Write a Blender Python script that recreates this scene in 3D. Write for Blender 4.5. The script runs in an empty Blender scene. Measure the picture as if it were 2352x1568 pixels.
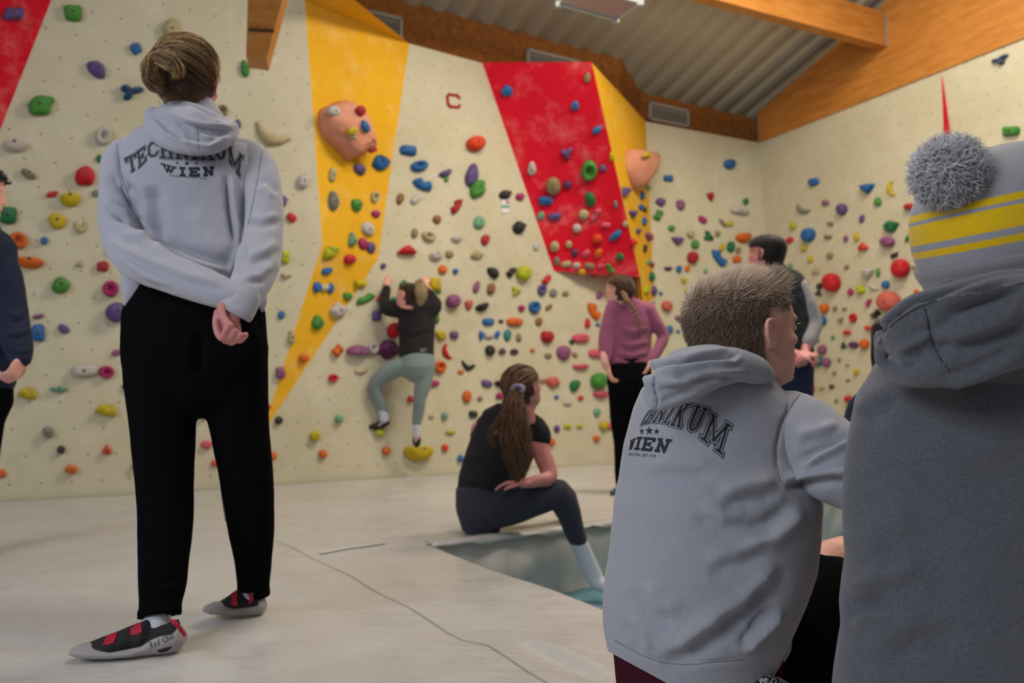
import bpy, bmesh, math, random
import numpy as np
from mathutils import Vector, Matrix
from mathutils.bvhtree import BVHTree
from mathutils import noise as mnoise

S = bpy.context.scene
COL = S.collection

# ------------------------------------------------------------------ camera
W_IMG, H_IMG = 2352, 1568
FPX = 1829.0
PITCH = math.atan(136.0 / FPX)
CAMH = 0.72
cam_d = bpy.data.cameras.new('camera')
cam_d.sensor_width = 36.0
cam_d.lens = FPX * 36.0 / W_IMG
cam_d.clip_start = 0.05
cam_d.clip_end = 100
cam_d.dof.use_dof = True
cam_d.dof.focus_distance = 1.62
cam_d.dof.aperture_fstop = 3.4
cam = bpy.data.objects.new('camera', cam_d)
COL.objects.link(cam)
cam.location = (0, 0, CAMH)
cam.rotation_euler = (math.pi / 2 + PITCH, 0, 0)
S.camera = cam
CP = Vector((0, 0, CAMH))
FWD = Vector((0, math.cos(PITCH), math.sin(PITCH)))
UP = Vector((0, -math.sin(PITCH), math.cos(PITCH)))

# ------------------------------------------------------------------ world and lights
S.view_settings.view_transform = 'Standard'
S.view_settings.look = 'None'
S.view_settings.gamma = 1
S.view_settings.exposure = 0.32
w = bpy.data.worlds.new('world')
S.world = w
w.use_nodes = True
w.node_tree.nodes['Background'].inputs[0].default_value = (0.84, 0.88, 1.0, 1)
w.node_tree.nodes['Background'].inputs[1].default_value = 0.15

def area(name, loc, target, size, size_y, power, color):
    d = bpy.data.lights.new(name, 'AREA')
    d.shape = 'RECTANGLE'; d.size = size; d.size_y = size_y
    d.energy = power; d.color = color
    o = bpy.data.objects.new(name, d); COL.objects.link(o)
    o.location = loc
    o.rotation_euler = (Vector(target) - Vector(loc)).to_track_quat('-Z', 'Y').to_euler()
    return o
# hall lamps under the roof, an added fill aimed up at it, daylight from the windows behind and to the left of the camera
area('hall_lamp_light', (1.1, 5.7, 4.8), (0.9, 6.6, 0), 2.4, 0.7, 95, (1.0, 0.90, 0.74))
area('hall_lamp_light', (3.3, 6.0, 5.5), (3.8, 6.8, 0), 2.0, 0.6, 105, (1.0, 0.90, 0.74))
area('hall_lamp_light', (0.9, 1.8, 5.0), (0.8, 3.4, 0), 2.4, 0.7, 58, (1.0, 0.91, 0.78))
area('roof_fill_light', (1.6, 5.4, 3.7), (1.6, 5.4, 6), 2.4, 0.7, 45, (1.0, 0.88, 0.70))  # added upward fill to brighten the roof underside, no fixture of its own
area('window_daylight', (-4.2, -1.9, 3.3), (0.4, 3.0, 0.5), 3.0, 2.0, 140, (0.84, 0.90, 1.0))

# ------------------------------------------------------------------ helpers
def ray(px, py):
    return (Vector((1, 0, 0)) * ((px - 1176.0) / FPX) + FWD + UP * ((784.0 - py) / FPX))
def at(px, py, Y):
    d = ray(px, py)
    return CP + d * (Y / d.y)
def onz(px, py, z=0.0):
    d = ray(px, py)
    return CP + d * ((z - CAMH) / d.z)
def onplane(px, py, p0, n):
    d = ray(px, py)
    return CP + d * ((p0 - CP).dot(n) / d.dot(n))
def proj(co):
    """numpy Nx3 world -> Nx2 pixels and depth"""
    c = co - np.array(CP)
    z = c @ np.array(FWD)
    return np.stack([1176.0 + FPX * c[:, 0] / z, 784.0 - FPX * (c @ np.array(UP)) / z], 1), z

def lin(h):
    h = h.lstrip('#')
    v = [int(h[i:i + 2], 16) / 255 for i in (0, 2, 4)]
    return tuple(x / 12.92 if x <= 0.04045 else ((x + 0.055) / 1.055) ** 2.4 for x in v) + (1,)

def label(o, text=None, cat=None, group=None, kind=None):
    if text: o['label'] = text
    if cat: o['category'] = cat
    if group: o['group'] = group
    if kind: o['kind'] = kind
    return o

def empty(name, loc, text, cat, group=None):
    o = bpy.data.objects.new(name, None); COL.objects.link(o)
    o.empty_display_size = 0.1
    o.location = loc
    return label(o, text, cat, group)

def link(name, me, mat=None, parent=None, smooth=True):
    """mesh data is in world coordinates; moved into the parent's frame"""
    if mat is not None:
        me.materials.clear(); me.materials.append(mat)
    if smooth:
        me.polygons.foreach_set('use_smooth', [True] * len(me.polygons))
    o = bpy.data.objects.new(name, me); COL.objects.link(o)
    if parent is not None:
        o.parent = parent
        base = Vector((0, 0, 0)); p = parent
        while p is not None:
            base += p.location; p = p.parent
        o.matrix_parent_inverse = Matrix.Identity(4)
        o.location = -base
        # bake to keep a clean transform
        me.transform(Matrix.Translation(-base))
        o.location = (0, 0, 0)
    return o

def mesh(verts, faces, name='mesh'):
    me = bpy.data.meshes.new(name)
    me.from_pydata([tuple(v) for v in verts], [], [tuple(f) for f in faces])
    me.update()
    return me

def recalc(me):
    bm = bmesh.new(); bm.from_mesh(me)
    bmesh.ops.recalc_face_normals(bm, faces=bm.faces)
    bm.to_mesh(me); bm.free(); me.update()
    return me

def box_mesh(o, ax, ay, az):
    """box from a corner and three edge vectors"""
    o, ax, ay, az = Vector(o), Vector(ax), Vector(ay), Vector(az)
    v = [o, o + ax, o + ax + ay, o + ay, o + az, o + ax + az, o + ax + ay + az, o + ay + az]
    return recalc(mesh(v, [(0, 3, 2, 1), (4, 5, 6, 7), (0, 1, 5, 4), (1, 2, 6, 5), (2, 3, 7, 6), (3, 0, 4, 7)]))

# ------------------------------------------------------------------ materials
def nmat(name, color, rough=0.8, spec=0.3, metallic=0.0):
    m = bpy.data.materials.new(name); m.use_nodes = True
    b = m.node_tree.nodes['Principled BSDF']
    b.inputs['Base Color'].default_value = color
    b.inputs['Roughness'].default_value = rough
    b.inputs['Specular IOR Level'].default_value = spec
    b.inputs['Metallic'].default_value = metallic
    return m, m.node_tree, b

def add(nt, typ, **kw):
    n = nt.nodes.new(typ)
    for k, v in kw.items(): setattr(n, k, v)
    return n

def mixc(nt, fac, a, b):
    n = nt.nodes.new('ShaderNodeMix'); n.data_type = 'RGBA'
    for i, v in ((0, fac), (6, a), (7, b)):
        if hasattr(v, 'links'): nt.links.new(v, n.inputs[i])
        else: n.inputs[i].default_value = v
    return n.outputs[2]

def ramp(nt, src, p0, p1, c0=(0, 0, 0, 1), c1=(1, 1, 1, 1)):
    r = nt.nodes.new('ShaderNodeValToRGB')
    r.color_ramp.elements[0].position = p0; r.color_ramp.elements[1].position = p1
    r.color_ramp.elements[0].color = c0; r.color_ramp.elements[1].color = c1
    nt.links.new(src, r.inputs[0])
    return r.outputs[0]

def noise(nt, scale, detail=3, rough=0.5, vec=None):
    n = nt.nodes.new('ShaderNodeTexNoise')
    n.inputs['Scale'].default_value = scale; n.inputs['Detail'].default_value = detail
    n.inputs['Roughness'].default_value = rough
    if vec is None:
        tc = nt.nodes.new('ShaderNodeTexCoord'); vec = tc.outputs['Object']
    nt.links.new(vec, n.inputs['Vector'])
    return n.outputs['Fac']

def bump(nt, b, src, strength, dist):
    n = nt.nodes.new('ShaderNodeBump')
    n.inputs['Strength'].default_value = strength; n.inputs['Distance'].default_value = dist
    nt.links.new(src, n.inputs['Height'])
    nt.links.new(n.outputs[0], b.inputs['Normal'])

def mathn(nt, op, a, b=None, c=None):
    n = nt.nodes.new('ShaderNodeMath'); n.operation = op
    for i, v in enumerate((a, b, c)):
        if v is None: continue
        if hasattr(v, 'links'): nt.links.new(v, n.inputs[i])
        else: n.inputs[i].default_value = v
    return n.outputs[0]

def wall_mat(name, color, color2, chalk=0.0, chalkc=(0.8, 0.75, 0.65, 1), holes=True, hole_c=(0.05, 0.04, 0.03, 1)):
    m, nt, b = nmat(name, color, 0.85, 0.2)
    uv = nt.nodes.new('ShaderNodeUVMap'); uv.uv_map = 'UVMap'
    big = noise(nt, 1.1, 4, 0.6, uv.outputs[0])
    base = mixc(nt, ramp(nt, big, 0.35, 0.7), color, color2)
    fine = noise(nt, 9, 5, 0.7, uv.outputs[0])
    base = mixc(nt, mathn(nt, 'MULTIPLY', ramp(nt, fine, 0.45, 0.75), 0.18), base, (color[0] * .6, color[1] * .58, color[2] * .52, 1))
    if chalk > 0:
        c = noise(nt, 3.2, 6, 0.62, uv.outputs[0])
        c2 = noise(nt, 13, 4, 0.6, uv.outputs[0])
        k = mathn(nt, 'MULTIPLY', ramp(nt, c, 0.50, 0.70), ramp(nt, c2, 0.32, 0.62))
        base = mixc(nt, mathn(nt, 'MULTIPLY', k, chalk), base, chalkc)
    if holes:
        sx = nt.nodes.new('ShaderNodeSeparateXYZ'); nt.links.new(uv.outputs[0], sx.inputs[0])
        P = 0.20
        v = mathn(nt, 'DIVIDE', sx.outputs[1], P)
        row = mathn(nt, 'FLOOR', v)
        u = mathn(nt, 'ADD', mathn(nt, 'DIVIDE', sx.outputs[0], P), mathn(nt, 'MULTIPLY', mathn(nt, 'MODULO', row, 2.0), 0.5))
        du = mathn(nt, 'SUBTRACT', mathn(nt, 'FRACT', u), 0.5)
        dv = mathn(nt, 'SUBTRACT', mathn(nt, 'FRACT', v), 0.5)
        wob = noise(nt, 14, 2, 0.5, uv.outputs[0])
        d2 = mathn(nt, 'SQRT', mathn(nt, 'ADD', mathn(nt, 'MULTIPLY', du, du), mathn(nt, 'MULTIPLY', dv, dv)))
        d2 = mathn(nt, 'ADD', d2, mathn(nt, 'MULTIPLY', wob, 0.01))
        h = mathn(nt, 'LESS_THAN', d2, 0.042)
        base = mixc(nt, mathn(nt, 'MULTIPLY', h, 0.75), base, hole_c)
    nt.links.new(base, b.inputs['Base Color'])
    bump(nt, b, noise(nt, 45, 4, 0.7, uv.outputs[0]), 0.25, 0.01)
    return m

M_BEIGE = wall_mat('beige_wall', (0.585, 0.54, 0.395, 1), (0.52, 0.475, 0.335, 1), 0.35, (0.72, 0.69, 0.60, 1))
M_YEL = wall_mat('yellow_wall', (0.80, 0.44, 0.020, 1), (0.72, 0.38, 0.016, 1), 0.42, (0.80, 0.62, 0.33, 1), True, (0.45, 0.22, 0.01, 1))
M_RED = wall_mat('red_wall', (0.66, 0.005, 0.026, 1), (0.57, 0.004, 0.020, 1), 0.55, (0.74, 0.24, 0.24, 1), False)

def wood_mat(name, c1, c2, scale=(1, 1, 1), rough=0.45):
    m, nt, b = nmat(name, c1, rough, 0.4)
    tc = nt.nodes.new('ShaderNodeTexCoord')
    mp = nt.nodes.new('ShaderNodeMapping'); mp.inputs['Scale'].default_value = scale
    nt.links.new(tc.outputs['Object'], mp.inputs[0])
    n = noise(nt, 3.0, 6, 0.65, mp.outputs[0])
    n2 = noise(nt, 22.0, 3, 0.6, mp.outputs[0])
    c = mixc(nt, ramp(nt, n, 0.35, 0.68), c1, c2)
    c = mixc(nt, mathn(nt, 'MULTIPLY', ramp(nt, n2, 0.5, 0.75), 0.35), c, (c2[0] * .5, c2[1] * .45, c2[2] * .4, 1))
    nt.links.new(c, b.inputs['Base Color'])
    return m
M_OSB = wood_mat('chipboard', (0.36, 0.125, 0.016, 1), (0.20, 0.062, 0.006, 1), (5, 5, 5), 0.7)
M_GLU = wood_mat('glulam', (0.56, 0.235, 0.050, 1), (0.42, 0.15, 0.022, 1), (0.9, 0.9, 6), 0.45)

def fabric_mat(name, c1, c2, rough=0.95, scale=260.0, sheen=0.25, bumps=0.12, stretch=(1, 1, 2.2)):
    m, nt, b = nmat(name, c1, rough, 0.1)
    tc = nt.nodes.new('ShaderNodeTexCoord')
    mp = nt.nodes.new('ShaderNodeMapping'); mp.inputs['Scale'].default_value = stretch
    nt.links.new(tc.outputs['Object'], mp.inputs[0])
    n = noise(nt, scale, 4, 0.7, mp.outputs[0])
    n2 = noise(nt, scale * .16, 4, 0.65, mp.outputs[0])
    c = mixc(nt, ramp(nt, n, 0.30, 0.70), c1, c2)
    c = mixc(nt, mathn(nt, 'MULTIPLY', ramp(nt, n2, 0.35, 0.8), 0.25), c, c2)
    nt.links.new(c, b.inputs['Base Color'])
    b.inputs['Sheen Weight'].default_value = sheen
    b.inputs['Specular IOR Level'].default_value = 0.1 if sheen > 0 else 0.02
    b.inputs['Sheen Roughness'].default_value = 0.6
    bump(nt, b, n, bumps, 0.002)
    return m

def skin_mat(name, c1, c2):
    m, nt, b = nmat(name, c1, 0.5, 0.35)
    n = noise(nt, 22, 4, 0.6)
    nt.links.new(mixc(nt, ramp(nt, n, 0.35, 0.7), c1, c2), b.inputs['Base Color'])
    b.inputs['Subsurface Weight'].default_value = 0.12
    b.inputs['Subsurface Radius'].default_value = (0.012, 0.005, 0.003)
    bump(nt, b, noise(nt, 300, 3, 0.6), 0.06, 0.001)
    return m
M_SKIN = skin_mat('skin', (0.74, 0.35, 0.275, 1), (0.78, 0.42, 0.34, 1))
M_SKIN_PINK = skin_mat('skin_pink', (0.55, 0.20, 0.19, 1), (0.62, 0.26, 0.23, 1))
M_HOOD = fabric_mat('grey_hoodie_fabric', (0.41, 0.415, 0.465, 1), (0.30, 0.305, 0.345, 1))
M_HOOD2 = fabric_mat('pale_hoodie_fabric', (0.46, 0.455, 0.52, 1), (0.38, 0.38, 0.435, 1))
M_DGREY = fabric_mat('charcoal_hoodie_fabric', (0.135, 0.138, 0.160, 1), (0.070, 0.072, 0.086, 1), scale=200)
M_BLACK = fabric_mat('black_cloth', (0.0035, 0.0035, 0.0045, 1), (0.006, 0.006, 0.007, 1), sheen=0.0, bumps=0.05)
M_NAVY = fabric_mat('navy_cloth', (0.014, 0.018, 0.040, 1), (0.022, 0.027, 0.055, 1), sheen=0.05)
M_LEG = fabric_mat('slate_leggings', (0.034, 0.034, 0.052, 1), (0.042, 0.042, 0.062, 1), sheen=0.1, bumps=0.03)
M_TEE = fabric_mat('dark_tee', (0.018, 0.017, 0.018, 1), (0.024, 0.022, 0.024, 1), sheen=0.05, bumps=0.03)
M_SAGE = fabric_mat('sage_leggings', (0.17, 0.22, 0.215, 1), (0.21, 0.265, 0.26, 1), sheen=0.15, bumps=0.03)
M_MAUVE = fabric_mat('mauve_top', (0.30, 0.085, 0.155, 1), (0.25, 0.065, 0.125, 1), sheen=0.2, bumps=0.03)
M_SOCK = fabric_mat('white_sock', (0.62, 0.64, 0.72, 1), (0.52, 0.54, 0.62, 1), bumps=0.1)
M_VEST = fabric_mat('black_vest', (0.016, 0.017, 0.019, 1), (0.026, 0.028, 0.03, 1), sheen=0.1)
M_SLEEVE = fabric_mat('grey_sleeve', (0.36, 0.33, 0.34, 1), (0.26, 0.24, 0.25, 1))
M_MAROON = fabric_mat('maroon_cloth', (0.045, 0.010, 0.016, 1), (0.06, 0.014, 0.02, 1), sheen=0.0)
M_PRINT, _, _ = nmat('dark_print', (0.028, 0.030, 0.036, 1), 0.7, 0.2)
M_PRINTBASE = M_HOOD
# ------------------------------------------------------------------ climbing wall geometry
MIDP = Vector((-2.5, 6.5, 0)); MIDD = Vector((4.1, 3.4, 0)).normalized()
MIDN = Vector((MIDD.y, -MIDD.x, 0))            # towards the camera
def mid(px, py): return onplane(px, py, MIDP, MIDN)
WT = 4.2
def topz(px, py): return onz(px, py, WT)
A = mid(940, 100); Mv = mid(868, 595); T1 = mid(600, 1000); B = mid(1108, 145); F = mid(1272, 622); G = mid(1470, 636)
Q = topz(815, 0)
nf = (Q - A).cross(Mv - A).normalized()
def facet(px, py): return onplane(px, py, A, nf)
L = facet(700, 0); Ltop = facet(690, -140); Atop = A.copy()
FL = onz(0, 1149)
ld_ = Vector((T1.x - FL.x, T1.y - FL.y, 0)).normalized(); nl = Vector((ld_.y, -ld_.x, -0.05)).normalized()
L = onplane(700, 0, T1, nl); Ltop = onplane(690, -140, T1, nl)
def leftp(px, py): return onplane(px, py, T1, nl)
N = leftp(740, 560)
d = (FL - onz(320, 1138)); 
T0 = leftp(592, 1114); T0.z = 0
FL = leftp(0, 1149)
C = topz(1360, 145)
# right part of the back wall
D = topz(1483, 279); E = topz(1745, 328)
BRD = Vector((E.x - D.x, E.y - D.y, 0)).normalized(); BRN = Vector((BRD.y, -BRD.x, 0))
def br(px, py): return onplane(px, py, D, BRN)
TY = br(1493, 880)
G = onplane(1470, 636, C, (D - C).cross(br(1503, 700) - C).normalized())
GM = mid(1470, 636)
E0 = br(1787, 1030); 
tt = (0 - E.z) / (E0.z - E.z); E0 = E + (E0 - E) * tt
RD = Vector((0.508, -1, 0)).normalized()
nr = (E0 - E).cross(RD).normalized()
def rw(px, py): return onplane(px, py, E, nr)

SURF = []      # (name, BVH, normal) of every climbable surface
def panel(name, pts, tris, mat, structure=True, text=None, cat=None, thick=0.04, group=None, grid=1):
    """a wall facet with real thickness behind it and metric UVs"""
    pts = [Vector(p) for p in pts]
    n = Vector((0, 0, 0))
    for t in tris:
        n += (pts[t[1]] - pts[t[0]]).cross(pts[t[2]] - pts[t[0]])
    n.normalize()
    ctr = sum(pts, Vector()) / len(pts)
    if n.dot(CP - ctr) < 0: n = -n; tris = [t[::-1] for t in tris]
    bm = bmesh.new()
    f = [bm.verts.new(p) for p in pts]; bk = [bm.verts.new(p - n * thick) for p in pts]
    edges = {}
    for t in tris:
        bm.faces.new([f[i] for i in t])
        bm.faces.new([bk[i] for i in reversed(t)])
        for a, b_ in ((t[i], t[(i + 1) % len(t)]) for i in range(len(t))):
            edges[(a, b_)] = edges.get((a, b_), 0) + 1
    for (a, b_) in edges:
        if (b_, a) not in edges:
            bm.faces.new([f[b_], f[a], bk[a], bk[b_]])
    uvl = bm.loops.layers.uv.new('UVMap')
    ax = Vector((0, 0, 1)).cross(n)
    ax.normalize(); ay = n.cross(ax)
    for fc in bm.faces:
        for lp in fc.loops:
            lp[uvl].uv = ((lp.vert.co - ctr).dot(ax) + 10, (lp.vert.co - ctr).dot(ay) + 10)
    me = bpy.data.meshes.new(name); bm.to_mesh(me); bm.free()
    o = link(name, me, mat, smooth=False)
    if structure: o['kind'] = 'structure'
    else: label(o, text, cat, group)
    SURF.append((o, BVHTree.FromPolygons([tuple(p) for p in pts], [tuple(t) for t in tris]), n))
    return o

# beige middle wall: one polygon strip under the yellow facet and under the red one
def foot(p, dirv=None): return Vector((p.x, p.y, -0.02))
Dn = Vector((D.x, D.y, 0)); 
# where the middle wall meets the right part
def isect(p, d1, q, d2):
    # 2D line intersection
    den = d1.x * d2.y - d1.y * d2.x
    s = ((q.x - p.x) * d2.y - (q.y - p.y) * d2.x) / den
    return Vector((p.x + d1.x * s, p.y + d1.y * s, 0))
X0 = isect(MIDP, MIDD, D, BRD)
DM = Vector((D.x, D.y, 0))
Gd = Vector((G.x, G.y, 0))
Dm_top = Vector((X0.x, X0.y, WT)); 
pm = [A, Mv, T1, foot(T0), Vector((D.x, D.y, -0.02)), TY, GM, F, B]
panel('wall_back', pm, [(0, 1, 8), (8, 1, 7), (1, 2, 7), (2, 3, 7), (3, 4, 7), (4, 5, 7), (5, 6, 7)], M_BEIGE)
# right part of the back wall
pb = [D, E, E0 + Vector((0, 0, -.02)), Vector((D.x, D.y, -0.02)), TY, br(1503, 700)]
X0 = Vector((D.x, D.y, 0))
panel('wall_back_right', pb, [(0, 1, 5), (5, 1, 4), (4, 1, 2), (4, 2, 3)], M_BEIGE)
# left wall
FLd = (T0 - Vector((FL.x, FL.y, 0))).normalized()
FLx = Vector((FL.x, FL.y, -.02)) - FLd * 1.6
lt = leftp(690, -140); ltt = Ltop
LTL = leftp(-420, -200)
LBL = Vector((FLx.x, FLx.y, -.02))
pl = [FLx, foot(T0), T1, N, L, Ltop, LTL]
panel('wall_left', pl, [(0, 1, 2), (0, 2, 3), (0, 3, 6), (3, 4, 6), (4, 5, 6)], M_BEIGE)
# right wall
RB = E0 + RD * 8.0; RT = E + RD * 8.0
panel('wall_right', [E, E0 + Vector((0, 0, -.02)), RB + Vector((0, 0, -.02)), RT], [(0, 1, 2), (0, 2, 3)], M_BEIGE)

# coloured facets
AT = A + (Q - A) * 1.35
panel('wall_panel', [L, Ltop, AT, A, Mv, N], [(0, 1, 2), (0, 2, 3), (0, 3, 4), (0, 4, 5)], M_YEL, False,
      'tall yellow climbing wall facet left of the letter C, holding the big salmon boulder', 'wall panel')
panel('wall_panel', [N, Mv, T1], [(0, 1, 2)], M_YEL, False,
      'narrow yellow wall strip tapering down to a point beside the standing woman\'s legs', 'wall panel')
NG = 16
gp = [(B * (1 - u_) + C * u_) * (1 - v_) + (F * (1 - u_) + G * u_) * v_ for v_ in [k / NG for k in range(NG + 1)] for u_ in [k / NG for k in range(NG + 1)]]
gt = [(j * (NG + 1) + i, j * (NG + 1) + i + 1, (j + 1) * (NG + 1) + i + 1, (j + 1) * (NG + 1) + i) for j in range(NG) for i in range(NG)]
gp += [GM - (GM - F) * .001]
gt += [(NG * (NG + 1) + i, NG * (NG + 1) + i + 1, len(gp) - 1) for i in range(NG)]
panel('wall_panel', gp, gt, M_RED, False,
      'large red overhanging wall panel smeared with chalk in the middle of the back wall', 'wall panel')
panel('wall_panel', [C, D, br(1503, 700), TY, G, GM], [(0, 1, 2), (0, 2, 4), (4, 2, 3), (4, 3, 5)], M_YEL, False,
      'yellow wall facet to the right of the red overhanging panel', 'wall panel')
R1 = leftp(118, 0); R2 = leftp(0, 300); R0 = leftp(170, -150); R3 = leftp(-60, 460)
off = nl if nl.dot(CP - T1) > 0 else -nl
R4 = leftp(-330, -140) + off * 0.75
panel('wall_panel', [R0, R1, R2, R3, R4], [(0, 1, 4), (1, 2, 4), (2, 3, 4)], M_RED, False,
      'red overhanging wall panel cut off by the top left corner', 'wall panel')
rn = nr if nr.dot(CP - E) > 0 else -nr
panel('wall_panel', [rw(2162, 165), rw(2180, 600) + rn * 0.01, rw(2234, 600) + rn * .12, rw(2186, 313) + rn * .05], [(0, 1, 2), (0, 2, 3)], M_RED, False,
      'thin red wedge of wall panel above the pompom of the beanie', 'wall panel', thick=0.01)

# ------------------------------------------------------------------ roof, chipboard fascia and beams
Ecor = at(1730, 273, 11.35)
u1 = Vector((3839 / 1829.0, 1, 0)); d1 = Vector((0.508, -1, 0.308))
nroof = u1.cross(d1).normalized()
if nroof.z > 0: nroof = -nroof
def roof(px, py): return onplane(px, py, Ecor, nroof)
un = u1.normalized()
dn = (d1 - un * d1.dot(un)).normalized() if False else d1.normalized()
# corrugated sheet: ribs run along dn, waves along un
bm = bmesh.new()
PER = 0.30; prof = [(0, 0), (0.05, 0.055), (0.15, 0.055), (0.20, 0)]
us = []
k = -34
while k < 12:
    for (a, h) in prof: us.append((k * PER + a, h))
    k += 1
rows = [(-0.8), 0.0, 3, 6, 9, 12, 15]
vs = []
for s in rows:
    vs.append([bm.verts.new(Ecor + un * a + dn * s - nroof * h + Vector((0, 0, 0.0))) for a, h in us])
for i in range(len(rows) - 1):
    for j in range(len(us) - 1):
        bm.faces.new([vs[i][j], vs[i][j + 1], vs[i + 1][j + 1], vs[i + 1][j]])
me = bpy.data.meshes.new('ceiling'); bm.to_mesh(me); bm.free()
m, nt, b = nmat('roof_sheet', (0.42, 0.37, 0.28, 1), 0.5, 0.4)
nt.links.new(mixc(nt, noise(nt, 1.5, 4), (0.52, 0.46, 0.345, 1), (0.44, 0.385, 0.275, 1)), b.inputs['Base Color'])
o = link('ceiling', me, m, smooth=False); o['kind'] = 'structure'
o.modifiers.new('thick', 'SOLIDIFY').thickness = 0.01

# fascia: along the back wall, stepping like the wall below
def down(p, z): return Vector((p.x, p.y, z))
fp = [roof(560, -130), roof(886, -4), roof(1150, 64), roof(1425, 137), roof(1470, 213), roof(1735, 274)]
fv = []; ff = []
back = Vector((0.2, .35, 0))
zb = [4.0] * 6
for i, p in enumerate(fp):
    fv += [p + Vector((0, 0, .02)), down(p, 3.95), p + Vector((0, 0, .02)) + back * .15, down(p, 3.95) + back * .15]
n_ = len(fp)
for i in range(n_ - 1):
    a = i * 4; c = a + 4
    ff += [(a, c, c + 1, a + 1), (a + 2, a + 3, c + 3, c + 2), (a, a + 2, c + 2, c), (a + 1, c + 1, c + 3, a + 3)]
ff += [(0, 1, 3, 2), (n_ * 4 - 4, n_ * 4 - 2, n_ * 4 - 1, n_ * 4 - 3)]
o = link('trim_1', recalc(mesh(fv, ff)), M_OSB, smooth=False); o['kind'] = 'structure'
# soffit closing the gap between the wall top and the fascia
sv = [A, B, fp[3], fp[2], fp[1]]
for zz in ():
    pass

# wide glulam beam over the right wall
bt0 = E.copy()
def beamface(px, py): return onplane(px, py, E + rn * 0.10, Vector((RD.y, -RD.x, 0)))
rnh = Vector((RD.y, -RD.x, 0))
if rnh.dot(CP - E) < 0: rnh = -rnh
bb = E + rnh * 0.02
Lb = 9.0
v = [bb, bb + RD * Lb, bb + RD * Lb + Vector((0, 0, 3.2)), bb + Vector((0, 0, 0.42))]
v += [p - rnh * 0.22 for p in v]
o = link('trim_2', recalc(mesh(v, [(0, 1, 2, 3), (7, 6, 5, 4), (0, 4, 5, 1), (3, 2, 6, 7), (0, 3, 7, 4), (1, 5, 6, 2)])), M_GLU, smooth=False)
o['kind'] = 'structure'
# cross beam meeting it
cb = onplane(2038, 106, bb, rnh)
hb = onplane(2037, 28, bb, rnh).z - cb.z
cbd = -u1.normalized()
cb_near = 0.0
beam = empty('roof_beam', cb, 'glued timber cross beam meeting the wide wall beam at upper right', 'beam')
link('timber', box_mesh(cb - cbd * .0, cbd * 6.5, -RD * 0.13 , Vector((0, 0, hb))), M_GLU, beam, smooth=False)
M_ZINC, _, _ = nmat('zinc', (0.42, 0.40, 0.37, 1), 0.45, 0.5, 0.5)
br_me = box_mesh(cb + rnh * .0 + RD * 0.004, cbd * 0.035, RD * 0.004, Vector((0, 0, hb)))
link('beam_hanger', br_me, M_ZINC, beam, smooth=False)

# timber strut end at the top left
e0, e1 = at(565, 128, 5.25), at(612, 135, 5.25)
t0, t1 = at(571, -60, 4.75), at(664, -60, 4.75)
dpt = Vector((-0.05, 0.16, 0))
vv = [e0, e1, t1, t0] + [p + Vector((-0.045, 0.20, -.0)) for p in (e0, e1, t1, t0)]
st = empty('timber_strut', e0, 'brown timber strut hanging into view above the standing woman', 'beam')
link('timber', recalc(mesh(vv, [(0, 1, 2, 3), (7, 6, 5, 4), (0, 4, 5, 1), (1, 5, 6, 2), (2, 6, 7, 3), (3, 7, 4, 0)])), M_GLU, st, smooth=False)
g0, g1 = at(571, 70, 5.07), at(630, 73, 5.07)
M_DARK, _, _ = nmat('dark_gap', (0.02, 0.012, 0.008, 1), 0.8)
link('joint_gap', box_mesh(g0 + Vector((0, -.012, 0)), g1 - g0, (0, .02, 0), (0, 0, .008)), M_DARK, st, smooth=False)

# ventilation grilles on the fascia
M_GRF, _, _ = nmat('grille_frame', (0.42, 0.38, 0.32, 1), 0.6)
M_GRS, nt, b = nmat('grille_slats', (0.30, 0.27, 0.23, 1), 0.6)
def grille(i0, q, text):
    p0, p1 = fp[i0], fp[i0 + 1]
    dirh = Vector((p1.x - p0.x, p1.y - p0.y, 0)).normalized()
    n = Vector((dirh.y, -dirh.x, 0))
    if n.dot(CP - p0) < 0: n = -n
    c = [onplane(x, y, p0 + n * .012, n) for x, y in q]
    w_ = (c[1] - c[0]).dot(dirh); zt = max(c[0].z, c[1].z); zb_ = min(c[2].z, c[3].z)
    zt = (c[0].z + c[1].z) / 2; zb_ = (c[2].z + c[3].z) / 2
    o_ = Vector((c[0].x, c[0].y, 0))
    r = empty('ventilation_grille', (c[0].x, c[0].y, zb_), text, 'vent')
    t = 0.035
    bmx = bmesh.new()
    def bx(a, z0, wd, ht, dep, bmx=bmx):
        mm = box_mesh(o_ + dirh * a + Vector((0, 0, z0)), dirh * wd, n * dep, (0, 0, ht)); bmx.from_mesh(mm)
    bx(0, zb_, w_, t, .03); bx(0, zt - t, w_, t, .03); bx(0, zb_, t, zt - zb_, .03); bx(w_ - t, zb_, t, zt - zb_, .03)
    mf = bpy.data.meshes.new('frame'); bmx.to_mesh(mf); bmx.free(); link('frame', mf, M_GRF, r, smooth=False)
    bmx = bmesh.new()
    ns = int((zt - zb_ - 2 * t) / 0.028)
    for k in range(ns):
        mm = box_mesh(o_ + dirh * t + Vector((0, 0, zb_ + t + k * .028)) + n * .004, dirh * (w_ - 2 * t), n * .016 + Vector((0, 0, -.012)), (0, 0, .012)); bmx.from_mesh(mm)
    mm = box_mesh(o_ + dirh * t + Vector((0, 0, zb_ + t)), dirh * (w_ - 2 * t), n * .003, (0, 0, zt - zb_ - 2 * t)); bmx.from_mesh(mm)
    mf = bpy.data.meshes.new('slats'); bmx.to_mesh(mf); bmx.free(); link('slats', mf, M_GRS, r, smooth=False)
grille(1, [(838, 22), (924, 42), (924, 100), (838, 82)], 'grey ventilation grille behind the top edge of the left yellow facet')
grille(2, [(1208, 112), (1330, 141), (1330, 190), (1208, 165)], 'grey ventilation grille half hidden above the red panel')
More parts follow.
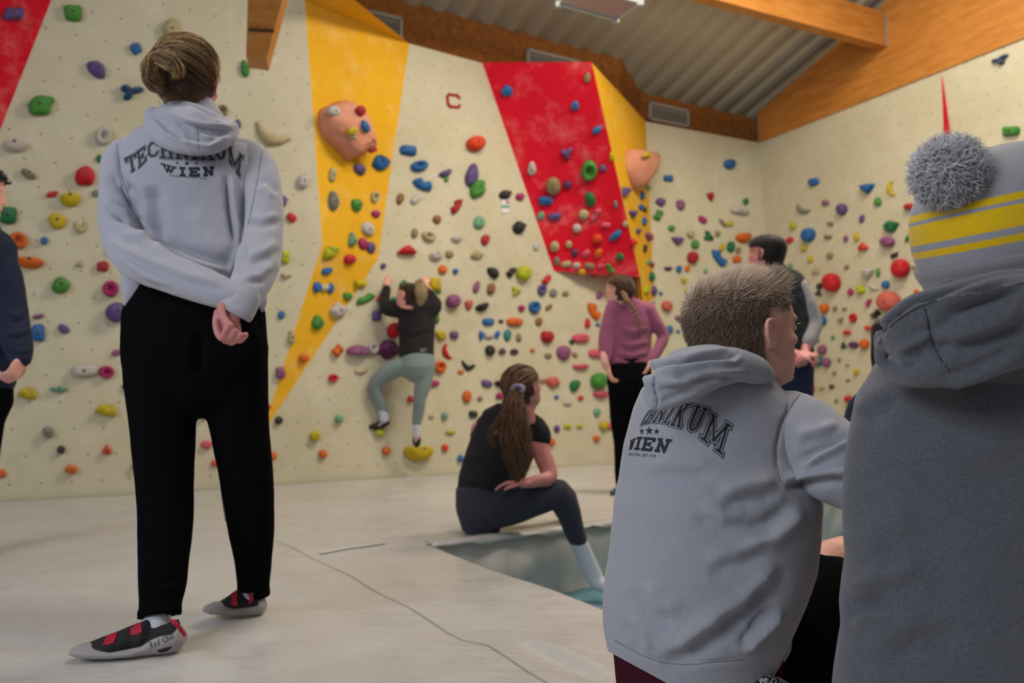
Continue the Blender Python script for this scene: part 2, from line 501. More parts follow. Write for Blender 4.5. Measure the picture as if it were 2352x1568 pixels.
grille(4, [(1488, 233), (1580, 254), (1580, 296), (1488, 274)], 'whole grey ventilation grille right of the right-hand yellow facet')

# lamp under the roof
M_LAMPB, _, _ = nmat('lamp_housing', (0.62, 0.62, 0.60, 1), 0.35, 0.5, 0.2)
M_LAMPG, _, _ = nmat('lamp_grey', (0.40, 0.41, 0.39, 1), 0.4, 0.5, 0.3)
lc = [at(1283, 8, 5.6), at(1415, 44, 5.6), at(1470, 4, 5.0), at(1330, -34, 5.0)]
lamp = empty('ceiling_lamp', lc[0], 'grey sheet metal lamp housing hanging under the corrugated roof', 'lamp')
up_ = Vector((0, 0, 0.09))
v = lc + [p + up_ + (sum(lc, Vector()) / 4 - p) * .25 for p in lc]
link('housing', recalc(mesh(v, [(0, 1, 2, 3), (7, 6, 5, 4), (0, 4, 5, 1), (1, 5, 6, 2), (2, 6, 7, 3), (3, 7, 4, 0)])), M_LAMPG, lamp, smooth=False)
for a_, b2 in ((0, 1), (2, 3), (1, 2)):
    dd = lc[b2] - lc[a_]
    link('edge_rail', box_mesh(lc[a_] + Vector((0, -.012, -.016)), dd, (0, .014, 0), (0, 0, .016)), M_LAMPB, lamp, smooth=False)
for p in (lc[1], lc[2], lc[0]):
    link('end_cap', box_mesh(p + Vector((-.022, -.022, -.03)), (.044, 0, 0), (0, .03, 0), (0, 0, .038)), M_LAMPB, lamp, smooth=False)
hv = [lc[0] + up_, lc[1] + up_]
for p in hv:
    link('hanger_rod', box_mesh(p + Vector((0, -.3, -.01)), (.008, 0, 0), (0, .008, 0), (0, 0, .9)), M_LAMPG, lamp, smooth=False)

# ------------------------------------------------------------------ floor, crash mats and the sunken gap
M_FLOOR, _, _ = nmat('hall_floor', (0.20, 0.20, 0.20, 1), 0.7)
o = link('floor', box_mesh((-8, -4, -0.72), (18, 0, 0), (0, 18, 0), (0, 0, .3)), M_FLOOR, smooth=False); o['kind'] = 'structure'

m, nt, b = nmat('mat_tarpaulin', (0.5, 0.48, 0.44, 1), 0.42, 0.45)
c = mixc(nt, ramp(nt, noise(nt, 1.3, 5, 0.6), 0.35, 0.7), (0.53, 0.52, 0.51, 1), (0.45, 0.44, 0.43, 1))
c = mixc(nt, mathn(nt, 'MULTIPLY', ramp(nt, noise(nt, 7, 6, 0.7), 0.5, 0.72), .35), c, (0.38, 0.36, 0.33, 1))
nt.links.new(c, b.inputs['Base Color'])
nt.links.new(ramp(nt, noise(nt, 4, 4, .6), .3, .7, (.22, .22, .22, 1), (.46, .46, .46, 1)), b.inputs['Roughness'])
tc = nt.nodes.new('ShaderNodeTexCoord'); mp = nt.nodes.new('ShaderNodeMapping'); mp.inputs['Scale'].default_value = (1.0, 3.2, 1)
mp.inputs['Rotation'].default_value = (0, 0, .35)
nt.links.new(tc.outputs['Object'], mp.inputs[0])
bump(nt, b, noise(nt, 3.6, 7, .62, mp.outputs[0]), 0.35, 0.035)
M_MAT = m
m, nt, b = nmat('silver_vinyl', (0.66, 0.61, 0.55, 1), 0.42, 0.45, 0.0)
bump(nt, b, noise(nt, 5, 4, .6), .2, .02)
M_SIDE = m
M_BLUE, nt, b = nmat('blue_mat', (0.12, 0.25, 0.33, 1), 0.6)

V0 = onz(980, 1250); BE = onz(1405, 1195); FE = onz(1385, 1397)
bd = (BE - V0); bd.z = 0; bd.normalize(); fd = (FE - V0); fd.z = 0; fd.normalize()
PD = -0.37
def wz(x, y):
    """waviness of the mat cover"""
    return 0.012 * mnoise.noise(Vector((x * .9, y * .9, 0))) + 0.006 * mnoise.noise(Vector((x * 2.6, y * 2.1, 3)))
MATFOLDS = [  # image polyline, width px, amplitude m, kind
    ([(0, 1460), (80, 1462), (168, 1490)], 16, .012, 's'),
    ([(425, 1478), (520, 1420), (640, 1400), (800, 1375), (860, 1372)], 22, -.012, 's'),
    ([(430, 1490), (560, 1470), (680, 1430)], 20, .010, 's'),
    ([(435, 1500), (540, 1500), (590, 1540)], 18, -.008, 's'),
    ([(300, 1540), (420, 1530), (560, 1550)], 16, .006, 's'),
    ([(0, 1350), (110, 1370), (210, 1400)], 22, .006, 's'),
    ([(0, 1275), (150, 1245), (300, 1235)], 18, .010, 's'),
    ([(730, 1272), (800, 1262), (885, 1250)], 14, .012, 's'),
    ([(720, 1330), (900, 1340), (1150, 1430)], 30, .008, 's'),
    ([(880, 1400), (1000, 1420), (1120, 1440)], 24, .008, 's'),
    ([(1180, 1460), (1300, 1500), (1400, 1545)], 12, .012, 's'),
    ([(1240, 1480), (1330, 1525), (1410, 1560)], 10, .010, 's'),
    ([(1210, 1510), (1330, 1560)], 10, -.008, 's'),
    ([(600, 1290), (720, 1265), (860, 1225)], 26, .006, 's'),
    ([(1100, 1180), (1250, 1150), (1390, 1130)], 12, .008, 's'),
    ([(760, 1180), (1000, 1150), (1060, 1140)], 12, .006, 's'),
    ([(620, 1340), (690, 1365), (760, 1360)], 20, .006, 's'),
    ([(860, 1240), (960, 1225), (1060, 1222)], 12, -.008, 's'),
]
def fold_disp(P, folds):
    """displacement per projected point for a list of folds"""
    out = np.zeros(len(P))
    for pts, wd, amp, kind in folds:
        pts = np.array(pts, float)
        best = np.full(len(P), 1e9); sd = np.zeros(len(P)); tpar = np.zeros(len(P))
        seg = np.linalg.norm(np.diff(pts, axis=0), axis=1); tot = seg.sum(); acc = 0
        for i in range(len(pts) - 1):
            a = pts[i]; b_ = pts[i + 1]; dv = (b_ - a) / seg[i]
            r = P - a
            t = np.clip(r @ dv, 0, seg[i])
            q = r - t[:, None] * dv
            dist = np.linalg.norm(q, axis=1)
            s = q[:, 0] * dv[1] - q[:, 1] * dv[0]
            mk = dist < best
            best[mk] = dist[mk]; sd[mk] = np.sign(s[mk]) * dist[mk]; tpar[mk] = (acc + t[mk]) / tot
            acc += seg[i]
        taper = np.clip(np.sin(np.pi * np.clip(tpar, .0, 1.0)) * 1.6, 0, 1)
        g = np.exp(-(best / wd) ** 2)
        if kind == 's': g = g * (sd / wd) * 2.0
        out += amp * g * taper
    return out

def mat_top(name, corner_fn, nu, nv, mat, parent):
    bm = bmesh.new(); vs = []
    for i in range(nu + 1):
        rowv = []
        for j in range(nv + 1):
            p = corner_fn(i / nu, j / nv)
            rowv.append(p)
        vs.append(rowv)
    flat = np.array([tuple(p) for r in vs for p in r])
    P, z = proj(flat)
    okk = z > 0.3
    press = [(onz(190, 1500), .006), (onz(250, 1500), .004), (onz(320, 1500), .003), (onz(385, 1494), .004), (onz(500, 1406), .012), (onz(570, 1406), .012)]
    dz = np.where(okk, fold_disp(P, MATFOLDS), 0)
    q = 0
    bv = []
    for i in range(nu + 1):
        rv = []
        for j in range(nv + 1):
            p = vs[i][j]
            zz_ = wz(p.x, p.y) * (1 if z[q] > .3 else 0) + float(dz[q]) - .006
            for c_, tz in press:
                g_ = math.exp(-(((p.x - c_.x) ** 2 + (p.y - c_.y) ** 2) / .018) ** 2); zz_ += (tz - zz_) * g_
            rv.append(bm.verts.new((p.x, p.y, zz_))); q += 1
        bv.append(rv)
    for i in range(nu):
        for j in range(nv):
            bm.faces.new([bv[i][j], bv[i + 1][j], bv[i + 1][j + 1], bv[i][j + 1]])
    bmesh.ops.recalc_face_normals(bm, faces=bm.faces)
    me = bpy.data.meshes.new(name); bm.to_mesh(me); bm.free()
    if me.polygons[0].normal.z < 0: me.flip_normals()
    return link(name, me, mat, parent)

# one continuous cover: a fan around the point V0 going from the front edge (clockwise) to the back edge
a_f = math.atan2(fd.y, fd.x); a_b = math.atan2(bd.y, bd.x)
if a_f > a_b: pass
span = (a_f - a_b) % (2 * math.pi)     # from the back edge counter-clockwise to the front edge
def wall_dist(a):
    dx, dy = math.cos(a), math.sin(a)
    best = 30.0
    for p, q2 in ((Vector((FLx.x, FLx.y, 0)), T0), (T0, X0), (X0, Vector((E0.x, E0.y, 0))), (Vector((E0.x, E0.y, 0)), Vector((RB.x, RB.y, 0))),
                  (Vector((FLx.x, FLx.y, 0)), Vector((FLx.x, -3.5, 0))), (Vector((FLx.x, -3.5, 0)), Vector((9, -3.5, 0)))):
        ex, ey = q2.x - p.x, q2.y - p.y
        den = dx * ey - dy * ex
        if abs(den) < 1e-9: continue
        s = ((p.x - V0.x) * ey - (p.y - V0.y) * ex) / den
        t = ((p.x - V0.x) * dy - (p.y - V0.y) * dx) / den
        if s > 0 and -1e-6 <= t <= 1 + 1e-6 and s < best: best = s
    return best
def fan(u, v_):
    a = a_b + span * u
    R = wall_dist(a) - .03
    r = R * (v_ ** 1.6)
    return Vector((V0.x + math.cos(a) * r, V0.y + math.sin(a) * r, 0))
mats = empty('crash_mat', (V0.x, V0.y, PD), 'pale grey tarpaulin crash mat everyone stands and sits on', 'mat')
top = mat_top('cover', fan, 420, 260, M_MAT, mats)
# vertical sides of the gap in silver vinyl, slightly billowed
def side(name, p0, dr, length, parent, folds=True, nx=160):
    bm = bmesh.new(); g = []
    nrm = Vector((dr.y, -dr.x, 0))
    mid_ = V0 + bd * 1.0 + fd * 1.0
    if nrm.dot(mid_ - p0) < 0: nrm = -nrm
    for i in range(nx + 1):
        s = length * i / nx; col_ = []
        for j in range(13):
            t = j / 12
            bul = .035 * math.sin(math.pi * min(1, t * 1.05)) + .024 * math.sin(s * 8 + 2.2 * math.sin(s * 3.1) + t * 3.4) * math.sin(math.pi * t) + .008 * math.sin(s * 31 + t * 3)
            if j == 0: bul = 0
            p = p0 + dr * s + nrm * (bul) 
            zt = wz(p.x, p.y) - .004
            col_.append(bm.verts.new((p.x, p.y, zt + (PD - zt) * t)))
        g.append(col_)
    for i in range(nx):
        for j in range(12):
            bm.faces.new([g[i][j], g[i + 1][j], g[i + 1][j + 1], g[i][j + 1]])
    me = bpy.data.meshes.new(name); bm.to_mesh(me); bm.free()
    o = link(name, me, M_SIDE, parent)
    if not folds: return o
    # hanging lip of the cover
    bm = bmesh.new(); g = []
    for i in range(nx + 1):
        s = length * i / nx
        wv = .012 * math.sin(s * 13) + .008 * math.sin(s * 29 + 1)
        col_ = []
        for (o_, dz) in ((-.02, .006), (.03 + wv * .3, .008), (.048 + wv * .4, -.006), (.05 + wv * .4, -.022 + wv)):
            p = p0 + dr * s + nrm * o_
            col_.append(bm.verts.new((p.x, p.y, wz(p.x, p.y) + dz)))
        g.append(col_)
    for i in range(nx):
        for j in range(3):
            bm.faces.new([g[i][j], g[i + 1][j], g[i + 1][j + 1], g[i][j + 1]])
    me = bpy.data.meshes.new('flap'); bm.to_mesh(me); bm.free()
    o2 = link('flap', me, M_MAT, parent)
    o2.modifiers.new('t', 'SOLIDIFY').thickness = 0.004
    return o
side('side', V0, bd, min(6.5, wall_dist(a_b) - .08), mats)
side('side', V0, fd, min(5.5, wall_dist(a_f) - .08), mats, False)
# seam across the cover
def ribbon(name, pts, wpx, mat, parent, lift=.003):
    P = []
    for (x, y) in pts: P.append(onz(x, y))
    fine = []
    for i in range(len(P) - 1):
        for k in range(12):
            fine.append(P[i].lerp(P[i + 1], k / 12))
    fine.append(P[-1])
    dep = mat_bvh
    vv = []; ff = []
    for i, p in enumerate(fine):
        t = (fine[min(i + 1, len(fine) - 1)] - fine[max(i - 1, 0)]).normalized(); n = Vector((-t.y, t.x, 0))
        for s in (-1, 1):
            q = p + n * wpx * s
            h = dep.ray_cast(Vector((q.x, q.y, 1)), Vector((0, 0, -1)))
            vv.append(Vector((q.x, q.y, (h[0].z if h[0] else 0) + lift)))
        if i: ff.append((2 * i - 2, 2 * i - 1, 2 * i + 1, 2 * i))
    return link(name, mesh(vv, ff), mat, parent)
def bvh_of(o):
    me = o.data
    off_ = Vector((0, 0, 0)); p = o.parent
    while p is not None: off_ += p.location; p = p.parent
    return BVHTree.FromPolygons([tuple(v.co + off_) for v in me.vertices], [tuple(p.vertices) for p in me.polygons])
mat_bvh = bvh_of(top)
M_SEAM, _, _ = nmat('seam_thread', (0.17, 0.16, 0.15, 1), 0.8)
ribbon('seam', [(632, 1240), (690, 1268), (740, 1290), (820, 1330), (900, 1370), (960, 1405), (1005, 1428), (1060, 1462), (1120, 1478), (1165, 1505), (1215, 1540), (1260, 1567)], .0016, M_SEAM, mats)
M_PATCH, _, _ = nmat('pale_patch', (0.55, 0.55, 0.56, 1), 0.3)
ribbon('repair_patch', [(735, 1270), (800, 1258), (885, 1248)], .014, M_PATCH, mats, .006)
# blue mat at the bottom of the gap
bl = empty('floor_mat', (V0.x, V0.y, PD - .05), 'flat blue mat at the bottom of the gap between the grey mats', 'mat')
p0 = V0 - (bd + fd) * .2
p1 = V0 + bd * 7; p2 = V0 + bd * 7 + fd * 6; p3 = V0 + fd * 6
zz = PD - .001
v = [Vector((p.x, p.y, zz)) for p in (p0, p1, p2, p3)] + [Vector((p.x, p.y, zz - .045)) for p in (p0, p1, p2, p3)]
link('slab', recalc(mesh(v, [(0, 1, 2, 3), (7, 6, 5, 4), (0, 4, 5, 1), (1, 5, 6, 2), (2, 6, 7, 3), (3, 7, 4, 0)])), M_BLUE, bl, smooth=False)

# small route tag, and the red letter
M_LETTER, _, _ = nmat('letter_red', (0.33, 0.010, 0.016, 1), 0.7)
M_TAG, _, _ = nmat('tag_white', (0.72, 0.70, 0.70, 1), 0.6)
def surf_hit(px, py):
    d_ = ray(px, py).normalized(); best = None
    for o_, bv, n in SURF:
        h = bv.ray_cast(CP, d_)
        if h[0] and (best is None or h[3] < best[1]):
            best = (h[0], h[3], n, o_)
    return best
def strokes_px(name, segs, wpx, mat, parent=None, lift=.012):
    bm = bmesh.new()
    for (a, b_) in segs:
        a = Vector(a); b_ = Vector(b_); t = (b_ - a).normalized(); n = Vector((-t.y, t.x)) * wpx / 2; e = t * wpx * .35
        q = []
        for p in (a - e - n, b_ + e - n, b_ + e + n, a - e + n):
            h = surf_hit(p.x, p.y); q.append((h[0] + h[2] * lift, h[0] + h[2] * .0))
        f = [bm.verts.new(x[0]) for x in q]; k_ = [bm.verts.new(x[1]) for x in q]
        bm.faces.new(f)
        for i in range(4): bm.faces.new([f[i], k_[i], k_[(i + 1) % 4], f[(i + 1) % 4]])
    me = bpy.data.meshes.new(name); bm.to_mesh(me); bm.free(); recalc(me)
    return link(name, me, mat, parent, smooth=False)
o = strokes_px('letter_sign', [((1055, 226), (1050, 220)), ((1050, 220), (1031, 217)), ((1031, 217), (1027, 222)), ((1027, 222), (1029, 240)), ((1029, 240), (1034, 245)), ((1034, 245), (1052, 247)), ((1052, 247), (1056, 242))], 6.5, M_LETTER, lift=.006)
label(o, 'dark red letter C painted on the beige wall between yellow and red panels', 'letter')
tg = surf_hit(1160, 472)
tagr = empty('route_tag', tg[0], 'small white, red and green route tag under a black hold', 'tag')
strokes_px('card', [((1160, 464), (1161, 483))], 17, M_TAG, tagr, .010)
strokes_px('red_mark', [((1163, 464), (1165, 466))], 5, M_LETTER, tagr, .014)
M_TAGG, _, _ = nmat('tag_green', (0.10, 0.38, 0.22, 1), 0.6)
strokes_px('green_band', [((1154, 474), (1167, 475))], 6, M_TAGG, tagr, .014)
# ------------------------------------------------------------------ climbing holds
# x y w h rot colour shape  (pixel position of each hold on its wall; the shape is laid onto the real wall surface)
HOLDS = """
28 31 54 42 0 u lobes|168 31 44 40 0 g block|222 160 64 32 40 u drop|312 112 26 28 0 b blob|300 212 62 38 -8 n star|94 243 60 46 -10 g blob
36 333 58 36 0 w wedge|66 399 38 22 30 t wedge|237 313 36 42 0 w ring|392 72 34 60 10 e blob|481 134 30 22 0 u tri|562 158 24 40 -10 g drop
195 408 50 44 0 r heart|120 446 32 18 -15 r lobes|162 455 48 42 0 y wedge|220 444 18 16 0 a blob|132 508 42 36 0 y oval|18 494 46 42 0 d block
42 552 44 38 0 o ring|102 553 18 18 0 b ball|68 600 68 34 5 o wedge|185 520 26 40 0 e crescent|262 571 32 26 20 b drop|236 612 30 24 0 R blob
183 607 20 18 0 e star|139 655 52 38 -10 g drop|254 663 38 36 0 m ring|266 718 50 46 0 u ball|88 725 28 14 -10 v wedge|88 764 32 44 0 b block
146 755 28 20 35 u oval|268 809 32 14 -12 v drop|5 856 28 28 0 r ball|195 850 62 28 -5 w pill|244 854 36 28 0 m ring|135 892 42 18 0 l wedge
64 903 50 38 0 y lobes|245 941 58 34 0 y lobes|290 890 22 14 30 k blob|111 992 26 26 0 a ball|140 1032 18 20 0 k ball|245 1034 28 28 0 O tri
163 1077 28 22 0 o ball|311 1070 18 20 0 o ball|4 1087 20 20 0 o blob|494 1064 20 14 0 O blob|474 1021 28 20 0 P blob|467 945 22 38 0 y blob
510 255 26 26 0 t ring|546 286 18 24 0 u drop|625 310 84 50 12 e horn|695 417 28 32 0 w blob|651 462 16 26 0 u blob|669 500 24 18 40 r pill
654 591 20 32 0 L block|656 634 28 16 0 e star|646 723 16 20 0 b oval|228 365 14 20 0 d blob
763 255 30 24 0 w ball|808 301 26 20 0 y blob|825 255 20 26 0 R ball|838 290 16 32 -25 b oval|810 313 14 12 0 w blob|853 342 22 18 0 R blob
872 374 30 72 -12 b bean|825 388 36 24 45 u drop|762 402 16 34 10 e pill|763 461 28 46 0 a drop|817 469 26 28 180 g heart|859 452 18 26 15 e ring|862 491 20 18 0 m oval
843 525 28 34 -15 w oval|806 552 22 40 0 l tri|832 559 20 28 0 m oval|850 568 22 26 -20 u oval|757 580 40 40 -30 L lobes|802 596 28 22 -15 r heart
750 622 26 16 -25 b oval|727 659 18 26 0 b oval|744 660 22 16 0 w block|758 662 14 24 0 b oval|825 648 32 32 0 y lobes|797 680 20 18 0 g blob|727 740 30 34 0 g drop
775 713 34 34 0 w blob|669 775 20 32 0 e drop|695 822 20 20 0 o ball|644 856 24 28 0 v blob|614 936 16 14 0 r blob|639 965 18 18 0 k ball
777 962 18 20 0 l ball|722 1001 24 24 0 y ball|740 1042 18 20 0 o ball|623 1047 20 20 0 o ball|885 1035 18 20 0 o ball|870 993 22 18 0 L ball|957 1035 62 48 0 y wedge
764 868 22 18 0 r ring|773 804 30 38 -25 o lobes|821 808 54 32 180 v wedge|856 800 26 26 0 w ring|889 803 48 44 0 V blob|902 760 30 36 0 r ball|830 849 34 18 -20 e crescent
865 725 24 26 0 u block|838 686 44 18 -25 g bean|870 687 18 18 0 r tri|879 611 12 12 0 u ball|932 577 52 26 3 r tri|926 652 26 18 0 d tri|910 687 26 12 0 T block
941 917 18 22 0 r tri|997 880 28 14 -10 m drop|990 956 14 8 0 e blob|1006 668 14 12 0 g blob|1003 730 10 28 0 g drop
937 346 40 24 5 b block|962 382 38 24 -5 b ring|969 424 42 32 25 b bean|1021 397 30 20 -20 u wedge|1024 412 10 14 0 g block|1081 402 32 52 10 u drop
1093 434 34 42 15 g blob|1089 332 40 34 0 O ball|918 457 16 26 20 n oval2|954 457 28 16 -45 w pill|1047 474 36 24 -60 R bean|1099 511 24 30 0 l oval|1159 447 28 20 -5 k blob
1192 452 18 16 0 m ball|1190 523 28 28 0 k blob|1003 504 18 20 15 n oval2|951 535 18 22 0 t drop|982 543 32 20 30 e ring|1047 547 24 20 0 w wedge|1113 551 18 26 25 R oval
1000 586 30 26 0 w wedge|1031 584 18 16 0 t blob|1093 586 26 32 0 e lobes|1230 565 14 20 0 w blob|1015 620 20 20 0 o heart|1045 623 12 12 0 b ball|1131 626 38 20 48 k drop
1172 625 32 18 -45 k lobes|1199 628 32 34 0 L ball|1253 642 28 18 -45 r lobes|998 653 26 34 0 y block|1093 659 16 28 15 v drop|1126 665 18 26 10 n heart|1183 668 22 24 -25 L star
1243 666 18 26 10 u ring|1269 673 16 18 0 a oval|1297 674 18 14 0 t tri|1038 692 30 32 0 v ball|1075 697 16 30 0 s wedge|1105 703 30 24 -20 k wedge|1196 708 14 14 0 m ball
1226 706 24 28 0 b ring|1259 706 20 12 -40 n lobes|1362 715 40 26 65 o bean|1375 679 18 12 -50 v oval|1348 742 12 24 0 r drop|1372 745 10 14 0 b lobes|1120 739 26 16 0 b pill
1150 738 12 8 0 k oval|1181 739 36 18 0 o pill|1236 739 14 20 15 n oval2|1011 770 24 22 0 y blob|1042 769 20 18 0 u block|1104 771 10 22 0 b oval|1122 770 26 14 0 w block
1141 769 10 20 20 b oval|1164 770 16 26 0 T oval|1190 775 14 20 0 t drop|1255 772 30 28 180 R heart|1332 777 36 20 0 P pill|1312 785 10 10 0 k ball|1385 778 14 22 0 r blob
1026 808 38 20 70 r crescent|1123 805 20 24 0 k ball|1152 807 20 18 0 V tri|1180 808 18 14 0 k oval|1222 804 10 8 0 o ball|1258 817 16 12 0 t blob|1293 810 30 34 20 v oval
1319 815 14 8 50 t pill|1367 811 32 18 -5 P pill|1009 843 26 28 0 o ring|1075 839 30 26 0 k horn|1058 854 14 8 0 o pill|1332 841 36 16 0 P wedge|1117 881 26 16 10 u oval
1148 879 26 20 0 k wedge|1267 877 30 24 0 s blob|1318 885 36 20 -60 d drop|1371 875 32 38 0 g ball|1244 875 10 10 0 t ball|1071 911 20 28 0 o oval|1101 915 14 12 0 v tri
1148 908 26 22 0 m lobes|1277 912 12 12 0 b tri|1332 914 16 14 0 r tri|1378 904 34 20 0 P wedge|1302 925 20 12 0 w wedge|1369 946 14 16 0 l ball|1020 955 14 16 0 l ball
1086 951 22 16 0 k block|1033 992 22 10 0 L wedge|1020 1028 14 16 0 O ball|1056 1053 18 22 0 b tri|1248 980 14 12 0 b tri|1278 985 12 18 0 u oval|1302 978 20 16 0 L lobes
1330 978 16 16 0 L lobes|1264 1015 14 18 0 o ball|1368 1007 14 14 0 o ball|1383 977 18 20 0 y ball|1399 978 18 14 0 P pill
1165 208 26 26 0 b blob|1321 242 24 22 20 b drop|1349 178 14 26 10 t blob|1371 298 24 16 -30 b oval|1303 350 30 32 0 u star|1222 386 24 32 0 w drop|1271 424 34 38 0 t ball
1303 424 22 18 0 V heart|1353 390 36 46 0 g ring|1385 386 16 16 0 u blob|1253 460 36 20 -5 b block|1356 457 24 34 -10 d oval|1242 495 16 20 25 l oval|1273 496 34 14 -8 u pill
1341 490 24 20 0 e ball|1368 492 34 18 -55 P bean|1325 522 20 18 0 w ball|1391 515 26 16 0 P lobes|1413 540 36 15 -32 b oval|1372 548 26 20 0 O heart|1274 564 22 22 0 e ball
1306 560 16 16 0 e ball|1320 580 16 20 15 V oval|1346 581 20 14 -40 P pill|1374 581 30 16 -60 o drop|1424 588 18 16 0 d ball|1279 599 18 20 0 a drop|1300 606 24 13 -10 e pill
1324 609 18 14 0 w oval|1354 610 24 13 5 t pill|1380 610 20 14 0 P lobes|1402 616 28 15 55 g bean|1337 625 16 14 0 y block|1364 632 14 12 0 P blob
1405 359 10 22 0 y block|1484 356 18 14 0 y blob|1434 440 24 28 20 u tri2|1486 431 12 12 0 l blob|1474 449 10 20 0 b oval|1414 469 10 18 0 a oval|1471 476 12 14 0 b blob
1480 482 10 14 0 k star|1451 490 22 22 0 u tri2|1478 508 12 20 0 b drop|1436 514 12 16 0 e blob|1464 531 10 12 0 u ball|1486 542 14 26 -10 v tri2|1496 545 8 14 0 r pill
1454 557 12 22 -10 r tri|1480 571 8 18 10 k oval|1489 602 10 10 0 l ball|1497 608 8 12 0 R blob|1495 635 14 22 0 d drop|1500 668 14 22 0 u drop|1484 665 10 22 0 L blob
1517 674 8 10 0 b oval|1470 683 22 22 0 o ball|1497 692 10 10 0 w ball|1534 410 22 16 0 b block|1516 464 22 18 25 u blob|1562 471 20 24 0 v oval|1510 494 30 22 -45 g lobes
1541 525 16 14 30 g heart|1554 552 32 22 5 u tri2|1612 505 22 14 38 m oval|1630 451 18 26 -10 R tri2|1673 378 24 22 0 b ball|1712 463 12 16 15 d oval|1697 487 44 26 8 w wedge2|1659 512 22 10 50 t bean
1675 515 14 12 0 y heart|1584 538 16 16 0 e ball|1625 543 30 20 55 d star|1647 537 12 14 15 t oval|1705 544 34 28 0 o wedge|1595 562 18 20 0 g heart|1657 568 12 18 20 y oval
1677 568 18 24 5 d heart|1695 575 10 16 20 n oval2|1690 597 16 20 0 o ball|1650 593 44 22 55 b bean|1588 592 22 28 0 R ball|1533 616 18 12 0 V wedge|1558 618 12 16 0 b ball
1578 617 12 16 15 o oval|1619 623 10 16 0 l tri|1569 643 16 18 0 y tri2|1582 672 24 14 50 y ring|1529 703 22 24 0 s ball|1574 702 14 14 0 k lobes|1562 732 26 11 18 v pill
1536 757 14 18 0 b ball|1556 761 8 8 0 b ball|1581 762 24 26 0 g ball|1588 790 18 22 0 g drop
1870 418 26 18 -22 b block|1995 431 40 28 -8 b tri2|2049 433 36 20 80 y crescent|2018 463 20 20 0 g drop|2093 477 30 20 0 R wedge3|1845 480 34 20 25 a crescent|1897 466 18 12 5 v oval
1937 481 22 26 0 u ball|1981 502 14 20 15 u drop|2048 520 32 26 -5 d blob|2095 547 32 24 0 g crescent3|2041 555 32 24 5 v ball|1861 540 26 34 20 b ball|1823 519 14 16 0 L ball
1908 514 16 14 25 t lobes|1903 543 20 12 0 t wedge|1944 548 12 16 0 v drop|1969 544 14 22 0 y drop|1984 568 28 22 -10 O tri|1815 552 18 14 -45 r oval|1848 570 14 16 0 y heart
1907 587 14 16 0 n oval2|2056 586 22 14 -35 k lobes|1863 596 12 16 0 y heart|1817 609 12 12 0 l lobes|1946 612 12 16 0 t lobes|1996 626 34 30 0 w tri2|2018 626 10 20 0 g oval
2073 617 38 44 0 r ball|2103 611 18 14 0 e wedge|2126 608 12 22 0 y blob|1875 622 18 14 -15 e blob|1832 633 14 22 0 b oval|1851 652 18 14 0 r heart|1916 649 34 44 0 r ball
1886 656 20 18 -50 k lobes|1881 674 18 16 0 k star|1955 670 16 18 0 m drop|1978 665 20 22 0 L blob|2007 657 28 14 35 w crescent|2036 654 18 18 0 b heart
2106 671 14 14 0 O drop|2047 692 48 48 0 s ball|1996 695 22 14 -55 m lobes|2012 720 28 22 -40 k lobes|1895 708 22 22 0 o ball|1919 708 10 10 0 t ball|1941 710 12 10 0 t lobes
1961 730 16 22 0 r ring|1932 735 16 16 0 t star|1891 737 18 22 0 b ball|1947 765 18 14 0 r wedge3|1998 752 22 16 5 O wedge|2008 762 10 10 0 w ball|1914 775 8 8 0 g ball
1939 794 16 18 0 k star|1962 792 22 16 0 V oval|1989 790 18 24 0 o ball|1876 780 14 14 0 t blob|1891 803 18 22 0 v ball|1881 830 20 24 0 T ball|1901 832 18 22 0 v ball
1928 826 8 10 0 n oval2|1947 839 10 8 0 l lobes|1968 854 12 14 0 y heart|1917 857 8 10 0 t blob|1948 873 10 6 0 v oval|1987 883 12 14 0 y star|1911 888 12 10 0 k oval
1888 891 14 12 0 e lobes|1950 916 16 16 0 r ball|1922 920 8 10 0 t oval|1868 893 10 20 0 s oval|2300 138 46 22 -25 N star|2323 301 42 24 -3 g block
"""
HC = {  # code: (name, albedo)
 'u': ('purple', '#6a5590'), 'g': ('green', '#4f9a3c'), 'b': ('blue', '#2c70b4'), 'n': ('navy', '#1f4f80'), 'w': ('white', '#d6cec6'),
 't': ('tan', '#9b8a62'), 'e': ('bone', '#c9b98c'), 'r': ('red', '#d8202a'), 'y': ('yellow', '#d8be1c'), 'a': ('grey', '#8a8a80'),
 'd': ('dark green', '#1f7a4a'), 'o': ('orange', '#e8701c'), 'R': ('crimson', '#b82030'), 'm': ('magenta', '#b8286c'), 'v': ('mauve', '#9c5a88'),
 'l': ('mint', '#7ab494'), 'O': ('red-orange', '#ee4a1e'), 'k': ('black', '#2c2a28'), 'P': ('pink', '#ea5f7c'), 'L': ('lime', '#c4cc24'),
 's': ('salmon', '#dc6a5c'), 'T': ('teal', '#2f8a8a'), 'V': ('plum', '#6c2c60'), 'N': ('grey-blue', '#4a5a80')}
HMAT = {}
def hold_mat(c):
    if c not in HMAT:
        col_ = lin(HC[c][1]); col_ = tuple(v * .72 for v in col_[:3]) + (1,)
        m, nt, b = nmat('hold_' + HC[c][0].replace(' ', '_').replace('-', '_'), col_, 0.75, 0.25)
        n = noise(nt, 14, 5, .6)
        chalky = tuple(min(1, x * .6 + .20) for x in col_[:3]) + (1,)
        nt.links.new(mixc(nt, mathn(nt, 'MULTIPLY', ramp(nt, n, .45, .8), .35), col_, chalky), b.inputs['Base Color'])
        bump(nt, b, noise(nt, 90, 3, .6), .3, .004)
        HMAT[c] = m
    return HMAT[c]
M_BOLT, _, _ = nmat('bolt_steel', (0.06, 0.055, 0.05, 1), 0.5, 0.5, 0.6)

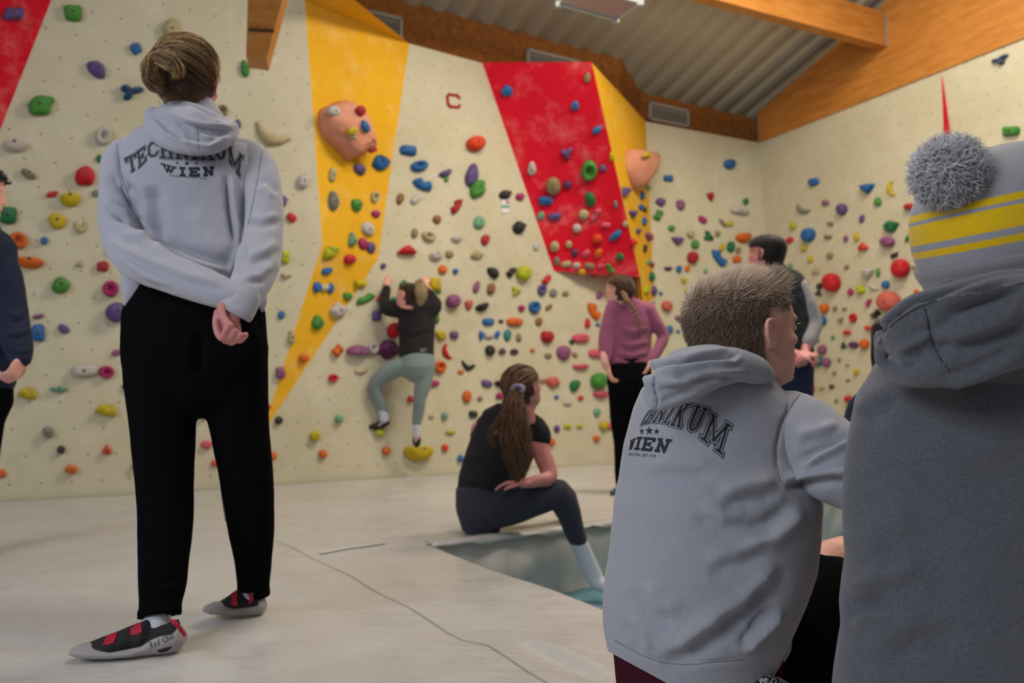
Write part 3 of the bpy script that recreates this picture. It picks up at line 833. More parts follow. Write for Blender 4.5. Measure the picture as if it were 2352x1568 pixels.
def outline(kind, rnd):
    """radius as a function of the angle, dome height factor, dome power"""
    ph = rnd.random() * 6.28
    def f(a):
        n = 1 + .05 * math.sin(2 * a + ph) + .04 * math.sin(3 * a + ph * 2)
        c, s = math.cos(a), math.sin(a)
        if kind in ('ball', 'ring'): return 1.0 * (1 + .03 * math.sin(2 * a + ph))
        if kind in ('oval', 'oval2'): return n
        if kind == 'blob': return n * (1 + .08 * math.sin(4 * a + ph) + .06 * math.sin(5 * a - ph))
        if kind == 'block': return 0.98 / (abs(c) ** 5 + abs(s) ** 5) ** .2 * n * .93
        if kind == 'pill': return 1.0 / (abs(c) ** 3 + abs(s) ** 3) ** (1 / 3)
        if kind == 'tri': return poly(a, 3, math.pi / 2)
        if kind == 'tri2': return poly(a, 3, -math.pi / 2)
        if kind == 'wedge': return 1.0 if s < 0 else 1 / (1 + 1.6 * s * s)      # flat top
        if kind in ('wedge2', 'wedge3'): return 1.0 if s > 0 else 1 / (1 + 1.6 * s * s)
        if kind == 'drop': return 1.0 - .42 * (.5 + .5 * math.cos(a - math.pi / 2)) ** 1.0 * (1 - (.5 + .5 * math.sin(a)) ** 6) 
        if kind == 'heart': return (1.02 - .30 * math.exp(-((a - math.pi * 1.5) / .5) ** 2)) * (1 - .10 * math.cos(2 * a))
        if kind == 'star': return .62 + .40 * max(0, math.cos(1.5 * (a - math.pi / 2) * 2 / 1.0)) if rnd_k == 3 else .66 + .36 * math.cos(3 * a + ph)
        return n
    def poly(a, k, a0):
        t = (a - a0) % (2 * math.pi / k) - math.pi / k
        r = math.cos(math.pi / k) / math.cos(t)
        return r * .55 + .5 * .9 * (1 if True else 0) * (r ** .5)
    rnd_k = 4
    return f

def build_hold(px, py, w_, h_, rot, c, kind, idx):
    rnd = random.Random(idx * 7 + 1)
    hit = surf_hit(px, py)
    if hit is None: return None
    p0, dist, n, srf = hit
    # lift for holds that sit on a boulder
    ca, sa = math.cos(math.radians(rot)), math.sin(math.radians(rot))
    def P(u, v):
        x = u * w_ / 2; y = v * h_ / 2
        X = px + x * ca - y * sa; Y_ = py + x * sa + y * ca
        return onplane(X, Y_, p0, n)
    size = math.sqrt(w_ * h_) * p0.y / FPX
    bm = bmesh.new()
    if kind in ('crescent', 'crescent3', 'horn', 'bean', 'lobes') :
        # swept body along a bent spine
        if kind in ('crescent', 'horn'): sp = [(-.92, -.55, .16), (-.6, .25, .34), (0, .52, .46), (.6, .25, .34), (.92, -.55, .16)]
        elif kind == 'crescent3': sp = [(-.82, .6, .24), (-.5, -.1, .4), (0, -.4, .5), (.5, -.1, .4), (.82, .6, .24)]
        elif kind == 'bean': sp = [(-.76, -.25, .62), (-.35, .12, .55), (0, .2, .48), (.35, .1, .55), (.74, -.2, .66)]
        else: sp = [(-.52, rnd.uniform(-.3, .3), .74), (-.12, .15, .50), (.2, rnd.uniform(-.1, .2), .52), (.56, rnd.uniform(-.4, .3), .68)]
        if kind == 'horn': sp = [(-.95, -.9, .12), (-.62, -.1, .3), (-.1, .5, .44), (.45, .35, .34), (.95, -.05, .2)]
        asp = h_ / w_
        K = 10; fine = []
        for i in range(len(sp) - 1):
            for k in range(5):
                t = k / 5; a, b_ = sp[i], sp[i + 1]; t2 = t * t * (3 - 2 * t) * .4 + t * .6
                fine.append(tuple(a[j] + (b_[j] - a[j]) * (t if j < 2 else t2) for j in range(3)))
        fine.append(sp[-1])
        first, last = fine[0], fine[-1]
        rings = []
        def ring(cx, cy, tx, ty, r, sc):
            l = math.hypot(tx, ty) or 1; nx, ny = -ty / l, tx / l
            rr = []
            for k in range(K):
                a = math.pi * 2 * k / K
                off_ = math.cos(a) * r * sc; hh = max(-.12, math.sin(a)) * r * sc
                q = P((cx + nx * off_ * (asp ** .5)), (cy + ny * off_ / (asp ** .5)))
                rr.append(bm.verts.new(q + n * (hh * size * .62 + .004)))
            rings.append(rr)
        m_ = len(fine)
        for i in range(m_):
            a, b_ = fine[max(0, i - 1)], fine[min(m_ - 1, i + 1)]
            tx, ty = b_[0] - a[0], b_[1] - a[1]
            if i == 0: ring(fine[0][0] - .16 * fine[0][2] / .3 * .5, fine[0][1], tx, ty, fine[0][2], .45)
            ring(fine[i][0], fine[i][1], tx, ty, fine[i][2], 1)
            if i == m_ - 1: ring(fine[i][0] + .16 * fine[i][2] / .3 * .5, fine[i][1], tx, ty, fine[i][2], .45)
        for i in range(len(rings) - 1):
            for k in range(K):
                bm.faces.new([rings[i][k], rings[i][(k + 1) % K], rings[i + 1][(k + 1) % K], rings[i + 1][k]])
        bm.faces.new(rings[0]); bm.faces.new(list(reversed(rings[-1])))
    else:
        f = outline(kind, rnd)
        K = 28 if size > .09 else 18
        hf = {'ball': .62, 'ring': .45, 'oval': .42, 'oval2': .42, 'blob': .45, 'block': .42, 'pill': .45, 'tri': .5, 'tri2': .5, 'wedge': .5, 'wedge2': .35, 'wedge3': .5, 'drop': .42, 'heart': .5, 'star': .4}.get(kind, .45)
        H = size * hf
        R = [1.0, 1.0, .93, .8, .62, .42, .2]
        Z = [0, .22, .55, .8, .94, 1.0, 1.02]
        if kind == 'ball': R = [.94, 1.0, .95, .83, .64, .42, .2]; Z = [0, .32, .62, .83, .95, 1.0, 1.02]
        if kind == 'ring': R = [1, 1.0, .92, .76, .58, .42, .30, .2]; Z = [0, .4, .8, 1, .92, .6, .3, .18]
        sx, sy = rnd.uniform(-.12, .12), rnd.uniform(-.15, .05)
        amp = .10 if kind in ('blob', 'star', 'heart', 'drop', 'block') else .035
        if kind == 'wedge': sy = -.25
        rings = []
        for r_, z_ in zip(R, Z):
            rr = []
            for k in range(K):
                a = 2 * math.pi * k / K
                rad = f(a) * r_
                u, v = math.cos(a) * rad, -math.sin(a) * rad
                zz_ = z_ + (amp * mnoise.noise(Vector((u * 1.7 + idx, v * 1.7, z_)))) * (1.6 if z_ > .2 else 0)
                sh = z_ * (1 - r_ * .3)
                rr.append(bm.verts.new(P(u + sx * sh, v + sy * sh) + n * (H * zz_ + (.002 if z_ > 0 else -.002))))
            rings.append(rr)
        for i in range(len(rings) - 1):
            for k in range(K):
                bm.faces.new([rings[i][k], rings[i][(k + 1) % K], rings[i + 1][(k + 1) % K], rings[i + 1][k]])
        bm.faces.new(list(reversed(rings[0]))); bm.faces.new(rings[-1])
        tipn = (sx, sy, H * (Z[-1]) + .002)
    bmesh.ops.recalc_face_normals(bm, faces=bm.faces)
    me = bpy.data.meshes.new('climbing_hold')
    bmesh.ops.translate(bm, verts=bm.verts, vec=-p0)
    bm.to_mesh(me); bm.free()
    me.materials.append(hold_mat(c))
    me.polygons.foreach_set('use_smooth', [True] * len(me.polygons))
    return me, p0, n, size, srf, (P, locals().get('tipn'))

# salmon boulders first: they are surfaces for other holds
M_ROCK, nt, b = nmat('salmon_boulder', (0.60, 0.25, 0.15, 1), 0.8, 0.2)
nt.links.new(mixc(nt, ramp(nt, noise(nt, 6, 5, .6), .4, .7), (0.60, 0.245, 0.150, 1), (0.66, 0.32, 0.22, 1)), b.inputs['Base Color'])
bump(nt, b, noise(nt, 30, 5, .6), .4, .01)
def boulder(out, ridge, depth, text, seed):
    c = (sum(p[0] for p in out) / len(out), sum(p[1] for p in out) / len(out))
    hit = surf_hit(*c); p0, _, n, _ = hit
    bm = bmesh.new()
    base = [bm.verts.new(onplane(x, y, p0, n) - n * .01) for x, y in out]
    lay = [base]
    for s, z in ((.96, .35), (.80, .72), (.50, .95)):
        rr = []
        for i, (x, y) in enumerate(out):
            X = ridge[0] + (x - ridge[0]) * s; Y_ = ridge[1] + (y - ridge[1]) * s
            j = .10 * mnoise.noise(Vector((i * 1.3 + seed, z * 5, 0)))
            rr.append(bm.verts.new(onplane(X, Y_, p0, n) + n * depth * (z + j)))
        lay.append(rr)
    top_ = bm.verts.new(onplane(ridge[0], ridge[1], p0, n) + n * depth * 1.02)
    for a, b_ in zip(lay, lay[1:]):
        for i in range(len(out)):
            j = (i + 1) % len(out); bm.faces.new([a[i], a[j], b_[j], b_[i]])
    for i in range(len(out)): bm.faces.new([lay[-1][i], lay[-1][(i + 1) % len(out)], top_])
    bm.faces.new(list(reversed(base)))
    bmesh.ops.recalc_face_normals(bm, faces=bm.faces)
    bmesh.ops.bevel(bm, geom=[e for e in bm.edges], offset=.018, segments=2, affect='EDGES')
    me = bpy.data.meshes.new('boulder'); bm.to_mesh(me); bm.free()
    r = empty('boulder_hold', p0, text, 'boulder hold')
    o = link('body', me, M_ROCK, r)
    bv = bvh_of(o)
    SURF.append((r, bv, None))
    return r, n
bo1, bn1 = boulder([(772, 232), (795, 230), (818, 246), (836, 284), (851, 330), (846, 345), (826, 352), (806, 364), (788, 372), (772, 352), (752, 332), (732, 310), (724, 280), (730, 252), (750, 243)], (800, 312), .26,
                   'large salmon boulder hold bulging from the left yellow facet, studded with small holds', 3)
bo2, bn2 = boulder([(1434, 344), (1462, 345), (1496, 352), (1492, 372), (1486, 392), (1476, 415), (1456, 440), (1446, 428), (1436, 400), (1431, 372)], (1466, 378), .22,
                   'smaller salmon boulder hold on the right-hand yellow facet', 9)
BN = {bo1: bn1, bo2: bn2}
_sh = surf_hit
def surf_hit(px, py):
    h = _sh(px, py)
    if h and h[2] is None: h = (h[0], h[1], BN[h[3]], h[3])
    return h

items = []
for row in HOLDS.replace('\n', '|').split('|'):
    row = row.strip()
    if not row: continue
    t = row.split()
    items.append([float(t[0]), float(t[1]), float(t[2]), float(t[3]), float(t[4]), t[5], t[6]])
items.sort(key=lambda t: -t[2] * t[3])
main_items, rest = items[:300], items[300:]
SHAPE = {'lobes': 'lobed', 'block': 'blocky', 'drop': 'teardrop', 'blob': 'lumpy', 'star': 'branching', 'wedge': 'half-moon', 'wedge2': 'half-moon', 'wedge3': 'half-moon',
         'ring': 'doughnut', 'tri': 'triangular', 'tri2': 'triangular', 'heart': 'heart-shaped', 'oval': 'oval', 'oval2': 'oval', 'ball': 'round', 'crescent': 'crescent',
         'crescent3': 'crescent', 'pill': 'pill-shaped', 'bean': 'bean-shaped', 'horn': 'horned'}
HC['n'] = ('brown', '#8a6236') if False else HC['n']
def cname(t):
    if t[5] == 'n' and t[6] in ('oval2', 'lobes', 'heart'): return 'brown'
    return HC[t[5]][0]
def zone(t):
    x, y = t[0], t[1]
    h = surf_hit(x, y)
    s = h[3]
    if s in BN: return ('left boulder' if s is bo1 else 'right boulder')
    nm = s.name
    if nm.startswith('wall_panel'):
        tx = s['label']
        if 'letter C' in tx: return 'left yellow facet'
        if 'tapering' in tx: return 'yellow strip'
        if 'large red' in tx: return 'big red panel'
        if 'to the right of' in tx: return 'right yellow facet'
        if 'top left' in tx: return 'top-left red panel'
        return 'right wall'
    return {'wall_left': 'left wall', 'wall_back': 'middle wall', 'wall_back_right': 'wall right of yellow facet', 'wall_right': 'right wall'}[nm]
zs = [zone(t) for t in main_items]
def sizew(t):
    a = t[2] * t[3]
    return 'big' if a > 1300 else ('' if a > 420 else ('small' if a > 200 else 'tiny'))
def desc(t, sz=True): return ' '.join(w_ for w_ in ((sizew(t) if sz else ''), cname(t), SHAPE[t[6]]) if w_)
def rel(t, q):
    dx, dy = t[0] - q[0], t[1] - q[1]
    a = math.degrees(math.atan2(-dy, dx)) % 360
    far = math.hypot(dx, dy) > 70
    names = ['right of', 'above and right of', 'above', 'above and left of', 'left of', 'below and left of', 'below', 'below and right of']
    return ('' if far else 'just ') + names[int((a + 22.5) // 45) % 8]
base_desc = [desc(t) + ' hold on ' + z for t, z in zip(main_items, zs)]
cnt = {}
for d_ in base_desc: cnt[d_] = cnt.get(d_, 0) + 1
labels = []
used = set()
for i, t in enumerate(main_items):
    if cnt[base_desc[i]] == 1 and len(base_desc[i].split()) >= 5:
        lab = base_desc[i].replace('hold on', 'climbing hold on the'); used.add(lab); labels.append(lab); continue
    cand = sorted(range(len(main_items)), key=lambda j: math.hypot(main_items[j][0] - t[0], main_items[j][1] - t[1]) / (1.6 if cnt[base_desc[j]] == 1 else 1) / (1 + min(1, main_items[j][2] * main_items[j][3] / 1500)))
    lab = None
    for j in cand:
        if j == i: continue
        q = main_items[j]
        if desc(q) == desc(t): continue
        s_ = f"{desc(t)} hold on the {zs[i]}, {rel(t, q)} the {desc(q)} one"
        s_ = s_.replace('on the wall right of yellow facet', 'on the far corner wall')
        if len(s_.split()) > 16: s_ = f"{desc(t)} hold, {rel(t, q)} the {desc(q)} one"
        if s_ in used or len(s_.split()) > 16: continue
        lab = s_; break
    used.add(lab); labels.append(lab)
HB = {}
for i, t in enumerate(main_items):
    col_ = t[5]
    if t[5] == 'n' and t[6] in ('oval2', 'lobes', 'heart'):
        HC.setdefault('B', ('brown', '#96683c')); col_ = 'B'
    r = build_hold(t[0], t[1], t[2], t[3], t[4], col_, t[6], i)
    if r is None: continue
    me, p0, n, size, srf, (Pf, tip) = r
    o = bpy.data.objects.new('climbing_hold', me); COL.objects.link(o); o.location = p0
    label(o, labels[i], 'climbing hold', 'climbing holds on the ' + {'left boulder': 'boulders', 'right boulder': 'boulders'}.get(zs[i], zs[i]))
    if t[2] * t[3] > 480 and tip is not None:
        # bolt sunk in the middle of the hold
        ctr = Pf(tip[0], tip[1]) + n * (tip[2] * (.25 if t[6] == 'ring' else 1.0)) - p0
        key = 1
        bm = bmesh.new()
        q = n.to_track_quat('Z', 'Y').to_matrix().to_4x4()
        rr = max(.006, min(.011, size * .085))
        bmesh.ops.create_cone(bm, cap_ends=True, segments=10, radius1=rr, radius2=rr, depth=.006, matrix=Matrix.Translation(ctr) @ q)
        mb = bpy.data.meshes.new('bolt'); bm.to_mesh(mb); bm.free(); mb.materials.append(M_BOLT)
        ob = bpy.data.objects.new('bolt', mb); COL.objects.link(ob); ob.parent = o
if rest:
    bm = bmesh.new(); mats_ = {}
    me_all = bpy.data.meshes.new('small_footholds')
    for i, t in enumerate(rest):
        c_ = 't' if (t[5] == 'n') else t[5]
        r = build_hold(t[0], t[1], t[2], t[3], t[4], c_, t[6], 1000 + i)
        if r is None: continue
        me, p0, n, size, srf, _ = r
        me.transform(Matrix.Translation(p0))
        if c_ not in mats_:
            mats_[c_] = len(me_all.materials); me_all.materials.append(hold_mat(c_))
        k0 = len(bm.faces)
        bm.from_mesh(me)
        bm.faces.ensure_lookup_table()
        for fc in bm.faces[k0:]: fc.material_index = mats_[c_]; fc.smooth = True
    bm.to_mesh(me_all); bm.free()
    o = bpy.data.objects.new('small_footholds', me_all); COL.objects.link(o)
    label(o, 'tiny scattered footholds of many colours between the larger climbing holds', 'footholds', None, 'stuff')
# ------------------------------------------------------------------ tools for people
def px2m(r, Y): return r * Y / FPX

def tube_raw(P, R, F, seg=20, axis=None, caps=True, ref=Vector((0, 1, 0))):
    """closed tube: points, radii (m), depth flattening; rings are ellipses with the flat side along the viewing axis"""
    P = [Vector(p) for p in P]
    # subdivide with Catmull-Rom
    n = len(P); pts = []; rr = []; ff = []
    for i in range(n - 1):
        p0 = P[max(0, i - 1)]; p1 = P[i]; p2 = P[i + 1]; p3 = P[min(n - 1, i + 2)]
        ln = (p2 - p1).length
        k = max(2, min(14, int(ln / (min(R[i], R[i + 1]) * .45 + 1e-4))))
        for j in range(k):
            t = j / k
            q = 0.5 * ((2 * p1) + (p2 - p0) * t + (2 * p0 - 5 * p1 + 4 * p2 - p3) * t * t + (3 * p1 - p0 - 3 * p2 + p3) * t ** 3)
            s = t * t * (3 - 2 * t) * .5 + t * .5
            pts.append(q); rr.append(R[i] + (R[i + 1] - R[i]) * s); ff.append(F[i] + (F[i + 1] - F[i]) * s)
    pts.append(P[-1]); rr.append(R[-1]); ff.append(F[-1])
    m_ = len(pts)
    verts = []; rings = []
    def ring(c, t, r, f):
        t = (axis or t).normalized()
        sd = t.cross(ref)
        if sd.length < .05: sd = t.cross(Vector((0.2, 0.3, 1)))
        sd.normalize(); dp = sd.cross(t).normalized()
        k0 = len(verts)
        for k in range(seg):
            a = 2 * math.pi * k / seg
            verts.append(c + sd * (math.cos(a) * r) + dp * (math.sin(a) * r * f))
        rings.append(k0)
    for i in range(m_):
        t = pts[min(m_ - 1, i + 1)] - pts[max(0, i - 1)]
        if t.length < 1e-6: t = Vector((0, 0, 1))
        tn = t.normalized()
        if i == 0 and caps:
            e = rr[0] * min(1, ff[0] + .2)
            ring(pts[0] - tn * e * .85, tn, rr[0] * .35, ff[0]); ring(pts[0] - tn * e * .55, tn, rr[0] * .78, ff[0])
        ring(pts[i], tn, rr[i], ff[i])
        if i == m_ - 1 and caps:
            e = rr[-1] * min(1, ff[-1] + .2)
            ring(pts[-1] + tn * e * .55, tn, rr[-1] * .78, ff[-1]); ring(pts[-1] + tn * e * .85, tn, rr[-1] * .35, ff[-1])
    faces = []
    for a, b_ in zip(rings, rings[1:]):
        for k in range(seg):
            faces.append((a + k, a + (k + 1) % seg, b_ + (k + 1) % seg, b_ + k))
    faces.append(tuple(reversed(range(rings[0], rings[0] + seg)))); faces.append(tuple(range(rings[-1], rings[-1] + seg)))
    return verts, faces

def T(st, f=.85, seg=20, **kw):
    """tube from stations (px, py, Y, r_px[, flat])"""
    return tube_raw([at(s[0], s[1], s[2]) for s in st], [px2m(s[3], s[2]) for s in st], [s[4] if len(s) > 4 else f for s in st], seg, **kw)

def TM(P, R, f=1.0, seg=14, **kw):
    return tube_raw(P, R, [f] * len(P), seg, **kw)

def ell(c, rx, ry, rz, M=None, seg=20, rg=12):
    v = []; f = []
    c = Vector(c)
    for i in range(rg + 1):
        ph = math.pi * i / rg
        for k in range(seg):
            a = 2 * math.pi * k / seg
            q = Vector((rx * math.sin(ph) * math.cos(a), ry * math.sin(ph) * math.sin(a), rz * math.cos(ph)))
            if i in (0, rg): q = Vector((1e-5 * math.cos(a), 1e-5 * math.sin(a), q.z))
            if M is not None: q = M @ q
            v.append(c + q)
    for i in range(rg):
        for k in range(seg):
            f.append((i * seg + k, (i + 1) * seg + k, (i + 1) * seg + (k + 1) % seg, i * seg + (k + 1) % seg))
    return v, f

def EP(px, py, Y, rx, rz, ryf=.8, rot=0):
    M = Matrix.Rotation(math.radians(rot), 3, 'Y')
    return ell(at(px, py, Y), px2m(rx, Y), px2m((rx + rz) / 2 * ryf, Y), px2m(rz, Y), M)

def join_raw(parts):
    V = []; F_ = []
    for v, f in parts:
        k = len(V); V += [tuple(p) for p in v]; F_ += [tuple(i + k for i in q) for q in f]
    return V, F_

def fuse(parts, voxel=.008, smooth=6, folds=None, wrinkle=0.0, wscale=6.0, clip=None, inflate=0.0, post=None):
    V, F_ = join_raw(parts)
    me = mesh(V, F_); recalc_each(me)
    o = bpy.data.objects.new('tmp', me); COL.objects.link(o)
    r = o.modifiers.new('r', 'REMESH'); r.mode = 'VOXEL'; r.voxel_size = voxel; r.adaptivity = 0
    s = o.modifiers.new('s', 'SMOOTH'); s.iterations = smooth; s.factor = .5
    bpy.context.view_layer.update()
    dg = bpy.context.evaluated_depsgraph_get()
    out = bpy.data.meshes.new_from_object(o.evaluated_get(dg))
    bpy.data.objects.remove(o); bpy.data.meshes.remove(me)
    n = len(out.vertices)
    co = np.empty(n * 3); out.vertices.foreach_get('co', co); co = co.reshape(-1, 3)
    nm = np.empty(n * 3); out.vertex_normals.foreach_get('vector', nm); nm = nm.reshape(-1, 3)
    dz = np.full(n, inflate)
    if folds:
        Pp, z = proj(co)
        view = co - np.array(CP); view /= np.linalg.norm(view, axis=1)[:, None]
        facing = np.clip(-(view * nm).sum(1) * 3 + .3, 0, 1)
        dz += fold_disp(Pp, folds) * facing
    if wrinkle:
        for i in range(n):
            q = Vector(co[i]) * wscale
            a = mnoise.noise(q + Vector((3, 1, 7)))
            dz[i] += wrinkle * (a * .7 + (1 - abs(mnoise.noise(q * 1.7)) * 4) * .3)
    co = co + nm * dz[:, None]
    out.vertices.foreach_set('co', co.ravel()); out.update()
    if clip or folds:
        bm = bmesh.new(); bm.from_mesh(out)
        if clip:
            Pp, z = proj(co)
            bm.verts.ensure_lookup_table()
            dead = [bm.verts[i] for i in range(n) if clip(Pp[i][0], Pp[i][1], co[i])]
            bmesh.ops.delete(bm, geom=dead, context='VERTS')
        bmesh.ops.smooth_vert(bm, verts=bm.verts, factor=.35, use_axis_x=True, use_axis_y=True, use_axis_z=True)
        bm.to_mesh(out); bm.free()
    return out

def recalc_each(me):
    bm = bmesh.new(); bm.from_mesh(me); bmesh.ops.recalc_face_normals(bm, faces=bm.faces); bm.to_mesh(me); bm.free()

# canonical head, unit = chin to crown; x right, y forward, z up
HEADP = [(-.42, .10, -.30, .24), (-.28, .12, -.31, .235), (-.12, .14, -.33, .235), (-.02, .26, -.34, .235), (.03, .40, -.35, .24), (.10, .445, -.38, .265), (.17, .45, -.42, .285),
         (.24, .455, -.46, .300), (.32, .45, -.50, .318), (.42, .452, -.525, .335), (.50, .438, -.545, .345), (.58, .455, -.56, .352), (.66, .455, -.565, .354),
         (.76, .425, -.545, .345), (.85, .35, -.49, .310), (.92, .24, -.39, .245), (.97, .10, -.26, .15), (1.0, -.02, -.12, .05)]
def head_pt(th, zi, sc=1.0):
    """surface point: th angle (0 = right, 90 = front), zi height"""
    for i in range(len(HEADP) - 1):
        if zi <= HEADP[i + 1][0] or i == len(HEADP) - 2:
            a, b_ = HEADP[i], HEADP[i + 1]; t = (zi - a[0]) / (b_[0] - a[0]); t = max(0, min(1, t)); break
    fr, bk, w_ = (a[j] + (b_[j] - a[j]) * t for j in (1, 2, 3))
    c, s = math.cos(th), math.sin(th)
    m_ = (fr + bk) / 2 - .0; h = (fr - bk) / 2
    e = 2.25
    r = 1 / ((abs(c) ** e + abs(s) ** e) ** (1 / e))
    y = m_ + h * s * r
    x = w_ * c * r * (1 - .12 * max(0, s) ** 2)
    return Vector((x * sc, y * sc, .5 + (zi - .5) * sc))

class Head:
    def __init__(s, px, py, Y, H, yaw, pitch=0, roll=0):
        """(px, py) = image position of the head centre"""
        s.H = H
        R = Matrix.Rotation(-math.radians(yaw), 3, 'Z') @ Matrix.Rotation(math.radians(pitch), 3, 'X') @ Matrix.Rotation(math.radians(roll), 3, 'Y')
        s.R = R; s.c = at(px, py, Y)
    def w(s, p):
        p = Vector(p) - Vector((0, -.05, .5))
        return s.c + s.R @ (p * s.H)
    def raw(s, ears=True, seg=36, neck=True, detail=True):
        parts = []
        V = []; F_ = []
        zs_ = [h[0] for h in HEADP]
        zz_ = []
        for a, b_ in zip(zs_, zs_[1:]):
            for k in range(2): zz_.append(a + (b_ - a) * k / 2)
        zz_.append(1.0)
        if not neck: zz_ = [z for z in zz_ if z > -.1]
        for z in zz_:
            for k in range(seg): V.append(s.w(head_pt(2 * math.pi * k / seg, z)))
        for i in range(len(zz_) - 1):
            for k in range(seg):
                F_.append((i * seg + k, i * seg + (k + 1) % seg, (i + 1) * seg + (k + 1) % seg, (i + 1) * seg + k))
        F_.append(tuple(reversed(range(seg)))); F_.append(tuple(range((len(zz_) - 1) * seg, len(zz_) * seg)))
        parts.append((V, F_))
        H = s.H
        def tb(pts, rad): parts.append(TM([s.w(p) for p in pts], [r * H for r in rad], 1.0, 12))
        tb([(0, .43, .60), (0, .448, .53), (0, .480, .44), (0, .508, .365)], [.030, .028, .030, .032])                       # nose
        tb([(-.05, .46, .34), (0, .478, .335), (.05, .455, .34)], [.024, .026, .024])
        tb([(-.08, .425, .235), (0, .465, .245), (.08, .425, .235)], [.018, .028, .018])               # lips
        tb([(-.07, .42, .20), (0, .455, .195), (.07, .42, .20)], [.018, .028, .018])
        tb([(-.04, .40, .07), (0, .425, .065), (.04, .40, .07)], [.05, .06, .05])                   # chin
        tb([(-.23, .36, .585), (-.12, .43, .60), (0, .425, .585), (.12, .43, .60), (.23, .36, .585)], [.022, .026, .024, .026, .022])  # brow
        for sg in (-1, 1):
            tb([(sg * .19, .335, .40), (sg * .23, .26, .40)], [.060, .060])
            tb([(sg * .11, .385, .508), (sg * .18, .35, .508)], [.048, .045])                            # cheek
            if ears:
                X = lambda v, o=0: (sg * (.335 + o), v[0], v[1])
                rim = [(.015, .45), (.03, .50), (.0, .548), (-.06, .562), (-.115, .535), (-.125, .475), (-.100, .405), (-.06, .355), (-.02, .33), (.01, .36)]
                oo = [.0, .01, .04, .065, .085, .09, .07, .045, .02, .01]
                tb([X(v, o_) for v, o_ in zip(rim, oo)], [.016, .018, .02, .021, .021, .02, .020, .022, .026, .018])
                tb([X((-.03, .39), .005), X((-.05, .45), .01), X((-.045, .505), .008)], [.030, .045, .035])
                tb([X((-.045, .385), .028), X((-.08, .43), .038), X((-.08, .48), .040), X((-.05, .52), .032)], [.011, .014, .014, .011])
                tb([X((.018, .42), .012), X((.015, .385), .014)], [.016, .014])
        return parts
    def eyes(s, parent):
        for sg in (-1, 1):
            p = s.w((sg * .145, .382, .505))
            v, f = ell(p, .045 * s.H, .045 * s.H, .030 * s.H, s.R, seg=16, rg=10)
            e = link('eye', mesh(v, f), M_EYE, parent)
            p2 = s.w((sg * .148, .408, .505))
            v, f = ell(p2, .020 * s.H, .020 * s.H, .022 * s.H, s.R, seg=14, rg=8)
            link('iris', mesh(v, f), M_IRIS, parent)
M_EYE, _, _ = nmat('eye_white', (0.70, 0.68, 0.66, 1), 0.2, 0.5)
M_IRIS, _, _ = nmat('iris', (0.05, 0.09, 0.12, 1), 0.15, 0.5)

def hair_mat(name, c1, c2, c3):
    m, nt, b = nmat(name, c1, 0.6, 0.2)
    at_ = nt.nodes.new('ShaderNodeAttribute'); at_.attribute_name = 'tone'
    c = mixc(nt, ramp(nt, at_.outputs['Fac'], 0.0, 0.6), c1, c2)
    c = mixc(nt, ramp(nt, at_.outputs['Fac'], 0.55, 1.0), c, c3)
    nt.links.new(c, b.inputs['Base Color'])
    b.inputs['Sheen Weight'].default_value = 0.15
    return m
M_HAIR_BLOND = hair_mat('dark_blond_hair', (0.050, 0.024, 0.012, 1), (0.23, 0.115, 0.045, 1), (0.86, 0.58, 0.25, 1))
M_HAIR_SHORT = hair_mat('short_ashblond_hair', (0.10, 0.058, 0.040, 1), (0.36, 0.245, 0.175, 1), (0.84, 0.68, 0.52, 1))
M_HAIR_BROWN = hair_mat('brown_hair', (0.034, 0.016, 0.010, 1), (0.13, 0.060, 0.030, 1), (0.30, 0.165, 0.085, 1))
M_HAIR_BLACK = hair_mat('black_hair', (0.006, 0.005, 0.004, 1), (0.014, 0.010, 0.008, 1), (0.04, 0.03, 0.025, 1))
M_HAIR_CLIMB = hair_mat('light_blond_hair', (0.16, 0.10, 0.05, 1), (0.36, 0.25, 0.13, 1), (0.60, 0.46, 0.28, 1))

def strands_mesh(paths, radii, tones):
    """paths: list of lists of points; each strand is a thin 3-sided tapering tube"""
    V = []; F_ = []; A_ = []
    for pts, r, tn in zip(paths, radii, tones):
        n = len(pts); k0 = len(V)
        for i, p in enumerate(pts):
            t = (pts[min(n - 1, i + 1)] - pts[max(0, i - 1)])
            if t.length < 1e-7: t = Vector((0, 0, 1))
            t.normalize()
            a = t.orthogonal().normalized(); b_ = t.cross(a)
            u = i / (n - 1)
            rr = r * (1 - u) ** .6 * (.7 + .3 * min(1, u * 4)) + r * .08
            for k in range(3):
                an = k * 2.0944
                V.append(p + a * (math.cos(an) * rr) + b_ * (math.sin(an) * rr)); A_.append(tn)
        for i in range(n - 1):
            for k in range(3):
                a0 = k0 + i * 3
                F_.append((a0 + k, a0 + (k + 1) % 3, a0 + 3 + (k + 1) % 3, a0 + 3 + k))
    return V, F_, A_

def add_tone(me, tones):
    at_ = me.attributes.new('tone', 'FLOAT', 'POINT')
    at_.data.foreach_set('value', np.array(tones, dtype=np.float32))

def hair_obj(name, parts_list, mat, parent):
    V = []; F_ = []; A_ = []
    for v, f, a in parts_list:
        k = len(V); V += [tuple(p) for p in v]; F_ += [tuple(i + k for i in q) for q in f]; A_ += list(a)
    me = mesh(V, F_); add_tone(me, A_)
    return link(name, me, mat, parent)

def mesh_raw(me, tone):
    return [tuple(v.co) for v in me.vertices], [tuple(p.vertices) for p in me.polygons], [tone] * len(me.vertices)

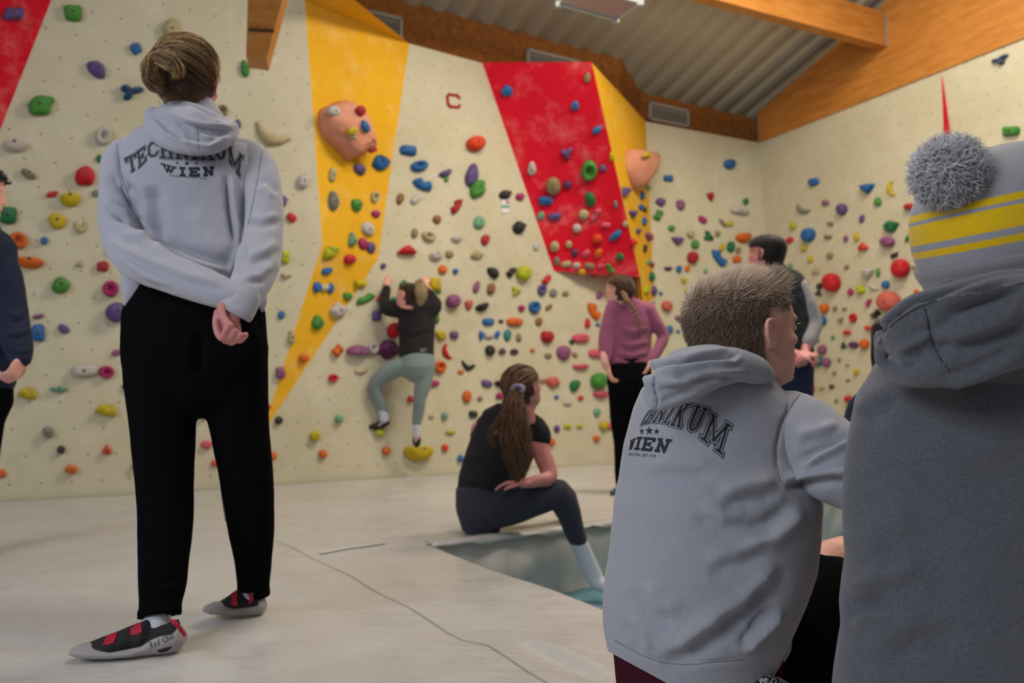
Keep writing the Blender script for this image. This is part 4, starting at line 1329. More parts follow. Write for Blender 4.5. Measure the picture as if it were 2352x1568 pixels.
def locks(st, n, thick, seed, wav=.25, tone=(0.0, 1.0), spread=1.0, flat=.7, steps=14, freq=2.0):
    """long locks following a path given as stations (px,py,Y,r_px)"""
    rnd = random.Random(seed)
    P = [at(s[0], s[1], s[2]) for s in st]; R = [px2m(s[3], s[2]) for s in st]
    paths = []; rad = []; tones = []
    for _ in range(n):
        a = rnd.random() * 6.283; rr = math.sqrt(rnd.random()) * spread
        ph = rnd.random() * 6.28; fr = rnd.uniform(.6, 1.4) * freq; w_ = rnd.uniform(.3, 1) * wav
        t0_ = rnd.uniform(0, .15); t1_ = rnd.uniform(.72, 1.0)
        pts = []
        for k in range(steps):
            t = (t0_ + (t1_ - t0_) * k / (steps - 1)) * (len(P) - 1)
            i = min(len(P) - 2, int(t)); u = t - i
            p0 = P[max(0, i - 1)]; p1 = P[i]; p2 = P[i + 1]; p3 = P[min(len(P) - 1, i + 2)]
            c = 0.5 * ((2 * p1) + (p2 - p0) * u + (2 * p0 - 5 * p1 + 4 * p2 - p3) * u * u + (3 * p1 - p0 - 3 * p2 + p3) * u ** 3)
            tg = (p2 - p1).normalized(); sd = tg.cross(Vector((0, 1, 0))).normalized(); dp = sd.cross(tg)
            r = R[i] + (R[i + 1] - R[i]) * u
            aa = a + .5 * math.sin(fr * t + ph) * w_
            r2 = r * (rr + w_ * .35 * math.sin(fr * 1.7 * t + ph * 2))
            pts.append(c + sd * math.cos(aa) * r2 + dp * math.sin(aa) * r2 * flat)
        paths.append(pts); rad.append(thick * rnd.uniform(.6, 1.3)); tones.append(rnd.uniform(*tone))
    return strands_mesh(paths, rad, tones)

def sweep(head, target, n, thick, seed, sc=1.05, region=None, tone=(0, 1), lift=.02, steps=12, jitter=.03):
    """hair combed over the skull from the hairline towards a gathering point (canonical coordinates)"""
    rnd = random.Random(seed)
    c0 = Vector((0, -.06, .58))
    tg = Vector(target) - c0; tl = tg.length; tg.normalize()
    paths = []; rad = []; tones = []
    k = 0
    while k < n:
        th = rnd.random() * 6.283; z = rnd.uniform(.12, .99)
        if region and not region(math.cos(th), math.sin(th), z): continue
        k += 1
        p = head_pt(th, z) - c0; l0 = p.length; d0 = p.normalized()
        pts = []
        off_ = Vector((rnd.uniform(-1, 1), rnd.uniform(-1, 1), rnd.uniform(-1, 1))) * jitter
        om = d0.angle(tg)
        for j in range(steps):
            t = j / (steps - 1)
            if om < .02: d_ = tg
            else: d_ = (d0 * math.sin((1 - t) * om) + tg * math.sin(t * om)) / math.sin(om) if math.sin(om) > 1e-3 else d0.lerp(tg, t)
            # skull radius in that direction (ellipsoid)
            rs = 1 / math.sqrt((d_.x / .355) ** 2 + (d_.y / .50) ** 2 + (d_.z / (.42 if d_.z > 0 else .48)) ** 2)
            l = rs * sc + lift * math.sin(math.pi * min(1, t * 1.1)) if t > 0 else l0
            if t < .25: l = l0 + (rs * sc + lift - l0) * (t / .25)
            l = l * (1 - t ** 3) + tl * t ** 3
            pts.append(head.w(c0 + d_ * l + off_ * math.sin(math.pi * t)))
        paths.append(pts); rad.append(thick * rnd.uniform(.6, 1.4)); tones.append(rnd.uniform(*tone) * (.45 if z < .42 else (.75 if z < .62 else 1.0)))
    return strands_mesh(paths, rad, tones)

def cap_raw(head, region, sc=1.03, seg=44, rg=30):
    """closed shell over the hair region of the skull"""
    V = []; F_ = []; ok = []
    zz_ = [.05 + .95 * (i / rg) ** .8 for i in range(rg + 1)]
    for z in zz_:
        for k in range(seg):
            th = 2 * math.pi * k / seg
            inn = region(math.cos(th), math.sin(th), z)
            V.append(head.w(head_pt(th, min(z, 1.0), sc if inn else .94)))
    for i in range(rg):
        for k in range(seg):
            F_.append((i * seg + k, i * seg + (k + 1) % seg, (i + 1) * seg + (k + 1) % seg, (i + 1) * seg + k))
    F_.append(tuple(reversed(range(seg)))); F_.append(tuple(range(rg * seg, rg * seg + seg)))
    return V, F_

def hand_raw(wr, d_, up_, s=1.0, curl=.6, thumb=1, spread=.12, wrist_r=.026):
    """wrist point, direction of the palm, palm normal (towards which the fingers curl); thumb = +-1 side"""
    d_ = Vector(d_).normalized(); nn = Vector(up_); nn = (nn - d_ * nn.dot(d_)).normalized(); sd = d_.cross(nn) * thumb
    out = []
    L_ = .088 * s
    out.append(tube_raw([wr - d_ * .03, wr, wr + d_ * L_ * .5, wr + d_ * L_], [wrist_r * s, wrist_r * s, .038 * s, .036 * s], [.7, .7, .42, .36], 16, ref=nn))
    for k, (o_, ln, rr) in enumerate(((.030, .072, .0086), (.010, .080, .0090), (-.010, .075, .0086), (-.029, .060, .0076))):
        b0 = wr + d_ * L_ * .94 + sd * o_ * s
        dd = (d_ + sd * o_ * 4 * spread).normalized()
        ang = 0; pts = [b0 - dd * .015 * s, b0]; p = b0
        for j, fr in enumerate((.45, .30, .25)):
            ang += curl * (1.15, 1.25, .8)[j] * (1 + .08 * k)
            v = dd * math.cos(ang) + nn * math.sin(ang)
            p = p + v * ln * fr * s; pts.append(p)
        out.append(TM(pts, [rr * s * 1.05, rr * s * 1.05, rr * s, rr * s * .95, rr * s * .85], .95, 12))
    b0 = wr + d_ * .018 * s + sd * .026 * s
    v1 = (d_ * .75 + sd * .75 + nn * .25).normalized(); v2 = (d_ * .95 + sd * .15 + nn * (.2 + curl * .4)).normalized()
    p1_ = b0 + v1 * .036 * s; p2_ = p1_ + v2 * .032 * s; p3_ = p2_ + (v2 - sd * .25 * curl + nn * .2).normalized() * .024 * s
    out.append(TM([b0, p1_, p2_, p3_], [.014 * s, .0115 * s, .0098 * s, .0085 * s], .95, 12))
    return out

# ---- lettering: block letters with slab serifs, built from strokes in a unit cell
def _L():
    b = .055
    def st(*a): return list(a)
    return {
     'T': [((.5, .02), (.5, .95)), ((.08, .93), (.92, .93)), ((.08, .93), (.08, .74)), ((.92, .93), (.92, .74)), ((.32, .05), (.68, .05))],
     'E': [((.22, .03), (.22, .97)), ((.06, .94), (.88, .94)), ((.06, .06), (.88, .06)), ((.22, .5), (.62, .5)), ((.88, .94), (.88, .76)), ((.88, .06), (.88, .26)), ((.62, .40), (.62, .60))],
     'C': [((.88, .72), (.88, .96)), ((.80, .88), (.62, .95)), ((.62, .95), (.38, .95)), ((.38, .95), (.17, .78)), ((.17, .78), (.17, .22)), ((.17, .22), (.38, .05)), ((.38, .05), (.66, .05)), ((.66, .05), (.88, .24))],
     'H': [((.22, .04), (.22, .96)), ((.78, .04), (.78, .96)), ((.22, .5), (.78, .5)), ((.06, .95), (.38, .95)), ((.62, .95), (.94, .95)), ((.06, .05), (.38, .05)), ((.62, .05), (.94, .05))],
     'N': [((.22, .04), (.22, .96)), ((.80, .04), (.80, .96)), ((.20, .94), (.80, .08)), ((.05, .95), (.28, .95)), ((.64, .95), (.96, .95)), ((.05, .05), (.38, .05))],
     'I': [((.5, .04), (.5, .96)), ((.22, .95), (.78, .95)), ((.22, .05), (.78, .05))],
     'K': [((.22, .04), (.22, .96)), ((.24, .42), (.76, .93)), ((.42, .56), (.80, .07)), ((.05, .95), (.38, .95)), ((.05, .05), (.38, .05)), ((.60, .95), (.94, .95)), ((.64, .05), (.96, .05))],
     'U': [((.22, .96), (.22, .28)), ((.22, .28), (.34, .10)), ((.34, .10), (.50, .05)), ((.50, .05), (.66, .10)), ((.66, .10), (.78, .28)), ((.78, .28), (.78, .96)), ((.05, .95), (.39, .95)), ((.61, .95), (.95, .95))],
     'M': [((.16, .04), (.16, .96)), ((.84, .04), (.84, .96)), ((.16, .94), (.5, .22)), ((.84, .94), (.5, .22)), ((.02, .95), (.22, .95)), ((.78, .95), (.98, .95)), ((.02, .05), (.30, .05)), ((.70, .05), (.98, .05))],
     'W': [((.14, .96), (.30, .05)), ((.30, .05), (.5, .80)), ((.5, .80), (.70, .05)), ((.70, .05), (.86, .96)), ((.0, .95), (.28, .95)), ((.72, .95), (1.0, .95)), ((.42, .95), (.58, .95))],
    }
LETTERS = _L()
def star_poly():
    return [(.5 + (.5 if k % 2 == 0 else .2) * math.sin(k * math.pi / 5), .5 + (.5 if k % 2 == 0 else .2) * math.cos(k * math.pi / 5)) for k in range(10)]

class Printer:
    """lays flat print onto a cloth surface"""
    def __init__(s, bvh, lift):
        s.bvh = bvh; s.lift = lift; s.V = []; s.F = []
    def hit(s, x, y, extra):
        d_ = ray(x, y).normalized()
        h = s.bvh.ray_cast(CP, d_)
        if h[0] is None: return None
        return h[0] - d_ * (s.lift + extra)
    def poly(s, pts, extra=0.0):
        """pixel polygon (convex quad) subdivided onto the cloth"""
        a, b_, c, d_ = [Vector(p) for p in pts]
        nu = max(1, int(max((b_ - a).length, (c - d_).length) / 5)); nv = max(1, int(max((d_ - a).length, (c - b_).length) / 5))
        idx = {}
        for i in range(nu + 1):
            for j in range(nv + 1):
                u, v = i / nu, j / nv
                q = a * (1 - u) * (1 - v) + b_ * u * (1 - v) + c * u * v + d_ * (1 - u) * v
                h = s.hit(q.x, q.y, extra)
                idx[(i, j)] = None if h is None else len(s.V)
                if h is not None: s.V.append(h)
        for i in range(nu):
            for j in range(nv):
                k = [idx[(i, j)], idx[(i + 1, j)], idx[(i + 1, j + 1)], idx[(i, j + 1)]]
                if None in k: continue
                P = [s.V[t] for t in k]
                if max((P[0] - P[2]).length, (P[1] - P[3]).length) > .05: continue
                s.F.append(tuple(k))
    def glyph(s, ch, quad, th, grow=0.0, extra=0.0):
        TL, TR, BR_, BL_ = [Vector(p) for p in quad]
        def mp(x, y): return TL * (1 - x) * y + TR * x * y + BR_ * x * (1 - y) + BL_ * (1 - x) * (1 - y)
        wq = ((TR - TL).length + (BR_ - BL_).length) / 2; hq = ((TL - BL_).length + (TR - BR_).length) / 2
        for (p, q) in LETTERS[ch]:
            p = Vector(p); q = Vector(q)
            # work in a metric-ish cell
            pm = Vector((p.x * wq, p.y * hq)); qm = Vector((q.x * wq, q.y * hq))
            t = (qm - pm).normalized(); n = Vector((-t.y, t.x)); h = th * hq * .5 + grow * hq
            e = t * (th * hq * .30 + grow * hq)
            c = [pm - e - n * h, qm + e - n * h, qm + e + n * h, pm - e + n * h]
            s.poly([mp(k.x / wq, k.y / hq) for k in c], extra)
    def star(s, x, y, r, asp=1.0):
        pl_ = star_poly(); c = (x, y)
        for k in range(0, 10, 2):
            pts = [(x + (pl_[j % 10][0] - .5) * 2 * r * asp, y - (pl_[j % 10][1] - .5) * 2 * r) for j in (k, k + 1)]
            ptm = (x + (pl_[(k - 1) % 10][0] - .5) * 2 * r * asp, y - (pl_[(k - 1) % 10][1] - .5) * 2 * r)
            s.poly([c, ptm, pts[0], pts[1]])
    def text(s, txt, quad, font_h=1.0):
        cu = bpy.data.curves.new('t', 'FONT'); cu.body = txt; cu.resolution_u = 1
        o = bpy.data.objects.new('t', cu); COL.objects.link(o)
        bpy.context.view_layer.update()
        me = bpy.data.meshes.new_from_object(o.evaluated_get(bpy.context.evaluated_depsgraph_get()))
        bpy.data.objects.remove(o)
        xs = [v.co.x for v in me.vertices]; ys = [v.co.y for v in me.vertices]
        x0, x1, y0, y1 = min(xs), max(xs), min(ys), max(ys)
        TL, TR, BR_, BL_ = [Vector(p) for p in quad]
        k0 = len(s.V); bad = set()
        for i, v in enumerate(me.vertices):
            x = (v.co.x - x0) / (x1 - x0); y = (v.co.y - y0) / (y1 - y0)
            q = TL * (1 - x) * y + TR * x * y + BR_ * x * (1 - y) + BL_ * (1 - x) * (1 - y)
            h = s.hit(q.x, q.y, 0)
            if h is None: bad.add(i); h = Vector((0, 0, 0))
            s.V.append(h)
        for p in me.polygons:
            if any(i in bad for i in p.vertices): continue
            s.F.append(tuple(k0 + i for i in p.vertices))
    def done(s, name, mat, parent, thick=None):
        if not s.V: return None
        o = link(name, mesh(s.V, s.F), mat, parent, smooth=False)
        return o
def raw_bvh(me): return BVHTree.FromPolygons([tuple(v.co) for v in me.vertices], [tuple(p.vertices) for p in me.polygons])

def print_block(prt_bvh, parent, big, small, stars, line, og=.058, gg=.030, ct=.085, sth=.22, ot=.105):
    """TECHNIKUM in outlined block letters, stars, WIEN and the small line underneath"""
    for (nm, grow, extra, mat, tk) in (('print_outline', og, .0, M_PRINT, ot), ('print_gap', gg, .0006, M_PRINTBASE, ot), ('print_letters', 0.0, .0012, M_PRINT, ct)):
        p = Printer(prt_bvh, .0008)
        for ch, q in big: p.glyph(ch, q, tk, grow, extra)
        p.done(nm, mat, parent)
    p = Printer(prt_bvh, .0008)
    for g_ in small: p.glyph(g_[0], g_[1], g_[2] if len(g_) > 2 else sth, .0, 0)
    for s_ in stars: p.star(*s_)
    p.done('print_city', M_PRINT, parent)
    p = Printer(prt_bvh, .0008); p.text(*line); p.done('print_motto', M_PRINT, parent)

def seam_lines(bvh, lines, mat, parent, wpx=1.6, lift=.0006):
    for ln in lines:
        p = Printer(bvh, lift)
        for a, b_ in zip(ln, ln[1:]):
            a = Vector(a); b_ = Vector(b_); t = (b_ - a).normalized(); n = Vector((-t.y, t.x)) * wpx / 2
            p.poly([a - n - t * .5, b_ - n + t * .5, b_ + n + t * .5, a + n - t * .5])
        p.done('seam', mat, parent)
M_SEAML, _, _ = nmat('pale_seam', (0.17, 0.17, 0.20, 1), .9, .1)
M_SEAMD, _, _ = nmat('dark_seam', (0.030, 0.031, 0.040, 1), .9, .1)
# ================================================================== standing woman with her back to the camera
def region_std(c, s, z):
    # hair region: back and top of the head; c = right, s = forward
    return (z > .66 and s < .75) or (z > .80) or (s < .12 and z > .30) or (s < -.35 and z > .10)

W_ = empty('person', at(440, 1460, 2.5) * 1.0, 'person with hair bun, pale grey hoodie and black trousers, standing hands behind back', 'person')
W_.location = (W_.location.x, W_.location.y, 0)
hd = Head(434, 186, 2.46, .226, 1, 6, 4)
hw = []
# right hand (seen in front of the trousers): palm and curled fingers
hw += [T([(560, 690, 2.27, 20), (538, 712, 2.25, 22), (529, 735, 2.235, 22), (526, 755, 2.235, 18)], .55, 14)]
def fg(st, r=8): return T([(a, b_, y, r_ if r_ else r) for a, b_, y, r_ in st], .95, 12)
hw += [fg([(508, 702, 2.225, 10), (511, 725, 2.21, 9.5), (520, 739, 2.20, 9), (531, 748, 2.195, 8)]),
       fg([(501, 716, 2.235, 10), (497, 742, 2.225, 9.5), (502, 766, 2.215, 9.5), (512, 776, 2.205, 9), (520, 757, 2.195, 8.5)]),
       fg([(528, 745, 2.23, 9), (516, 781, 2.225, 8.5), (531, 774, 2.205, 8), (541, 760, 2.20, 7.5)]),
       fg([(535, 748, 2.235, 9), (528, 785, 2.23, 8.5), (547, 776, 2.21, 8), (556, 768, 2.205, 7)]),
       fg([(545, 746, 2.24, 9), (548, 781, 2.235, 8), (560, 774, 2.225, 7.5), (565, 768, 2.22, 7)])]
body = hd.raw() + [T([(440, 250, 2.48, 48), (436, 300, 2.5, 46)], .9), T([(432, 330, 2.52, 90, .4), (436, 480, 2.52, 100, .42), (450, 680, 2.52, 120, .5)]),
                   T([(320, 365, 2.55, 20), (276, 400, 2.535, 24), (274, 520, 2.45, 24), (305, 590, 2.36, 26), (420, 640, 2.30, 24), (505, 688, 2.27, 20)], .95),
                   T([(545, 370, 2.55, 20), (598, 405, 2.535, 24), (608, 530, 2.44, 24), (590, 610, 2.34, 26), (545, 705, 2.26, 20)], .95),
                   T([(372, 760, 2.5, 70), (380, 1000, 2.46, 50), (368, 1380, 2.39, 18), (360, 1450, 2.345, 18)], .9),
                   T([(530, 760, 2.52, 70), (560, 1000, 2.58, 50), (580, 1350, 2.73, 17), (575, 1385, 2.72, 17)], .9)] + hw
link('body', fuse(body, .0042, 3), M_SKIN_PINK, W_)
hd.eyes(W_)

# hoodie
folds_w = [
    ([(182 + 65, 560), (330, 600), (430, 640), (520, 662)], 12, .010, 's'),
    ([(250, 500), (300, 520), (350, 560)], 14, -.016, 's'),
    ([(236, 420), (262, 412), (300, 440), (322, 492)], 13, -.018, 'r'),
    ([(300, 540), (345, 555), (400, 580)], 12, .012, 'r'),
    ([(330, 500), (370, 560), (440, 590), (520, 615), (526, 640)], 12, -.020, 's'),
    ([(345, 425), (355, 480), (368, 545)], 20, -.030, 'r'),
    ([(525, 400), (532, 480), (545, 560)], 8, .024, 's'),
    ([(560, 560), (548, 590), (530, 640)], 10, -.016, 's'),
    ([(566, 505), (600, 512), (648, 500)], 12, .008, 's'),
    ([(585, 430), (612, 424), (636, 452)], 12, -.007, 's'),
    ([(565, 600), (620, 580), (645, 560)], 14, .009, 's'),
    ([(560, 640), (600, 640), (632, 610)], 10, .008, 's'),
    ([(440, 470), (470, 540), (520, 610)], 26, .012, 'r'),
    ([(268, 330), (275, 380), (290, 440), (330, 500)], 5, -.007, 'r'),
    ([(600, 350), (585, 430), (570, 520)], 5, -.007, 'r'),
    ([(235, 470), (262, 478), (300, 500)], 9, .010, 's'),
    ([(262, 590), (330, 640), (400, 665)], 12, .008, 's'),
    ([(270, 540), (330, 560), (380, 600)], 9, .008, 's'),
    ([(500, 690), (540, 705), (580, 735)], 5, -.005, 'r'),
]
tor = [T([(432, 262, 2.49, 50, .9), (430, 300, 2.50, 100, .62), (428, 335, 2.51, 152, .50), (432, 400, 2.51, 163, .50), (436, 500, 2.51, 152, .52), (444, 570, 2.51, 148, .56), (446, 604, 2.50, 146, .56)], seg=40),
       T([(335, 570, 2.49, 54), (322, 630, 2.465, 46), (306, 668, 2.455, 29), (294, 696, 2.455, 13)], .85),
       T([(588, 600, 2.50, 30), (600, 680, 2.50, 14), (602, 712, 2.50, 7)], .8)]
slL = [T([(318, 338, 2.54, 26), (292, 352, 2.53, 40), (276, 378, 2.52, 43), (274, 450, 2.48, 45), (276, 520, 2.43, 47), (310, 592, 2.36, 48), (400, 634, 2.31, 43), (480, 662, 2.28, 40), (545, 684, 2.265, 34)], .9, 28)]
slR = [T([(540, 340, 2.54, 26), (570, 358, 2.53, 42), (595, 390, 2.52, 43), (606, 450, 2.47, 43), (606, 530, 2.42, 45), (592, 610, 2.35, 50), (566, 668, 2.29, 44), (550, 700, 2.265, 38), (540, 716, 2.26, 38)], .9, 28)]
def clip_w(x, y, c):
    # cut the cuff open around the right hand
    return (y - (692 + (x - 497) * .52)) > 4 and x > 490 and x < 590 and c[1] < 2.34 and y > 690
hm = fuse(tor, .0055, 4, folds_w, .0016, 9.0)
sL = fuse(slL, .0055, 4, folds_w, .0016, 9.0); sR = fuse(slR, .0055, 4, folds_w, .0016, 9.0)
def cut(me, p, q):
    bm = bmesh.new(); bm.from_mesh(me)
    n = ray(*p).cross(ray(*q)).normalized()
    if n.z > 0: n = -n
    bmesh.ops.bisect_plane(bm, geom=bm.verts[:] + bm.edges[:] + bm.faces[:], plane_co=CP, plane_no=n, clear_outer=True)
    bm.to_mesh(me); bm.free(); return me
cut(sR, (497, 694), (590, 745))
def multi_bvh(ms):
    V, F_ = join_raw([([tuple(v.co) for v in m_.vertices], [tuple(p.vertices) for p in m_.polygons]) for m_ in ms])
    return BVHTree.FromPolygons(V, F_)
hb_ = multi_bvh([hm, sL, sR])
hoodie = link('hoodie', hm, M_HOOD2, W_)
link('sleeve', sL, M_HOOD2, hoodie); link('sleeve', sR, M_HOOD2, hoodie)
# rib cuff
cf = [T([(552, 690, 2.262, 44), (543, 708, 2.255, 44), (537, 718, 2.25, 43)], .62, 28, axis=(at(537, 718, 2.25) - at(560, 676, 2.27)))]
M_PRINTBASE = M_HOOD2
def q8(l): return [tuple((x / 6.533 + 240, y / 6.533 + 280)) for x, y in l]
bigW = [('T', q8([(300, 545), (470, 460), (480, 700), (375, 775)])), ('E', q8([(470, 455), (610, 350), (635, 575), (510, 700)])), ('C', q8([(630, 335), (805, 278), (825, 490), (640, 540)])),
        ('H', q8([(815, 272), (1000, 282), (1050, 555), (832, 540)])), ('N', q8([(1045, 290), (1265, 295), (1275, 560), (1060, 555)])), ('I', q8([(1275, 295), (1420, 298), (1420, 566), (1285, 562)])),
        ('K', q8([(1425, 300), (1640, 306), (1655, 572), (1435, 566)])), ('U', q8([(1645, 315), (1825, 325), (1835, 555), (1658, 560)])), ('M', q8([(1845, 340), (2085, 515), (2030, 820), (1868, 590)]))]
smallW = [('W', q8([(850, 622), (1068, 682), (1030, 778), (905, 748)]), .26), ('I', q8([(1110, 685), (1225, 690), (1228, 808), (1118, 800)])), ('E', q8([(1262, 690), (1428, 690), (1434, 812), (1266, 810)])), ('N', q8([(1478, 682), (1642, 674), (1640, 798), (1486, 806)]))]
print_block(hb_, hoodie, bigW, smallW, [(406.8, 374, 4.2), (429, 375, 6.6), (451, 375, 4.2)], ('DIE BESTEN. SEIT 1994.', q8([(980, 788), (1540, 838), (1536, 866), (978, 816)])), .06, .03, .13, .34, .13)
# hood lying on the shoulders
hoodp = [T([(350, 262, 2.44, 20), (372, 300, 2.39, 34), (420, 326, 2.36, 30), (480, 332, 2.365, 24), (520, 318, 2.40, 20), (538, 300, 2.43, 14)], .8, 22),
         T([(345, 275, 2.45, 16), (390, 268, 2.385, 30), (440, 285, 2.36, 34), (500, 296, 2.385, 26), (536, 290, 2.42, 14)], .8, 22),
         T([(400, 250, 2.40, 22), (440, 256, 2.385, 22), (490, 276, 2.40, 20), (530, 284, 2.43, 12)], .8, 22),
         T([(338, 268, 2.47, 10), (360, 290, 2.44, 24)], .8, 16), T([(420, 250, 2.47, 66), (440, 290, 2.45, 80), (440, 310, 2.46, 70)], .55, 30)]
hf = [([(345, 262), (385, 305), (420, 320), (480, 330), (535, 305)], 7, -.010, 's'), ([(390, 258), (420, 280), (470, 292), (540, 296)], 7, .012, 's'),
      ([(370, 250), (400, 290), (430, 335)], 9, .007, 's'), ([(430, 240), (470, 262), (500, 285), (525, 285)], 7, -.010, 's'), ([(440, 290), (480, 312), (530, 312)], 6, -.008, 's'),
      ([(455, 298), (455, 340)], 3, -.003, 'r')]
hdm = fuse(hoodp, .005, 5, hf, .0012, 14); hdb = raw_bvh(hdm)
hdo = link('hood', hdm, M_HOOD2, hoodie)
seam_lines(hdb, [[(454, 298), (456, 318), (455, 343)]], M_SEAML, hdo)
seam_lines(hb_, [[(266, 318), (270, 350), (276, 385), (286, 425), (300, 462), (324, 502)], [(602, 345), (594, 400), (582, 460), (570, 515)]], M_SEAML, hoodie)
link('cuff', cut(fuse([T([(562, 676, 2.268, 40), (550, 698, 2.262, 43), (540, 716, 2.256, 44)], .72, 28)], .005, 3), (495, 698), (590, 750)), M_HOOD2, hoodie)

# trousers
tr = [T([(448, 650, 2.52, 140, .62), (446, 720, 2.52, 162, .64), (447, 800, 2.52, 165, .66), (448, 850, 2.52, 160, .62)], seg=36),
      T([(366, 800, 2.51, 82, .95), (372, 870, 2.50, 82), (375, 1000, 2.47, 70), (379, 1120, 2.45, 62), (380, 1200, 2.43, 60), (374, 1335, 2.40, 52), (369, 1380, 2.385, 46), (367, 1415, 2.37, 45), (367, 1440, 2.36, 45)], .95, 28),
      T([(530, 800, 2.53, 84, .95), (536, 870, 2.54, 78), (553, 1000, 2.57, 64), (568, 1110, 2.60, 58), (576, 1200, 2.63, 52), (582, 1285, 2.68, 41), (582, 1330, 2.71, 36), (582, 1362, 2.73, 35), (582, 1385, 2.73, 35)], .95, 28),
      EP(385, 790, 2.44, 90, 80, .5), EP(515, 790, 2.45, 88, 80, .5)]
trf = [([(310, 1040), (360, 1060), (440, 1050)], 20, .004, 's'), ([(320, 1340), (370, 1345), (425, 1335)], 9, -.006, 's'), ([(540, 1285), (580, 1292), (620, 1288)], 8, -.006, 's'),
       ([(460, 760), (458, 870)], 14, -.02, 'r'), ([(520, 1110), (570, 1120), (620, 1110)], 14, .004, 's')]
link('trousers', fuse(tr, .0065, 5, trf, .0015, 6, clip=lambda x, y, c: y > (1414 if x < 450 else 1366)), M_BLACK, W_)
for st_ in ([(367, 1398, 2.374, 46.5), (367, 1414, 2.368, 46.5)], [(582, 1352, 2.725, 36), (582, 1365, 2.728, 36.5)]):
    link('ankle_cuff', recalc(mesh(*T([(x, y, d_, r) for x, y, d_, r in st_], .97, 36, caps=False))), M_BLACK, W_)
for i, (a, b_, y0, y1) in enumerate(((319, 1060, 2.45, 2.42), (516, 1120, 2.60, 2.62))):
    if i == 0: st_ = [(317, 1065, 2.43), (318, 1130, 2.425), (319, 1200, 2.41), (321, 1330, 2.39)]
    else: st_ = [(512, 1118, 2.57), (516, 1150, 2.58), (523, 1195, 2.59)]
    link('side_stripe', recalc(mesh(*T([(x - 2, y, d_ + .03, 4.2) for x, y, d_ in st_], 1.2, 8))), M_SOCK, W_)
    
# hair and bun
cap = fuse([cap_raw(hd, region_std, 1.06), ], .004, 4)
bun = fuse([T([(362.16, 131.3, 2.350, 17.248), (353.2, 156.6, 2.330, 27.104), (355.44, 186.3, 2.330, 27.104), (366.64, 203.9, 2.340, 12.32)], .9), T([(355.44, 135.7, 2.330, 18.48), (384.56, 140.1, 2.310, 22.176), (409.2, 153.3, 2.310, 14.784)], .9),
            T([(348.72, 140.1, 2.330, 16.016), (343.12, 167.6, 2.325, 17.248), (350.96, 197.3, 2.330, 16.016)], .9)], .004, 4)
tgt = (-.10, -.58, .66)
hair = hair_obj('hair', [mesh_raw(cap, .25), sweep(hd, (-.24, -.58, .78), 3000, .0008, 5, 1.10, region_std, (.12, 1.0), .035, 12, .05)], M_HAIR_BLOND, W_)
bl_ = locks([(371.12, 124.7, 2.340, 9.856), (350.96, 135.7, 2.315, 17.248), (345.36, 164.3, 2.305, 20.944), (355.44, 192.9, 2.310, 19.712), (377.84, 199.5, 2.315, 14.784)], 420, .0008, 11, .45, (.1, .8), 1.05, .8)
bl2 = locks([(355.44, 131.3, 2.315, 14.784), (380.08, 137.9, 2.290, 20.944), (404.72, 153.3, 2.290, 18.48), (411.44, 181.9, 2.300, 12.32)], 380, .0008, 12, .45, (.1, 1.0), 1.05, .8)
hair_obj('bun', [mesh_raw(bun, .3), bl_, bl2], M_HAIR_BLOND, hair)
# loose light hair on top
fl = locks([(400, 138, 2.40, 12), (430, 124, 2.41, 12), (464, 138, 2.42, 14), (488, 168, 2.44, 12), (496, 195, 2.46, 8)], 420, .0007, 13, .6, (.55, 1.0), 1.3, .9)
hair_obj('loose_strands', [fl], M_HAIR_BLOND, hair)

# climbing shoes
M_RUB, nt, b = nmat('grey_rubber', (0.34, 0.32, 0.31, 1), 0.65, 0.3)
M_SHOEB, _, _ = nmat('black_microfibre', (0.018, 0.018, 0.020, 1), 0.75, 0.3)
M_SHOER, _, _ = nmat('red_strap', (0.42, 0.008, 0.035, 1), 0.6, 0.3)
M_WHITE, _, _ = nmat('white_stitch', (0.7, 0.7, 0.7, 1), 0.6)
def loft(st, Yf, hw_, seg=18):
    """st: (x, ytop, ybot, halfwidth m); flat-bottomed cross sections"""
    V = []; F_ = []
    for (x, yt, yb, hh, Y) in st:
        p_t = at(x, yt, Y); p_b = at(x, yb, Y); c = (p_t + p_b) / 2; h = (p_t.z - p_b.z) / 2
        for k in range(seg):
            a = 2 * math.pi * k / seg; cc, ss = math.cos(a), math.sin(a)
            ex = 1.6 if ss > 0 else 3.2
            r = 1 / ((abs(cc) ** ex + abs(ss) ** ex) ** (1 / ex))
            V.append(c + Vector((0, cc * hh * r * (1 if ss < 0 else (1 - .25 * ss)), ss * h * r)))
    for i in range(len(st) - 1):
        for k in range(seg): F_.append((i * seg + k, i * seg + (k + 1) % seg, (i + 1) * seg + (k + 1) % seg, (i + 1) * seg + k))
    F_.append(tuple(reversed(range(seg)))); F_.append(tuple(range((len(st) - 1) * seg, len(st) * seg)))
    return V, F_
def yrel(st, dY=0.0): return [(x, a, b_, h, Y + dY) for x, a, b_, h, Y in st]
